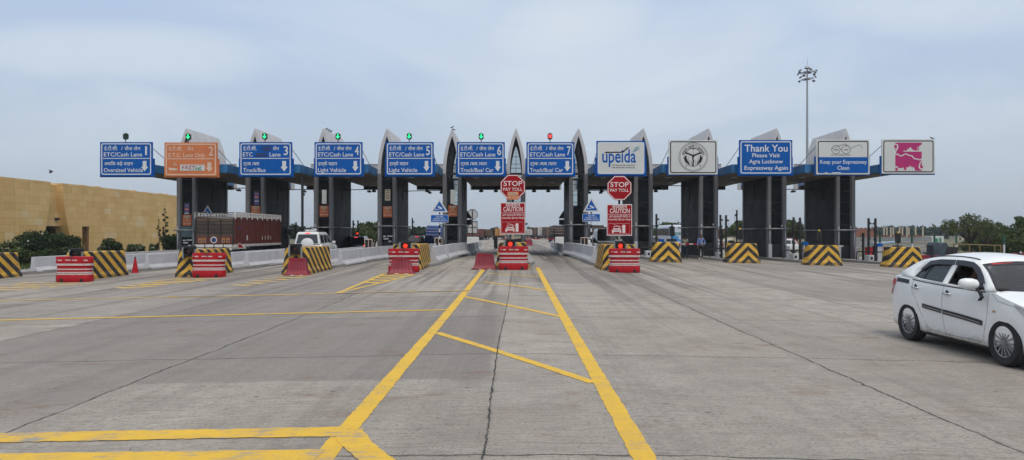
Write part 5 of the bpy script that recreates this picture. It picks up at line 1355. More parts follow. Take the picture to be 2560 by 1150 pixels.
# ---- generic off-roader / estate seen from behind
def profile_car(name, loc, rz, label, cat, m_paint, L, W_, Ht, belt, low, roof_y, hood, lights_on=True, spare=False, rack=False, hatch=.12):
    r = empty(name, loc, label, cat, None, rz); hw = W_/2
    # y=0 rear bumper, y=L front
    mb = MB(); rg = []
    for y, zt, k in ((0, low+.22, .90), (.05, belt*.86, .96), (.18, belt, 1), (.9, belt, 1), (roof_y[1]+.55, belt, 1), (L-hood*.9, belt*.97, 1), (L-.35, belt*.90, .97), (L-.08, belt*.78, .90), (L, belt*.6, .82)):
        rg.append([(-hw*k*.94, y, low), (-hw*k, y, low+.15), (-hw*k, y, zt-.18), (-hw*k*.95, y, zt-.03), (-hw*k*.85, y, zt), (hw*k*.85, y, zt), (hw*k*.95, y, zt-.03), (hw*k, y, zt-.18), (hw*k, y, low+.15), (hw*k*.94, y, low)])
    mb.loft(rg); body = mb.build('car_body', m_paint, r, smooth='auto', bevel=.02)
    y0, y1 = roof_y; t0, t1 = y0+hatch, y1
    mb = MB(); rg = []
    e = hw*.90; g = hw*.76
    A = [(y0, belt-.02, e), (t0, Ht-.08, g), (t0+.15, Ht, g*.96)]
    base = [(-e, y0, belt-.02), (e, y0, belt-.02), (e, y1+.75, belt-.02), (-e, y1+.75, belt-.02)]
    mid = [(-g, t0, Ht-.10), (g, t0, Ht-.10), (g, t1, Ht-.10), (-g, t1, Ht-.10)]
    top = [(-g*.9, t0+.12, Ht), (g*.9, t0+.12, Ht), (g*.9, t1-.12, Ht), (-g*.9, t1-.12, Ht)]
    mb.loft([base, mid, top]); cab = mb.build('car_roof', m_paint, r, bevel=.03)
    def quad(a, b, c, d, k, nm, m, lift):
        A_, B_, C_, D_ = [Vector(p) for p in (a, b, c, d)]; cen = (A_+B_+C_+D_)/4; nn = (B_-A_).cross(D_-A_).normalized()*lift
        mb = MB(); mb.add([tuple(cen+(p-cen)*k+nn) for p in (A_, B_, C_, D_)], [(0, 1, 2, 3)]); return mb.build(nm, m, cab)
    b_, m_ = base, mid
    quad(b_[0], b_[1], m_[1], m_[0], .84, 'rear_window', m_glassd2, .012)
    def sideq(s, ya, yb, yc, yd, nm):
        # ya,yb on the belt, yc,yd on the roof
        f0, f1 = .12, .88; zb = belt-.02
        def pt(y, f): return Vector((s*(e+(g-e)*f), y, zb+(Ht-.10-zb)*f))+Vector((s*.012, 0, 0))
        mb = MB(); mb.add([tuple(pt(ya, f0)), tuple(pt(yb, f0)), tuple(pt(yc, f1)), tuple(pt(yd, f1))], [(0, 1, 2, 3)]); mb.build(nm, m_glassd2, cab)
    span = y1+.55-y0
    for s in (-1, 1):
        sideq(s, y0+.22, y0+span*.36, y0+span*.34, t0+.12, 'side_window'); sideq(s, y0+span*.40, y0+span*.66, y0+span*.62, y0+span*.39, 'side_window'); sideq(s, y0+span*.70, y1+.55, y1-.12, y0+span*.66, 'side_window')
    for s in (-1, 1):
        mb = MB(); mb.b2(s*hw*.99, s*hw*.83, -.02, .10, belt*.68, belt*.86) ; mb.build('tail_light', m_tail if lights_on else m_lensr, body, bevel=.01)
        mb = MB(); mb.b2(s*hw, s*(hw+.2), y1+.35, y1+.45, belt+.0, belt+.16); mb.build('wing_mirror', m_paint, body, bevel=.02)
    mb = MB(); mb.b2(-hw*.98, hw*.98, -.08, .04, low, low+.25); mb.build('rear_bumper', m_trim if not spare else m_paint, body, bevel=.03)
    mb = MB(); mb.b2(-.15, .15, t0-.02, t0+.02, Ht-.09, Ht-.05); mb.build('brake_light', m_tail, cab)
    for y in (.75, L-.85):
        for s in (-1, 1): wheel(r, s*(hw-.11), y, .34, .34, .2, s, m_silver, 7)
    if spare:
        mb = MB(); mb.lathe([(.001, -.24), (.28, -.23), (.37, -.18), (.38, -.02), (.001, -.02)], (.06, 0, belt-.02), 'Y', 28); mb.build('spare_wheel_cover', m_paint, body, smooth='auto')
    if rack:
        mb = MB(); mb.b2(-hw*.30, hw*.45, .45, .75, Ht+.02, Ht+.14); mb.b2(hw*.35, hw*.5, .5, .6, Ht+.1, Ht+.2); rk = mb.build('roof_sign', m_paint, cab, bevel=.01)
        mb = MB()
        for q in (-.2, .05, .3): mb.lathe([(.001, .448), (.03, .448)], (q*hw/.8, 0, Ht+.085), 'Y', 8)
        mb.build('sign_bolt', m_dark, rk)
    for s in (-1, 1):
        mb = MB(); mb.tube([(s*g*.85, t0+.2, Ht+.01), (s*g*.85, t0+.25, Ht+.06), (s*g*.85, t1-.3, Ht+.06), (s*g*.85, t1-.2, Ht+.01)], .018, 6); mb.build('roof_rail', m_trim, cab)
    return r
m_glassd2 = mat('dark_vehicle_glass', (.012,.017,.022), .08, 0, .3, 3, spec=.9)
m_carblk = mat('black_car_paint', (.010,.012,.013), .2, 0, .2, 2, coat=.6)
x = (767-VX)/F*42.6
profile_car('off_roader', (x, 42.6, gz(x, 42.6)), .0, 'white off-roader with a covered spare wheel, waiting near the lane 4 pier', 'car', m_carw, 4.3, 1.74, 1.84, 1.12, .40, (.08, 2.15), 1.1, True, True, True)
x = -12.25
profile_car('estate_car', (x, 54, gz(x, 54)), .03, 'black estate car with lit red tail lamps, ahead of the white off-roader', 'car', m_carblk, 4.2, 1.62, 1.50, 1.0, .30, (.15, 2.3), 1.1, True, False, False, .42)
x = -8.0
profile_car('hatchback', (-8.25, 59, gz(-8.2, 59)), .05, 'dark hatchback half hidden left of the motorcyclist', 'car', m_carblk, 3.8, 1.5, 1.45, .95, .28, (.15, 2.0), 1.1, True, False, False, .4)
# dark vehicle with chrome seen through the glass of the pier right of the lane 7 sign
profile_car('dark_van', (7.4, 62, gz(7, 62)), PI, 'dark van seen through the glazing of the pier right of the lane 7 sign', 'car', m_carblk, 4.6, 1.7, 2.0, 1.1, .35, (.1, 3.0), .8)

# ---- goods truck with painted tailboard
def goods_truck():
    Y0 = 39.8; x = (536.5-VX)/F*Y0; z0 = gz(x, Y0)
    r = empty('goods_truck', (x, Y0, z0), 'old goods truck with weathered plank tailboard and maroon ribbed sides', 'truck', None, -.012)
    zz = lambda py: H-(py-VY)/F*Y0-z0
    m_plank = brickm('weathered_planks', (.11,.075,.055), (.06,.045,.035), (.012,.01,.009), 2.6, .21)
    m_maroon = mat('maroon_side', (.11,.022,.016), .6, 0, .25, 2.5, dirt=.35, dirtc=(.05,.025,.02), streak=.4)
    m_oldw = mat('old_white_rail', (.55,.52,.49), .7, 0, .15, 5, dirt=.45, dirtc=(.13,.07,.05))
    hw = 1.08; L = 7.6; zb = zz(611); zt = zz(546); ztop = zz(531)
    mb = MB(); mb.b2(-hw, hw, 0, .07, zb, zt); tg = mb.build('tailboard', m_plank, r)
    mb = MB()
    for q in range(1, 6): mb.b2(-hw+.02, hw-.02, -.02, -.001, zb+.45+(zt-zb-.45)*q/6-.012, zb+.45+(zt-zb-.45)*q/6+.012)
    for xx in (-hw+.03, -.36, .36, hw-.03): mb.b2(xx-.03, xx+.03, -.035, -.021, zb, zt)
    mb.build('tailboard_strap', m_dark, tg)
    mb = MB(); mb.b2(-hw+.08, hw-.08, -.03, -.022, zb+.04, zb+.46, 0)
    for xx in (-.80, -.56): mb.b2(xx-.10, xx+.10, -.04, -.032, zb+.10, zb+.36, 1)
    for xx in (.50, .78): mb.b2(xx-.10, xx+.10, -.04, -.032, zb+.10, zb+.36, 1)
    mb.flat(circ(-.03, zb+.25, .19, 16), -.036, 2); mb.flat(circ(-.03, zb+.25, .13, 16), -.039, 3)
    for xx in (-.80, -.56, .50, .78): mb.flat(circ(xx, zb+.2, .055, 8), -.044, 3); mb.b2(xx-.06, xx+.06, -.046, -.043, zb+.29, zb+.32, 0)
    mb.build('painted_panel', [m_maroon, mat('ochre_paint', (.35,.17,.045), .6, 0, .3, 12), m_oldw, m_navy], tg)
    for q in range(4):
        mb = MB(); x0 = -hw+.03+q*(2*hw-.06)/4; mb.b2(x0, x0+(2*hw-.06)/4-.05, -.05, .02, zb-.17, zb-.01, 0); mb.b2(x0+.02, x0+(2*hw-.06)/4-.08, -.04, .02, zb-.34, zb-.21, 0)
        b = mb.build('bumper_board', m_oldw, r, bevel=.02)
        mb = MB(); put_text(mb, ('HORN', 'ALL', 'INDIA', 'STOP')[q] if 0 else 'OK', x0+.1, x0+.36, zb-.13, .07, -.054, .01); mb.build('lettering', m_dark, b, recalc=False) if q == 5 else None
    mb = MB(); mb.tube([(-hw, .03, ztop+.02), (-.3, .03, ztop-.04), (hw, .03, ztop-.02)], .03, 6); mb.tube([(-hw+.02, .03, zt), (-hw+.02, .03, ztop+.02)], .03, 6); mb.tube([(-hw+.1, .035, zt+.1), (hw, .035, zt+.07)], .022, 6); mb.build('tail_rail', m_dark, r)
    for s in (-1, 1):
        mb = MB(); mb.b2(s*(hw), s*(hw-.05), .07, L, zb, zz(543)); sd = mb.build('side_board', m_maroon, r)
        mb = MB(); n = 18
        for q in range(n+1): yy = .1+(L-.2)*q/n; mb.b2(s*(hw+.045), s*(hw+.001), yy-.045, yy+.045, zb, zz(544))
        mb.build('side_rib', m_maroon, sd)
        mb = MB(); mb.b2(s*(hw+.05), s*(hw+.0), .08, L, zz(533), zz(529.5)); mb.b2(s*(hw+.055), s*(hw+.002), .08, L, zz(541.5), zz(538))
        for q in range(n+1): yy = .1+(L-.2)*q/n; mb.b2(s*(hw+.075), s*(hw-.02), yy-.04, yy+.04, zz(548 if q % 2 == 0 else 543), zz(531))
        mb.build('top_rail', m_oldw, r)
        mb = MB(); mb.b2(s*(hw+.06), s*(hw-.1), .05, L, zb-.14, zb-.003); mb.build('chassis_rail', m_oldw, r)
        mb = MB(); 
        for (yy, ww, hh) in ((1.8, .18, .28), (4.2, .12, .2), (4.7, .10, .26), (5.2, .14, .26), (5.65, .08, .22)): mb.b2(s*(hw+.052), s*(hw+.048), yy-ww/2, yy+ww/2, zb+.22, zb+.22+hh)
        mb.build('painted_mark', m_oldw, sd)
    mb = MB(); mb.b2(-hw, hw, L-.05, L, zb, zz(531)); mb.build('headboard', m_maroon, r)
    mb = MB(); mb.b2(-hw+.03, hw-.03, .1, L-.1, zb-.04, zb+.02); mb.build('cargo_floor', m_dark, r)
    mb = MB(); mb.b2(-.45, -.3, .2, L+1.2, .55, .8); mb.b2(.3, .45, .2, L+1.2, .55, .8); mb.build('chassis', m_dark, r)
    mb = MB(); mb.loft([[(a, y, z) for a, z in rrect(-hw*.95, hw*.95, .62, zt_, .12, 3)] for y, zt_ in ((L+.1, 2.45), (L+.3, 2.5), (L+1.5, 2.45), (L+1.75, 1.5))]); cb = mb.build('cab', m_dark, r, smooth='auto')
    mb = MB()
    for s in (-1, 1): mb.b2(s*hw*.955, s*hw*.94, L+.55, L+1.4, 1.5, 2.2)
    mb.build('cab_window', m_glassd2, cb)
    mb = MB()
    for s in (-1, 1): mb.b2(s*hw, s*(hw+.28), L+1.2, L+1.35, 1.75, 2.15)
    mb.build('cab_mirror', m_dark, cb)
    for s in (-1, 1):
        for y in (1.5, 2.6, L+.9): wheel(r, s*(hw-.16), y, .48, .48, .26, s, m_dark, 0)
    mb = MB(); mb.b2(hw+.06, hw+.09, .5, .75, zb+.9, zb+.95); mb.build('blue_rag', m_blue, r)
goods_truck()

# ---- distant trucks
def far_truck(x, y, w_, h_, L, rz, mc, mcab, label, tarp=False, cargo_low=.95):
    r = empty('parked_truck', (x, y, gz(x, y)), label, 'truck', 'trucks beyond the plaza', rz)
    mb = MB()
    if tarp:
        rg = []
        for yy in (0, .05, L*.3, L*.6, L*.95, L):
            k = .9 if yy in (0, L) else 1; rg.append([(a*k, yy, cargo_low+(b-cargo_low)*(k)+random.uniform(-.08, .08)*(b > cargo_low+.5)) for a, b in rrect(-w_/2, w_/2, cargo_low, h_, .45, 4)])
        mb.loft(rg); cg = mb.build('tarpaulin_load', mc, r, smooth=True)
        mb = MB()
        for zz in (.35, .6, .8): mb.tube([(-w_*.5, -.03, cargo_low+(h_-cargo_low)*zz), (0, -.06, cargo_low+(h_-cargo_low)*(zz-.05)), (w_*.5, -.03, cargo_low+(h_-cargo_low)*zz)], .02, 5)
        mb.build('tie_rope', m_tape, cg)
    else:
        mb.b2(-w_/2, w_/2, 0, L, cargo_low, h_); cg = mb.build('cargo_body', mc, r, bevel=.03)
        mb = MB(); n = 6
        for s in (-1, 1):
            for q in range(n+1): mb.b2(s*(w_/2+.05), s*(w_/2+.002), L*q/n-.05, L*q/n+.05, cargo_low, h_+.05)
        for q in range(4): mb.b2(-w_/2+w_*q/3-.04, -w_/2+w_*q/3+.04, -.05, -.002, cargo_low, h_+.02)
        mb.build('body_rib', m_dark, cg)
    mb = MB(); mb.b2(-w_*.42, w_*.42, -.2, L+.4, .55, cargo_low-.02); mb.build('chassis', m_dark, r)
    mb = MB(); mb.loft([[(a, yy, z) for a, z in rrect(-w_*.47, w_*.47, .6, zt, .15, 3)] for yy, zt in ((L+.35, 2.5), (L+.5, 2.6), (L+1.7, 2.55), (L+1.95, 1.6))]); cb = mb.build('cab', mcab, r, smooth='auto')
    mb = MB(); mb.add([(-w_*.40, L+1.82, 1.65), (w_*.40, L+1.82, 1.65), (w_*.38, L+1.75, 2.35), (-w_*.38, L+1.75, 2.35)], [(0, 1, 2, 3)]); mb.b2(-w_*.475, -w_*.468, L+.8, L+1.5, 1.6, 2.3); mb.b2(w_*.475, w_*.468, L+.8, L+1.5, 1.6, 2.3); mb.build('cab_window', m_glassd2, cb)
    for s in (-1, 1):
        for yy in (1.2, 2.3, L+1.1): wheel(r, s*(w_/2-.2), yy, .5, .5, .28, s, m_dark, 0)
    return r
m_tb = mat('blue_tarpaulin', (.012,.055,.20), .55, 0, .35, 2.5, bstr=.4)
m_tk = mat('brown_tarpaulin', (.045,.030,.022), .8, 0, .35, 2.5, bstr=.4)
m_c1 = mat('rusty_cargo_body', (.16,.055,.028), .7, 0, .35, 2, dirt=.4); m_c2 = mat('brown_cargo_body', (.12,.065,.035), .7, 0, .35, 2, dirt=.3)
m_c3 = mat('ochre_cargo_body', (.40,.19,.05), .7, 0, .3, 2, dirt=.3); m_c4 = mat('faded_white_body', (.42,.40,.38), .7, 0, .2, 2, dirt=.3); m_cb = mat('cab_blue', (.02,.06,.22), .4)
X_ = lambda px, Y: (px-VX)/F*Y
far_truck(X_(1084, 92), 92, 2.05, 2.65, 6.5, 0, m_tb, m_dark, 'truck under a blue tarpaulin, above the motorcycle load', True)
for px, Y, w_, h_, L_, rz, mc, cb, lab in ((1196, 165, 2.5, 2.6, 6, .3, m_c1, m_c1, 'rusty red truck just right of the reversed octagon sign'), (1222, 170, 2.4, 2.5, 4.6, .9, m_c2, m_cb, 'brown laden truck with a blue cab, left of the stop sign'),
      (1204, 150, 2.2, 2.1, 3.6, 1.2, m_c1, m_c2, 'low reddish truck at the left end of the truck queue'), (1250, 160, 2.4, 2.6, 6, .1, m_c3, m_c3, 'ochre truck partly behind the central caution plate'),
      (1345, 215, 2.6, 3.3, 7, .25, m_c2, m_c4, 'brown box truck right of the central stop sign'), (1355, 200, 2.5, 3.2, 7, .0, m_c4, m_c4, 'white backed truck in the distance right of the central stop sign'),
      (1366, 205, 2.5, 3.4, 7, 0, m_c3, m_c3, 'yellow backed truck in the distance right of the central stop sign'), (1378, 180, 2.6, 3.1, 7, .1, m_c2, m_c1, 'dark brown truck in the distance left of the pier'),
      (1320, 200, 2.5, 2.2, 6, 0, m_c4, m_c4, 'grey white low truck just right of the caution plate'), (1334, 260, 2.5, 3.2, 7, 0, m_dark, m_dark, 'dark small truck in the far middle of the queue'),
      (1402, 140, 2.5, 3.0, 7, -.1, m_c2, m_c3, 'brown truck at the edge of the pier right of the middle lanes')):
    far_truck(X_(px, Y), Y, w_, h_, L_, rz, mc, cb, lab)
far_truck(X_(1396, 120), 120, 2.6, 2.9, 7, 0, m_tk, m_dark, 'truck with a dark tarpaulin left of the pier beside the lane 7 sign', True)
far_truck(X_(1494, 95), 95, 2.0, 2.75, 6, 0, m_tk, m_c1, 'truck with a brown tarpaulin between the right camera notice and the stop sign', True)

# ---- coach
def coach():
    Y = 92; x = X_(1705, Y); r = empty('coach', (x, Y, gz(x, Y)), 'white and light blue coach front behind the left standing man', 'bus', None, 0)
    m_cw = mat('coach_white', (.50,.55,.62), .35, 0, .1, 2, coat=.3); m_cbl = mat('coach_blue', (.05,.25,.55), .35, 0, .2, 2)
    mb = MB(); mb.loft([[(a, yy, z) for a, z in rrect(-1.5, 1.5, .4, zt, .3, 4)] for yy, zt in ((0, 2.75), (.25, 3.0), (9.6, 3.0), (9.8, 2.8))]); b = mb.build('coach_body', m_cw, r, smooth='auto')
    mb = MB(); mb.add([(-1.3, -.02, 1.65), (1.3, -.02, 1.65), (1.25, .03, 2.65), (-1.25, .03, 2.65)], [(0, 1, 2, 3)]); mb.build('windscreen', mat('pale_screen', (.16,.26,.27), .1), b)
    mb = MB(); mb.add([(-1.45, -.03, .5), (-.7, -.03, .5), (-.45, -.03, 1.5), (-1.0, -.03, 1.6), (-1.46, -.03, 2.6)], [(0, 1, 2, 3, 4)]); mb.add([(-1.35, -.04, 1.3), (-.6, -.04, .95), (.5, -.04, .7), (-.5, -.04, 1.25)], [(0, 1, 2, 3)]); mb.build('blue_livery', m_cbl, b)
    mb = MB()
    for q in range(6): mb.b2(-1.515, -1.502, .9+q*1.45, 2.2+q*1.45, 1.6, 2.55)
    mb.build('side_window', m_glassd2, b)
    mb = MB()
    for q in (-.6, .3, .9): mb.b2(q-.02, q+.02, -.03, -.025, 1.7, 2.6)
    mb.build('screen_bar', m_cw, b)
    for s in (-1, 1):
        for yy in (1.8, 7.5): wheel(r, s*1.3, yy, .48, .48, .28, s, m_silver, 7)
coach()

# ---- motorcycles
def motorbike(loc, rz, label, load=None, grp='parked motorcycles'):
    r = empty('motorcycle', loc, label, 'motorcycle', grp, rz)
    for y in (-.62, .62):
        mb = MB(); mb.lathe([(.27, -.04), (.31, -.03), (.31, .03), (.27, .04), (.26, 0), (.27, -.04)], (0, 0, 0), 'X', 24); mb.tube([(-.06, 0, 0), (.06, 0, 0)], .04, 8)
        for q in range(6):
            a = PI*q/6; mb.tube([(0, .27*math.cos(a), .27*math.sin(a)), (0, -.27*math.cos(a), -.27*math.sin(a))], .006, 4)
        mb.build('wheel', m_black, r, smooth='auto', loc=(0, y, .31))
    mb = MB(); mb.tube([(0, -.62, .31), (0, -.5, .65), (0, -.42, .95)], .025, 8); mb.tube([(0, .62, .31), (0, .1, .38), (0, -.35, .75), (0, .55, .72), (0, .62, .31)], .025, 6); mb.build('frame', m_dark, r)
    mb = MB(); mb.loft([[(a, y, z) for a, z in rrect(-w_, w_, z0, z1, .05, 3)] for y, w_, z0, z1 in ((-.38, .08, .68, .84), (-.25, .13, .66, .9), (0, .12, .68, .86), (.08, .06, .7, .8))]); mb.build('fuel_tank', m_plmar, r, smooth='auto')
    mb = MB(); mb.b2(-.12, .12, .08, .68, .76, .84); mb.build('saddle', m_black, r, bevel=.03)
    mb = MB(); mb.b2(-.12, .12, -.2, .15, .32, .62); mb.build('engine', m_steel, r, bevel=.04)
    mb = MB(); mb.tube([(-.34, -.30, 1.0), (-.1, -.42, .97), (.1, -.42, .97), (.34, -.30, 1.0)], .015, 6); mb.tube([(-.3, -.36, 1.0), (-.36, -.36, 1.18)], .01, 5); mb.tube([(.3, -.36, 1.0), (.36, -.36, 1.18)], .01, 5); mb.build('handlebar', m_dark, r)
    mb = MB(); mb.lathe([(.001, -.08), (.08, -.06), (.09, .02), (.03, .06)], (0, -.5, .9), 'Y', 14); mb.build('headlight', m_lensw, r, smooth=True)
    return r
bk = motorbike((X_(1070, 56), 56, gz(-7, 56)), PI, 'motorcycle laden with a blue bundle, left of the left camera notice')
mb = MB(); mb.loft([[(a*k, b*k+.55, z) for a, b in rrect(-.36, .36, -.28, .28, .15, 4)] for z, k in ((.84, .7), (.9, 1), (1.15, 1.05), (1.38, .95), (1.45, .5))]); mb.build
ld = mb.build('cloth_bundle', m_tb, smooth=True, loc=(X_(1073, 55.4), 55.0, gz(-7, 55))); tag(ld, 'bulging blue cloth bundle carried on the motorcycle', 'bundle')
for px, Y, rz, lab in ((2528, 46, 1.2, 'parked motorcycle nearest the right edge of the photo'), (2552, 47, 1.0, 'parked motorcycle cut by the right edge of the photo'), (2334, 46, .6, 'parked motorcycle in front of the wavy dark tank')):
    x = X_(px, Y); motorbike((x, Y, gz(x, Y)-.04), rz, lab)
# ------------------------------------------------------------------ people
def skin_obj(name, verts, edges, radii, m, parent, sub=1, root=0):
    me = bpy.data.meshes.new(name); me.from_pydata([tuple(v) for v in verts], edges, []); me.materials.append(m)
    o = bpy.data.objects.new(name, me); COL.objects.link(o); o.parent = parent
    sk = o.modifiers.new('skin', 'SKIN'); sk.use_smooth_shade = True
    for i, rr in enumerate(radii):
        rr = rr if isinstance(rr, tuple) else (rr, rr); me.skin_vertices[0].data[i].radius = rr; me.skin_vertices[0].data[i].use_root = (i == root)
    s = o.modifiers.new('sub', 'SUBSURF'); s.levels = sub; s.render_levels = sub
    return o
m_skin = mat('brown_skin', (.13,.065,.04), .6, 0, .1, 12); m_hair = mat('black_hair', (.010,.009,.008), .7, 0, .3, 30)
def person(loc, rz, label, shirt, pants, shoe, h=1.70, arm_r='down', arm_l='down', sleeves='long'):
    r = empty('person', loc, label, 'person', None, rz); k = h/1.70
    V = []; E_ = []; R_ = []
    def add(p, rad, link=None):
        V.append(Vector(p)*k); R_.append(tuple(x*k for x in rad) if isinstance(rad, tuple) else rad*k)
        if link is not None: E_.append((link, len(V)-1))
        return len(V)-1
    # facing -Y
    pel = add((0, 0, .92), (.125, .095)); wa = add((0, -.005, 1.06), (.115, .085), pel); ch = add((0, 0, 1.24), (.135, .095), wa); sh = add((0, .01, 1.37), (.11, .075), ch)
    nk = add((0, 0, 1.46), (.048, .05), sh); hb = add((0, -.015, 1.54), (.066, .078), nk); ht = add((0, -.005, 1.635), (.068, .082), hb); top = add((0, 0, 1.68), (.04, .05), ht)
    ns = add((0, -.095, 1.565), .012, hb)
    arms = {}
    for s, mode in ((-1, arm_r), (1, arm_l)):
        a = add((s*.16, .01, 1.37), .055, sh)
        el, wr = {'down': ((s*.225, .02, 1.10), (s*.235, -.05, .86)), 'hip': ((s*.33, .06, 1.13), (s*.20, -.06, .96)), 'fold': ((s*.21, -.02, 1.12), (s*.02, -.20, 1.14)), 'bend': ((s*.21, .0, 1.11), (s*.16, -.22, 1.02))}[mode]
        e = add(el, .038, a); w_ = add(wr, (.024, .028), e); d = (Vector(wr)-Vector(el)).normalized()
        pm = add(Vector(wr)+d*.06, (.034, .018), w_); side = d.cross(Vector((0, -1, .3))).normalized()
        for q, ln in enumerate((.065, .075, .07, .055)):
            o_ = side*(-.024+.016*q); f1 = add(Vector(wr)+d*.10+o_, .0085, pm); add(Vector(wr)+d*(.10+ln)+o_*1.15+Vector((0, -.015, 0)), .007, f1)
        th = add(Vector(wr)+d*.055+side*-.04, .010, w_); add(Vector(wr)+d*.09+side*-.055+Vector((0, -.02, 0)), .008, th)
        arms[s] = (a, e, w_)
    legs = {}
    for s in (-1, 1):
        hp = add((s*.085, 0, .86), (.085, .09), pel); kn = add((s*.10, -.01, .48), .056, hp); an = add((s*.11, .02, .09), .036, kn); add((s*.12, -.10, .035), (.036, .028), an); legs[s] = (hp, kn, an)
    body = skin_obj('body', V, E_, R_, m_skin, r, 1, 0)
    # head details: hair, ears, eyes
    mb = MB(); rg = []
    for t_ in range(7):
        f = t_/6; zz = 1.565+.13*f; q = math.sqrt(max(.02, 1-(max(0, f-.25)/.78)**2)); rg.append([(k*.077*q*math.cos(a), k*(.012+.088*q*math.sin(a) if math.sin(a) > -.35 or f > .62 else .012-.035*q), k*zz) for a in [2*PI*i/16 for i in range(16)]])
    mb.loft(rg); mb.build('hair', m_hair, body, smooth=True)
    mb = MB()
    for s in (-1, 1): mb.lathe([(.001, -.006), (.009, -.004), (.009, .004)], (k*s*.026, -k*.082, k*1.585), 'Y', 8)
    mb.build('eye', m_ink, body)
    mb = MB(); mb.b2(-k*.02, k*.02, -k*.083, -k*.078, k*1.518, k*1.523); mb.build('mouth', m_plmar, body)
    for s in (-1, 1):
        mb = MB(); mb.lathe([(.001, 0), (.02, .004), (.024, .012), (.001, .018)], (k*s*.066, 0, k*1.565), 'X', 10); mb.build('ear', m_skin, body, smooth=True)
    # shirt over torso and arms
    def sub(idx, ex, extra=None):
        ids = {j: q for q, j in enumerate(idx)}; vs = [V[j] for j in idx]
        es = [(ids[a], ids[b]) for a, b in E_ if a in ids and b in ids]
        rs = [tuple(x+ex*k for x in R_[j]) if isinstance(R_[j], tuple) else R_[j]+ex*k for j in idx]
        return vs, es, rs
    idx = [wa, pel, ch, sh]
    for s in (-1, 1): idx += list(arms[s][:3]) if sleeves == 'long' else list(arms[s][:2])
    vs, es, rs = sub(idx, .014)
    if sleeves != 'long':
        for q, j in enumerate(idx):
            if j in (arms[-1][1], arms[1][1]): a_ = V[arms[-1][0] if j == arms[-1][1] else arms[1][0]]; vs[q] = a_.lerp(V[j], .75)
    else:
        for s in (-1, 1): q = idx.index(arms[s][2]); vs[q] = V[arms[s][1]].lerp(V[arms[s][2]], .9)
    shirt_o = skin_obj('shirt', vs, es, rs, shirt, r, 1, 0)
    idx = [pel]+[j for s in (-1, 1) for j in legs[s]]; vs, es, rs = sub(idx, .014)
    for s in (-1, 1): q = idx.index(legs[s][2]); rs[q] = (.05*k, .055*k)
    skin_obj('trousers', vs, es, rs, pants, r, 1, 0)
    for s in (-1, 1):
        mb = MB(); rg = [[(k*(s*.115+a), k*y, k*max(.004, z)) for a, z in rrect(-w_, w_, .0, zt, .02, 3)] for y, w_, zt in ((.07, .035, .07), (.03, .042, .10), (-.05, .045, .085), (-.13, .045, .06), (-.18, .025, .035))]; mb.loft(rg); mb.build('shoe', shoe, r, smooth=True)
    return r, shirt_o
m_tee = mat('pale_green_tee', (.30,.35,.32), .85, 0, .1, 10); m_jean = mat('dark_jeans', (.018,.035,.05), .9, 0, .2, 15); m_sky = mat('light_blue_shirt', (.16,.24,.50), .8, 0, .12, 10); m_blk = mat('black_trousers', (.012,.012,.014), .85, 0, .2, 12)
x = X_(1715, 48.6)
pr, so_ = person((x, 48.9, gz(x, 48.9)), PI*.93, 'person in a pale T-shirt with a yellow print and jeans, behind the boom', m_tee, m_jean, m_black, 1.62, 'bend', 'bend', 'short')
mb = MB(); mb.b2(-.09, .09, .118, .125, 1.10, 1.28); mb.build('shirt_print', m_yel3, so_)
x = X_(1755, 48.2)
person((x, 48.5, gz(x, 48.5)), .15, 'person in a light blue shirt and black trousers, hand on hip, left of a pier', m_sky, m_blk, m_panelw, 1.72, 'down', 'hip')
x = X_(1131, 52)
person((PX[6]+.05, 51.2, gz(PX[6], 51)+.17), .4, 'person in dark clothes inside the booth behind the left camera notice', mat('navy_jacket', (.012,.02,.05), .8), m_jean, m_black, 1.6, 'bend', 'bend')
# driver in the white saloon: torso and head, hands on the wheel
def driver():
    cz = gz(*CAR); r = empty('person', (CAR[0]-.36, CAR[1]+.08, cz+.62), 'person in a dark pink top at the wheel of the white saloon car', 'person')
    V = [(0, .06, .18), (0, .05, .38), (0, .03, .52), (0, 0, .60), (0, -.02, .66), (0, -.02, .74), (0, -.01, .79), (-.17, .0, .50), (-.23, -.18, .38), (-.14, -.42, .46), (-.13, -.49, .48), (.17, .0, .50), (.22, -.18, .38), (.12, -.42, .46), (.11, -.49, .48)]
    E_ = [(0,1),(1,2),(2,3),(3,4),(4,5),(5,6),(2,7),(7,8),(8,9),(9,10),(2,11),(11,12),(12,13),(13,14)]
    R_ = [(.15,.11),(.15,.11),(.12,.08),.05,(.07,.085),(.072,.088),(.04,.05),.055,.042,.028,(.035,.02),.055,.042,.028,(.035,.02)]
    for s, b in ((-1, 10), (1, 14)):
        for q in range(4):
            V.append((s*(.11+.012*q), -.545+.008*q, .50-.004*q)); E_.append((b, len(V)-1)); R_.append(.0085)
        V.append((s*.08, -.47, .50)); E_.append((b, len(V)-1)); R_.append(.010)
    body = skin_obj('body', V, E_, R_, m_skin, r, 1, 0)
    idx = [0, 1, 2, 7, 8, 11, 12]; ids = {j: q for q, j in enumerate(idx)}
    skin_obj('shirt', [V[j] for j in idx], [(ids[a], ids[b]) for a, b in E_ if a in ids and b in ids], [tuple(x+.014 for x in R_[j]) if isinstance(R_[j], tuple) else R_[j]+.014 for j in idx], mat('dark_pink_top', (.16,.012,.05), .8), r)
    mb = MB(); rg = []
    for t_ in range(6):
        f = t_/5; q = math.sqrt(max(.03, 1-(max(0, f-.2)/.82)**2)); rg.append([(.082*q*math.cos(a), .0+.098*q*math.sin(a) if math.sin(a) > -.4 or f > .6 else -.04*q, .68+.15*f) for a in [2*PI*i/14 for i in range(14)]])
    mb.loft(rg); mb.build('hair', m_hair, body, smooth=True)
driver()

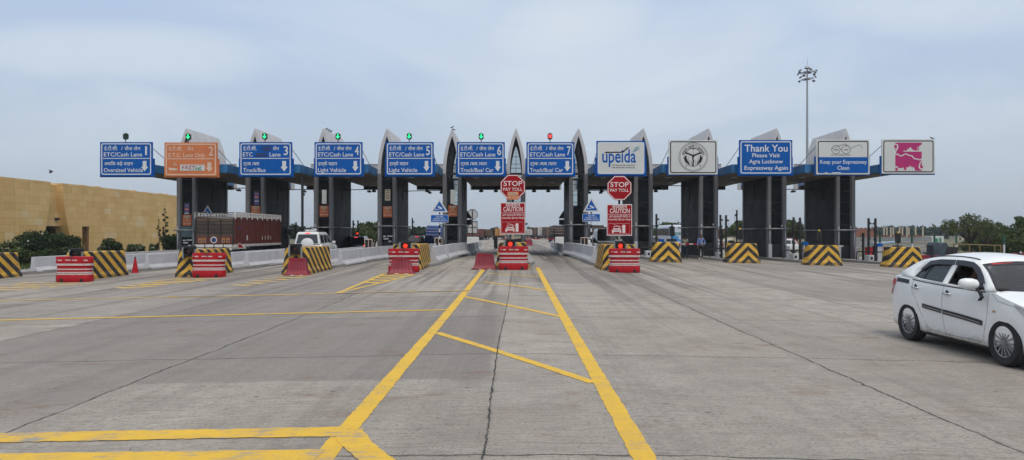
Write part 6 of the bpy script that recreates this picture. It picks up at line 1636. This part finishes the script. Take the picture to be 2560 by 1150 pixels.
# ------------------------------------------------------------------ birds
def bird(loc, rz, label, flying=False, grp='small dark birds'):
    r = empty('bird', loc, label, 'bird', grp, rz); m = MATS.get('bird_grey') or mat('bird_grey', (.045,.048,.055), .8, 0, .3, 20)
    mb = MB(); mb.loft([[(w_*math.cos(a), y, z+w_*1.05*math.sin(a)) for a in [2*PI*i/10 for i in range(10)]] for y, z, w_ in ((-.17, .165, .006), (-.145, .168, .022), (-.12, .170, .032), (-.09, .15, .034), (-.05, .115, .055), (.0, .095, .062), (.06, .08, .045), (.10, .065, .02), (.19, .045, .014))]); b = mb.build('bird_body', m, r, smooth=True)
    mb = MB()
    if flying:
        for s in (-1, 1): mb.loft([[(s*x_, y-c, z), (s*x_, y+c, z), (s*x_, y+c, z+.01), (s*x_, y-c, z+.01)] for x_, y, z, c in ((.04, 0, .12, .07), (.20, -.03, .22, .07), (.36, .04, .26, .04), (.44, .1, .25, .012))])
    else:
        for s in (-1, 1): mb.loft([[(s*.058, -.06, .13), (s*.066, .0, .14), (s*.062, .0, .07), (s*.055, -.05, .08)], [(s*.03, .12, .085), (s*.035, .16, .08), (s*.03, .16, .05), (s*.028, .12, .055)]])
    mb.build('wing', m, b)
    r.scale = (.8, .8, .8)
    if not flying:
        mb = MB()
        for s in (-1, 1): mb.tube([(s*.02, 0, .05), (s*.02, -.005, -.002)], .006, 5)
        mb.build('bird_leg', m, b)
    return r
bird(P(127, 434, 45), 1.9, 'bird flying above the sandstone building', True, None)
for px, py, yy, lab in ((818, 327, 50.9, 'leftmost of three birds on the hood above the lane 4 sign'), (825, 330, 51.5, 'middle one of three birds on the hood above the lane 4 sign'), (832, 333, 52.1, 'rightmost of three birds on the hood above the lane 4 sign')):
    bird((PX[4], yy, ZA-.01), 1.4, lab)
bird((PX[6], 50.15, ZA), 1.8, 'bird on the very tip of the arch left of the lane 6 sign'); bird((PX[6]+.01, 51.2, ZA-.01), -1.4, 'second bird just behind the tip of the arch left of the lane 6 sign')
bird((X_(2331, 46.4), 46.45, H-(348-VY)*SC), -1.9, 'bird perched on the top edge of the magenta board')

# ------------------------------------------------------------------ sandstone building on the left
def building():
    Xb = -41.0
    r = empty('sandstone_building', (Xb, 64, -.6), 'long sandstone clad building with a tapering portal, on the far left', 'building')
    z0 = -.3; zt = 6.83  # local
    def cur(ya, yb, n=14): return [(ya+(yb-ya)*(1-(i/n))**1.9, (zt-z0)*i/n+z0) for i in range(n+1)]
    left = [(-26, z0)]+[(p[0]-64, p[1]) for p in cur(61.0, 62.75)]+[(-26, zt)]
    left = [(-26, z0)]+[(62.75-1.9*(1-i/14)**1.9-64, z0+(zt-z0)*i/14) for i in range(15)]+[(-26, zt)]
    mb = MB(); mb.prism(left, -1.6, 0, plane='YZ'); mb.build('wall', m_stone, r)
    rt = [(30, z0)]+[(30, zt)]+[(64.35+2.15*(1-i/14)**1.7-64, z0+(zt-z0)*i/14) for i in range(15)][::-1]
    mb = MB(); mb.prism(rt, -1.2, .02, plane='YZ'); wl = mb.build('wall', m_stone, r)
    cut = MB(); y0 = 41*F/(VX-205)-64; y1 = 41*F/(VX-223)-64; cut.b2(-.8, .6, y0, y1, -.4, 2.95)
    cu = cut.build('cutter', m_stone); cu.parent = r; bpy.context.view_layer.update(); boolean_cut(wl, cu)
    mb = MB(); mb.b2(-.75, -.70, y0, y1, 0, 2.95); mb.build('door', mat('brown_door', (.07,.035,.015), .6), r)
    mb = MB(); mb.b2(-.2, -.03, y1-.28, y1-.02, .1, 2.9); mb.build('door_jamb', mat('brown_stone_jamb', (.16,.085,.03), .7), r)
    # recess between the two slabs, wall above, dark portal below
    mb = MB(); mb.b2(-1.0, -.55, -1.2, 2.45, 2.95, zt-.18); mb.build('recessed_wall', m_stone, r)
    mb = MB(); mb.b2(-4.0, -3.7, -6, 4.2, -.2, 2.95); mb.b2(-3.7, -1.01, -6, 4.2, 2.90, 2.949); mb.build('portal', m_dark, r)
    mb = MB(); mb.b2(-.54, -.30, .1, .5, 3.5, 3.7); mb.build('wall_lamp', m_dark, r)
    mb = MB(); mb.b2(-24, -4.1, -25.9, 29.8, -.2, zt-.6); mb.build('rear_block', m_stone, r)
    mb = MB(); mb.b2(-23.9, -1.6, -25.9, 29.8, zt-.58, zt-.35); mb.build('roof', m_kerb, r)
    mb = MB()
    for yy in (4.2, 6.5, 12, 13.1, 15.6, 19, 20.3, 24): mb.box(-.5, yy, zt+.05, .35, random.uniform(.3, .8), random.uniform(.08, .16))
    mb.build('parapet_lump', m_stone, r)
building()

# ------------------------------------------------------------------ vegetation
def leafm(name, a, b):
    m, t = new_mat(name); g = t.n('ShaderNodeNewGeometry'); isl = g.outputs['Random Per Island']
    n = t.noise(g.outputs['Position'], .9, 3)
    col = t.mix(t.math('ADD', t.math('MULTIPLY', isl, .6), t.math('MULTIPLY', n, .5), clamp=True), C(*a), C(*b))
    p = t.n('ShaderNodeBsdfPrincipled', {'Base Color': col, 'Roughness': .65, 'Specular IOR Level': .25}); tr = t.n('ShaderNodeBsdfTranslucent', {'Color': col})
    mx = t.n('ShaderNodeMixShader', {0: .28, 1: p.outputs[0], 2: tr.outputs[0]}); t.nt.links.new(mx.outputs[0], t.out.inputs[0]); return m
lf_dark = leafm('dark_foliage', (.010,.024,.008), (.055,.085,.026)); lf_mid = leafm('mid_foliage', (.022,.045,.012), (.11,.14,.04)); lf_olive = leafm('olive_foliage', (.04,.055,.02), (.12,.14,.05)); lf_far = leafm('distant_foliage', (.018,.034,.018), (.045,.070,.034))
lf_flower = mat('pale_blossom', (.5,.5,.40), .7)
m_bark = mat('bark', (.055,.042,.03), .9, 0, .3, 8, bstr=.5)
def leaves(clumps, n, size, flat=.0, jit=.35, shell=.45):
    c = np.array(clumps, float); wts = c[:, 3]**2; wts /= wts.sum(); k = RS.choice(len(c), n, p=wts)
    d = RS.normal(size=(n, 3)); d /= np.linalg.norm(d, axis=1)[:, None]; rad = RS.uniform(0, 1, n)**shell
    cen = c[k, :3]+d*(rad*c[k, 3])[:, None]*np.array([1, 1, .82])
    u = RS.normal(size=(n, 3)); u /= np.linalg.norm(u, axis=1)[:, None]; v = np.cross(u, RS.normal(size=(n, 3))); v /= np.linalg.norm(v, axis=1)[:, None]
    s = size*RS.uniform(1-jit, 1+jit, n)[:, None]; u = u*s; v = v*s*.55
    P_ = np.stack([cen-u, cen+v*.9, cen+u, cen-v], 1).reshape(-1, 3)
    return P_, np.arange(4*n).reshape(-1, 4)
def leaf_obj(name, P_, Q_, m, parent=None, mats2=None, frac=0):
    me = bpy.data.meshes.new(name); me.from_pydata(P_.tolist(), [], Q_.tolist()); me.materials.append(m)
    if mats2:
        me.materials.append(mats2); idx = (RS.uniform(size=len(Q_)) < frac).astype(np.int32); z = P_[Q_[:, 0], 2]; idx[z < np.percentile(z, 45)] = 0; me.polygons.foreach_set('material_index', idx)
    o = bpy.data.objects.new(name, me); COL.objects.link(o); o.parent = parent; return o
def tree(name, x, y, h, cr, label, lm, n=2500, size=.12, trunk_h=.45, spread=1.0, nb=9, cat='tree', group=None, tr=.09, gap=1.0, flower=0, base=None):
    z0 = terz(x, y) if abs(x) > 31 or y > 226 else gz(x, y); z0 = z0 if base is None else base
    r = empty(name, (x, y, z0-.05), label, cat, group)
    mb = MB(); th = h*trunk_h; pts = [(0, 0, 0), (random.uniform(-.05, .05)*h, random.uniform(-.03, .03)*h, th*.6), (random.uniform(-.06, .06)*h, 0, th)]
    mb.tube(pts, [tr*1.3, tr, tr*.8], 8); cl = []
    for q in range(nb):
        a = 2*PI*q/nb+random.uniform(-.4, .4); el = random.uniform(.15, 1.25); R = cr*spread*random.uniform(.45, 1.0)
        e = Vector((math.cos(a)*math.cos(el)*R, math.sin(a)*math.cos(el)*R, th+(h-th)*(.25+.6*math.sin(el))*random.uniform(.75, 1.02)))
        s = Vector(pts[-1])*random.uniform(.75, 1); m_ = s.lerp(e, .5)+Vector((0, 0, .06*h)); mb.tube([s, m_, e], [tr*.55, tr*.35, tr*.12], 5)
        cl.append((e.x, e.y, e.z, cr*random.uniform(.26, .46)*gap))
        for w_ in range(3):
            e2 = e+Vector((random.uniform(-1, 1), random.uniform(-1, 1), random.uniform(-.3, .6)))*cr*.42; mb.tube([m_.lerp(e, .6), e2], [tr*.2, tr*.06], 4); cl.append((e2.x, e2.y, min(e2.z, h*.97), cr*random.uniform(.12, .28)*gap))
    mb.build('trunk', m_bark, r, smooth='auto')
    P_, Q_ = leaves(cl, n, size); leaf_obj('crown', P_, Q_, lm, r, lf_flower if flower else None, flower)
    return r
def bush(x, y, w_, h, label, lm, n=1500, size=.09, flower=0, group='shrubs along the sandstone building', name='shrub', base=None):
    z0 = (terz(x, y) if abs(x) > 31 else gz(x, y)) if base is None else base
    r = empty(name, (x, y, z0-.04), label, 'shrub', group); cl = []
    mb = MB()
    for q in range(8):
        a = random.uniform(0, 2*PI); R = w_/2*random.uniform(.15, .72); zz = h*random.uniform(.35, .78); cl.append((math.cos(a)*R, math.sin(a)*R, zz, min(w_, h)*random.uniform(.22, .36)))
        mb.tube([(math.cos(a)*.05, math.sin(a)*.05, 0), (math.cos(a)*R*.5, math.sin(a)*R*.5, zz*.6), (math.cos(a)*R, math.sin(a)*R, zz)], [.03, .02, .008], 5)
    cl.append((0, 0, h*.45, min(w_, h)*.42))
    mb.build('stem', m_bark, r)
    P_, Q_ = leaves(cl, n, size); P_[:, 2] = np.maximum(P_[:, 2], .02); leaf_obj('foliage', P_, Q_, lm, r, lf_flower if flower else None, flower)
    return r
def at(px, Y): return (X_(px, Y), Y)
def column_tree(x, y, h, w_, label, n):
    z0 = terz(x, y) if abs(x) > 31 else gz(x, y); r = empty('slender_tree', (x, y, z0-.05), label, 'tree', 'slender trees beside the sandstone building')
    mb = MB(); mb.tube([(0, 0, 0), (.04, 0, h*.5), (0, .02, h*.97)], [.045, .03, .008], 6); cl = []
    for q in range(16):
        f = .18+.80*q/15; a = random.uniform(0, 2*PI); R = w_*(1-f)**.55*random.uniform(.5, 1.0); e = (R*math.cos(a), R*math.sin(a), h*f); mb.tube([(0, 0, h*f-.25), e], [.012, .004], 4); cl.append(e+(w_*random.uniform(.28, .5)*(1.15-f*.8),))
    mb.build('trunk', m_bark, r); P_, Q_ = leaves(cl, n, .085); leaf_obj('crown', P_, Q_, lf_olive, r); return r
for px, Y, wpx, top, lab, lm, n, fl in ((18, 50, 62, 600, 'grey green shrub with pale flowers at the left edge', lf_olive, 2200, .05), (75, 51, 70, 580, 'dark shrub in front of the portal, left one', lf_dark, 3600, .01),
        (118, 50, 90, 572, 'big dark shrub right in front of the portal', lf_dark, 4600, .01), (165, 51, 70, 582, 'dark shrub between the portal and the narrow door', lf_dark, 3400, 0), (55, 47.5, 60, 612, 'low shrub with white dots in front of the dark shrubs', lf_mid, 1800, .02), (140, 48, 90, 606, 'low wide shrub below the big dark shrubs', lf_dark, 2400, 0),
        (274, 54, 52, 589, 'round dark shrub right of the narrow door', lf_dark, 2600, .03), (254, 52, 24, 606, 'small light shrub beside the round dark one', lf_olive, 500, .15),
        (327, 57, 24, 602, 'small pale topped shrub, left of a pair', lf_mid, 900, .16), (351, 57, 24, 602, 'small pale topped shrub, right of a pair', lf_mid, 900, .16), (384, 60, 22, 605, 'small pale topped shrub beside the thin tree', lf_mid, 800, .14), (428, 57, 42, 569, 'dark shrub against the outermost left pier', lf_dark, 2200, 0)):
    x, y = at(px, Y); z0 = terz(x, y) if abs(x) > 31 else gz(x, y)
    bush(x, y, wpx/F*Y*1.08, H-(top-VY)/F*Y-z0, lab, lm, n, .10, fl)
column_tree(*at(397, 58), 3.3, .30, 'shorter slender pale leaved tree, left of the outermost left pier', 420)
column_tree(*at(412, 59), 4.2, .42, 'taller slender tree rising beside the outermost left pier', 800)
mb = MB(); x, y = at(408, 54); mb.tube([(0, 0, 0), (0, 0, 2.6)], .05, 8); o = mb.build('tree_stake', m_dark, loc=(x, y, gz(x, y)-.05)); tag(o, 'dark upright stake between the slender trees', 'stake')
# grass verge along the building
def verge():
    n = 9000; x = RS.uniform(-39.5, -27.0, n); y = RS.uniform(40, 78, n)
    z = np.array([(gz(a, b) if abs(a) < 31 else terz(a, b)) for a, b in zip(x, y)])
    h = RS.uniform(.08, .32, n); dx = RS.uniform(-.1, .1, n); w_ = RS.uniform(.03, .07, n); an = RS.uniform(0, PI, n)
    c_, s_ = np.cos(an)*w_, np.sin(an)*w_
    P_ = np.stack([np.stack([x-c_, y-s_, z], 1), np.stack([x+c_, y+s_, z], 1), np.stack([x+dx, y, z+h], 1)], 1).reshape(-1, 3)
    o = leaf_obj('grass', P_, np.arange(3*n).reshape(-1, 3), lf_mid); tag(o, 'ragged grass strip in front of the sandstone building', 'grass', kind='stuff')
verge()
mb = MB(); vs = []; ys_v = [38+i*2 for i in range(22)]
for y in ys_v: vs += [(-31.3, y, terz(-33, y)+.02), (-31.0, y, gz(-31, y)+.03), (-27.2, y, gz(-27.2, y)+.03)]
mb.add(vs, [(3*i+j, 3*i+j+1, 3*i+j+4, 3*i+j+3) for i in range(len(ys_v)-1) for j in range(2)]); o = mb.build('ground_strip', MATS['roadside_earth']); tag(o, 'green verge left of the outer lane', None, kind='structure')
# trees behind the plaza
for px, Y, top, cr, lab, lm, n, sz in ((928, 95, 553, 2.0, 'bushy tree behind the black estate car', lf_mid, 4200, .20), (915, 110, 572, 1.6, 'low dark tree between two piers', lf_dark, 2200, .2), (938, 88, 572, 1.2, 'small tree against the pier behind the lane 5 sign', lf_mid, 1800, .17),
        (1052, 130, 570, 2.4, 'round tree left of the blue tarpaulin truck', lf_far, 2600, .25), (1668, 120, 561, 2.6, 'round tree left of the coach', lf_mid, 3800, .26), (1694, 125, 559, 3.0, 'wide tree above the coach', lf_mid, 4200, .26), (1848, 95, 545, 1.5, 'bright green tree beside the Thank You pier', lf_mid, 2200, .17), (1838, 110, 562, 1.7, 'low tree left of the bright green tree', lf_mid, 2200, .22),
        (1975, 90, 548, 1.7, 'open crowned tree between the Thank You pier and the next', lf_mid, 2300, .17), (1992, 100, 558, 1.6, 'darker tree right of the open crowned tree', lf_dark, 2400, .2), (1237, 240, 567, 2.0, 'lone far tree left of the stop sign post', lf_far, 1500, .3), (740, 130, 566, 2.6, 'distant tree between the truck and the white off-roader', lf_far, 2600, .28)):
    x, y = at(px, Y); zb = terz(x, y) if abs(x) > 31 else gz(x, y)
    tree('leafy_tree', x, y, H-(top-VY)/F*Y-zb, cr, lab, lm, n, sz, .3, 1.0, 10, group='trees beyond the plaza', tr=.12, gap=1.15)
# trees by the car
tree('acacia_tree', *at(2425, 60), 3.95, 1.9, 'wide open crowned tree with feathery branches behind the white car', lf_olive, 3400, .085, .42, 1.45, 20, tr=.10, gap=.62)
tree('acacia_tree', *at(2466, 64), 3.3, 1.8, 'sparse tree just right of the feathery one', lf_mid, 2400, .085, .40, 1.3, 15, tr=.09, gap=.62)
for px, Y, top, cr, lab in ((2512, 66, 565, 1.7, 'dense green bush tree above the car roof'), (2548, 62, 572, 1.8, 'dense green tree at the right edge'), (2490, 70, 572, 1.5, 'dense tree filling the gap behind the sparse one'), (2450, 75, 585, 1.8, 'low dense growth behind the yellow railing'), (2580, 58, 565, 2.2, 'bushy tree cut by the right edge')):
    x, y = at(px, Y); zb = terz(x, y); tree('bushy_tree', x, y, H-(top-VY)/F*Y-zb, cr, lab, lf_mid, 5200, .12, .15, .9, 14, group='bushy trees at the right edge', tr=.08, gap=1.35, base=zb-.2)
tree('slender_tree', *at(2557, 68), 4.3, 1.0, 'thin tree top poking up at the right edge', lf_mid, 1600, .12, .3, .8, 9, tr=.06)
# far woods
def woods():
    cl = []
    for q in range(820):
        px = random.uniform(-900, 3500); Y = random.uniform(240, 330)
        if 1200 < px < 1480: Y = random.uniform(420, 520)
        x = X_(px, Y); top = {0: 570, 1: 571, 2: 573}[q % 3]+random.uniform(-2.5, 5)
        if px > 2180: top -= 4
        if 1200 < px < 1480: top += 4
        h = H-(top-VY)/F*Y; rr = random.uniform(1.6, 3.4); z = h-rr*.8
        while z > -1.5: cl.append((x+random.uniform(-1, 1), Y, z, rr)); z -= rr*1.3
    P_, Q_ = leaves(cl, 120000, .95, shell=.5)
    o = leaf_obj('distant_woods', P_, Q_, lf_far); tag(o, 'continuous line of distant trees along the horizon', 'woods', kind='stuff')
woods()

# ------------------------------------------------------------------ right and far background
def boxthing(name, px0, px1, pyt, Y, depth, m, label, cat, base=None):
    x0, x1 = X_(px0, Y), X_(px1, Y); zt = H-(pyt-VY)/F*Y; zb = -.75 if base is None else base
    r = empty(name, ((x0+x1)/2, Y, zb), label, cat); hw = (x1-x0)/2
    mb = MB(); mb.b2(-hw, hw, 0, depth, 0, zt-zb); w_ = mb.build('wall', m, r); return r, hw, zt-zb, w_
r, hw, h, w_ = boxthing('brick_house', 1803, 1842, 573, 112, 6, m_brick, 'flat topped brick house left of the bright green tree', 'building')
mb = MB(); mb.b2(-hw-.1, hw+.1, -.1, 6.1, h, h+.12); mb.build('roof', m_kerb, r); mb = MB(); mb.b2(-.8, .1, -.03, -.002, .9, 1.9); mb.build('window', m_dark, r)
r, hw, h, w_ = boxthing('brick_house', 2118, 2188, 571, 112, 6, m_brick, 'brick house wall right of the rightmost pier', 'building')
mb = MB(); 
for q in range(7): mb.box(-hw+.5+q*.62, .3, h+.06, .3, .25, .12)
mb.build('loose_brick', m_brick, r)
r, hw, h, w_ = boxthing('unfinished_building', 2188, 2312, 588, 112, 5, m_brick, 'unfinished brick base with a row of bare concrete columns', 'building')
xs0 = X_(2250, 112)
for px, t0, b0 in ((2208, 568, 586), (2215, 568, 586), (2225, 568, 592), (2231, 568, 586), (2247, 568, 580), (2254, 568, 586), (2265, 567, 592), (2270, 568, 586), (2287, 568, 586), (2305, 567, 594)):
    mb = MB(); x = X_(px, 112)-xs0; zt = H-(t0-VY)/F*112+.75; mb.b2(x-.09, x+.09, -.3, -.12, h-.6 if b0 > 590 else h, zt); c_ = mb.build('concrete_column', m_poster, r)
    mb = MB()
    for d in (-.05, .05): mb.tube([(x+d, -.2, zt), (x+d*1.4, -.2, zt+.38)], .012, 4)
    mb.build('rebar', m_dark, c_)
r, hw, h, w_ = boxthing('stone_wall', 2140, 2330, 592.5, 100, .5, m_rubble, 'rough grey stone wall below the brick buildings', 'wall')
r, hw, h, w_ = boxthing('boundary_wall', 2182, 2338, 606.5, 66, .3, brickm('pale_blocks', (.40,.40,.38), (.32,.33,.32), (.16,.16,.15), 1.3, .28), 'pale block wall behind the rightmost striped block', 'wall', -.7)
mb = MB(); mb.b2(-hw, hw, -.03, .33, h, h+.05); mb.build('wall_coping', m_poster, r)
r, hw, h, w_ = boxthing('white_hut', 2326, 2360, 590, 120, 4, m_panelw, 'small white hut above the wavy dark tank', 'building'); mb = MB(); mb.b2(-hw*.25, hw*.1, -.03, -.002, .3, h-.4); mb.b2(hw*.3, hw*.6, -.03, -.002, h-1, h-.3); mb.build('window', m_green, r)
r, hw, h, w_ = boxthing('pink_house', 2362, 2389, 578, 280, 6, mat('pink_wall', (.42,.06,.20), .8), 'pink house far away left of the feathery tree', 'building'); mb = MB()
for q in (-.6, -.1, .4): mb.b2(q*hw, q*hw+.6, -.05, -.003, h-1.6, h-.6)
mb.build('window', m_dark, r); mb = MB(); mb.b2(-hw-.2, hw+.2, -.5, 6.2, h, h+.15); mb.build('roof', mat('pale_slab', (.4,.3,.3)), r)
for px0, px1, pyt, Y, m, lab in ((2392, 2412, 590, 220, m_poster, 'low cream house behind the feathery tree'), (2312, 2325, 600, 130, m_rubble, 'low grey hut right of the stone wall'), (1480, 1516, 578, 170, m_c4, 'pale low house between the camera notice and the stop sign'), (905, 918, 568, 100, m_poster, 'cream block of a small building behind the black estate car')):
    r, hw, h, w_ = boxthing('small_house', px0, px1, pyt, Y, 4, m, lab, 'building'); mb = MB(); mb.b2(-hw-.15, hw+.15, -.2, 4.2, h, h+.12); mb.build('roof', m_kerb, r); mb = MB(); mb.b2(-hw*.4, hw*.1, -.03, -.002, h-1.2, h-.5); mb.build('window', m_dark, r)
# shed with pale roof
x, y = at(1843, 80); r = empty('tin_shed', (x, y, -.6), 'little shed with a bright pitched tin roof behind the lane light', 'building')
mb = MB(); mb.prism([(-.95, 0), (.95, 0), (.95, 1.3), (-.35, 1.85), (-.95, 1.4)], 0, 3); mb.build('wall', m_poster, r)
mb = MB(); mb.add([(-.4, -.1, 1.92), (1.05, -.1, 1.30), (1.05, 3.1, 1.30), (-.4, 3.1, 1.92), (-.4, -.1, 1.96), (1.05, -.1, 1.34), (1.05, 3.1, 1.34), (-.4, 3.1, 1.96)], [(0,1,2,3), (4,5,6,7), (0,1,5,4), (3,2,6,7), (1,2,6,5)]); mb.build('roof', m_hood, r)
# parked white and red vehicles behind
for px, Y, rz, pm, lab in ((1985, 74, 2.0, m_carw, 'white car parked beyond the Thank You pier'), (2000, 82, 1.2, m_plred, 'red car parked beyond the Thank You pier'), (1808, 72, 1.3, m_carw, 'white car parked beyond the sensor posts right of the men'), (1530, 78, 1.2, m_carw, 'white car partly hidden by the right caution plate'), (1655, 86, 1.5, mat('grey_car', (.12,.13,.14), .3), 'grey car beyond the lone striped block')):
    x, y = at(px, Y); profile_car('parked_car', (x, y, gz(x, y)), rz, lab, 'car', pm, 3.9, 1.6, 1.5, .95, .28, (.15, 2.1), 1.1, False, False, False, .35)
# wavy topped tank, tilted slab, red skip, railing, planters
x, y = at(2352, 45.5); z0 = gz(x, y); s = 45.5/F
pts = [(-18*s, 0), (18*s, 0), (19*s, 1.25), (14*s, 1.47), (7*s, 1.45), (1*s, 1.30), (-5*s, 1.45), (-12*s, 1.47), (-18*s, 1.28)]
r = empty('metal_tank', (x, y, z0), 'dark blue grey tank with a double humped top, behind the car roof', 'container'); mb = MB(); mb.prism(pts, 0, .8); mb.build('tank_shell', mat('slate_steel', (.055,.075,.095), .5, .2, .15, 3, dirt=.2), r, bevel=.02)
mb = MB(); mb.b2(-17*s, 17*s, -.03, -.002, .3, .34); mb.build('seam', m_dark, r)
x, y = at(2379, 44.5); r = empty('hinged_lid', (x, y, gz(x, y)+.62), 'black open lid slanting above the red skip', 'lid'); mb = MB(); mb.prism([(-17*s, 0), (12*s, 0), (17*s, .56), (-9*s, .58)], 0, .06); mb.build('lid_panel', m_black, r)
mb = MB(); mb.beam((0, .1, -.6), (0, .1, .5), .05); mb.build('lid_prop', m_dark, r)
x, y = at(2380, 43.6); r = empty('red_skip', (x, y, gz(x, y)), 'red open skip just above the car roof', 'container'); mb = MB(); mb.prism([(-27*s, 0), (27*s, 0), (30*s, .60), (-30*s, .60)], 0, .8); mb.build('skip_body', m_plred, r, bevel=.02)
mb = MB(); mb.b2(-31*s, 31*s, -.04, .84, .60, .66); mb.build('skip_rim', m_plmar, r); mb = MB(); mb.b2(.05, .4, -.05, -.041, .5, .56); mb.build('sticker', m_tape, r)
m_ylr = mat('yellow_rail_paint', (.20,.15,.05), .6, 0, .2, 5, dirt=.3)
x, y = at(2445, 50); x1 = X_(2502, 50)-x; x0 = X_(2385, 50)-x; r = empty('yellow_railing', (x, y, gz(x, y)), 'yellow pipe railing behind the white car', 'railing')
mb = MB(); zr = H-(611-VY)/F*50-gz(x, y)
mb.tube([(x0, 0, zr+.02), (x1, 0, zr-.08)], .035, 8); mb.tube([(x0, 0, zr*.6), (x1, 0, zr*.6-.06)], .028, 8); mb.build('rail', m_ylr, r)
for q in (0, .33, .55, .87, 1): mb = MB(); mb.tube([(x0+(x1-x0)*q, 0, 0), (x0+(x1-x0)*q, 0, zr-.08*q)], .038, 8); mb.build('rail_post', m_ylr, r)
x, y = at(2222, 55); r = empty('market_awning', (x, y, gz(x, y)), 'long pale blue awning behind the lane light at the right', 'awning')
mb = MB(); mb.prism([(-1.0, 1.25), (1.0, 1.38), (1.0, 1.46), (-1.0, 1.30)], 0, 1.2); mb.build('awning_sheet', mat('pale_blue_sheet', (.25,.38,.50), .5), r)
for sx in (-.9, .9): mb = MB(); mb.tube([(sx, .6, 0), (sx, .6, 1.3)], .03, 6); mb.build('awning_pole', m_steel, r)
x, y = at(2213, 52); r = empty('painted_drum', (x, y, gz(x, y)), 'yellowish painted box on the ground beside the rightmost striped block', 'box'); mb = MB(); mb.b2(-.65, .65, 0, .6, .05, .82); b = mb.build('box_body', mat('khaki_paint', (.25,.23,.13), .7, 0, .2, 3, dirt=.4), r, bevel=.03)
mb = MB(); mb.flat(circ(-.35, .6, .09, 10), -.004); stroke(mb, [(.3, .25), (.42, .6)], .08, -.004); mb.build('painted_mark', m_dark, b)
for px, Y, pyt, pyb, wp, m, lab in ((2140, 50, 623, 650, 12, m_plmar, 'dark red drum at the foot of the rightmost pier'), (2173, 49, 618, 640, 16, m_plred, 'red drum behind the sensor posts at the rightmost pier')):
    x, y = at(px, Y); z0 = gz(x, y)+.0; h = H-(pyt-VY)/F*Y-z0; r = empty('oil_drum', (x, y, z0), lab, 'drum'); w2 = wp/F*Y/2*1.2
    mb = MB(); mb.lathe([(.001, 0), (w2, 0), (w2*1.03, h*.33), (w2, h*.34), (w2*1.03, h*.66), (w2, h*.67), (w2, h), (w2*.9, h-.02), (.001, h-.02)], (0, 0, 0), 'Z', 20); mb.build('drum_shell', m, r, smooth='auto'); mb = MB(); mb.lathe([(.001, h), (.04, h), (.04, h-.02)], (w2*.4, 0, .01), 'Z', 8); mb.build('drum_cap', m_dark, r)
# gantry and lamp posts far in the middle
x, y = at(1328, 300); r = empty('road_gantry', (x, y, gz(0, 230)), 'small far sign gantry right of the central caution plate', 'gantry'); mb = MB(); mb.tube([(0, 0, 0), (0, 0, 4.2)], .12, 6); mb.tube([(0, 0, 4.1), (-2.2, 0, 4.1)], .08, 6); mb.build('mast', m_steel, r); mb = MB(); mb.b2(-1.9, -.6, -.1, 0, 3.2, 4.2); mb.build('sign_panel', m_green, r)

# ------------------------------------------------------------------ high mast light
Y = 122; x = X_(2018, Y); zt = H-(170-VY)/F*Y; z0 = terz(x, Y)
r = empty('high_mast_light', (x, Y, z0), 'very tall tapering lighting mast with a crown of floodlights, behind the piers', 'light mast'); h = zt-z0
mb = MB(); mb.tube([(0, 0, 0), (0, 0, h*.5), (0, 0, h)], [.30, .21, .12], 12); mb.build('mast', m_steel, r, smooth='auto')
mb = MB(); mb.tube([(.05, 0, h+.2), (.05, 0, h+1.6)], .025, 5); mb.build('lightning_rod', m_steel, r)
mb = MB(); mb.lathe([(.001, h+.35), (.25, h+.33), (.55, h-.05), (.45, h-.08), (.001, h-.05)], (0, 0, 0), 'Z', 12); mb.build('mast_cap', m_steel, r)
for zz, R, n in ((h-.75, 1.45, 10), (h-1.9, 1.35, 6)):
    mb = MB(); pts = [(R*.75*math.cos(2*PI*i/16), R*.75*math.sin(2*PI*i/16), zz+.12*math.cos(2*PI*i/16)) for i in range(17)]; mb.tube(pts, .05, 5)
    for i in range(4): mb.beam((0, 0, zz), pts[i*4], .05)
    rg_ = mb.build('lamp_ring', m_dark, r)
    for i in range(n):
        a = 2*PI*i/n+.3; mb = MB(); q = Matrix.Rotation(a, 3, 'Z') @ Matrix.Rotation(.75, 3, 'Y'); mb.box(R*math.cos(a), R*math.sin(a), zz+(.22 if i % 2 else -.22), .34, .46, .2, None, q); mb.build('floodlight', m_alu, rg_)
# ------------------------------------------------------------------ thin haze
mb = MB(); mb.b2(-1500, 1500, -50, 1700, -2.5, 40)
hz_ = mb.build('haze', None if 0 else bpy.data.materials.new('haze_air')); tag(hz_, 'thin pale haze over the plaza and fields', None, kind='stuff')
hm = hz_.data.materials[0]; hm.use_nodes = True; t = NT(hm.node_tree); out_ = t.n('ShaderNodeOutputMaterial')
v = t.n('ShaderNodeVolumePrincipled', {'Color': C(.80,.86,.93), 'Density': .0004, 'Anisotropy': .2}); t.nt.links.new(v.outputs[0], out_.inputs['Volume'])
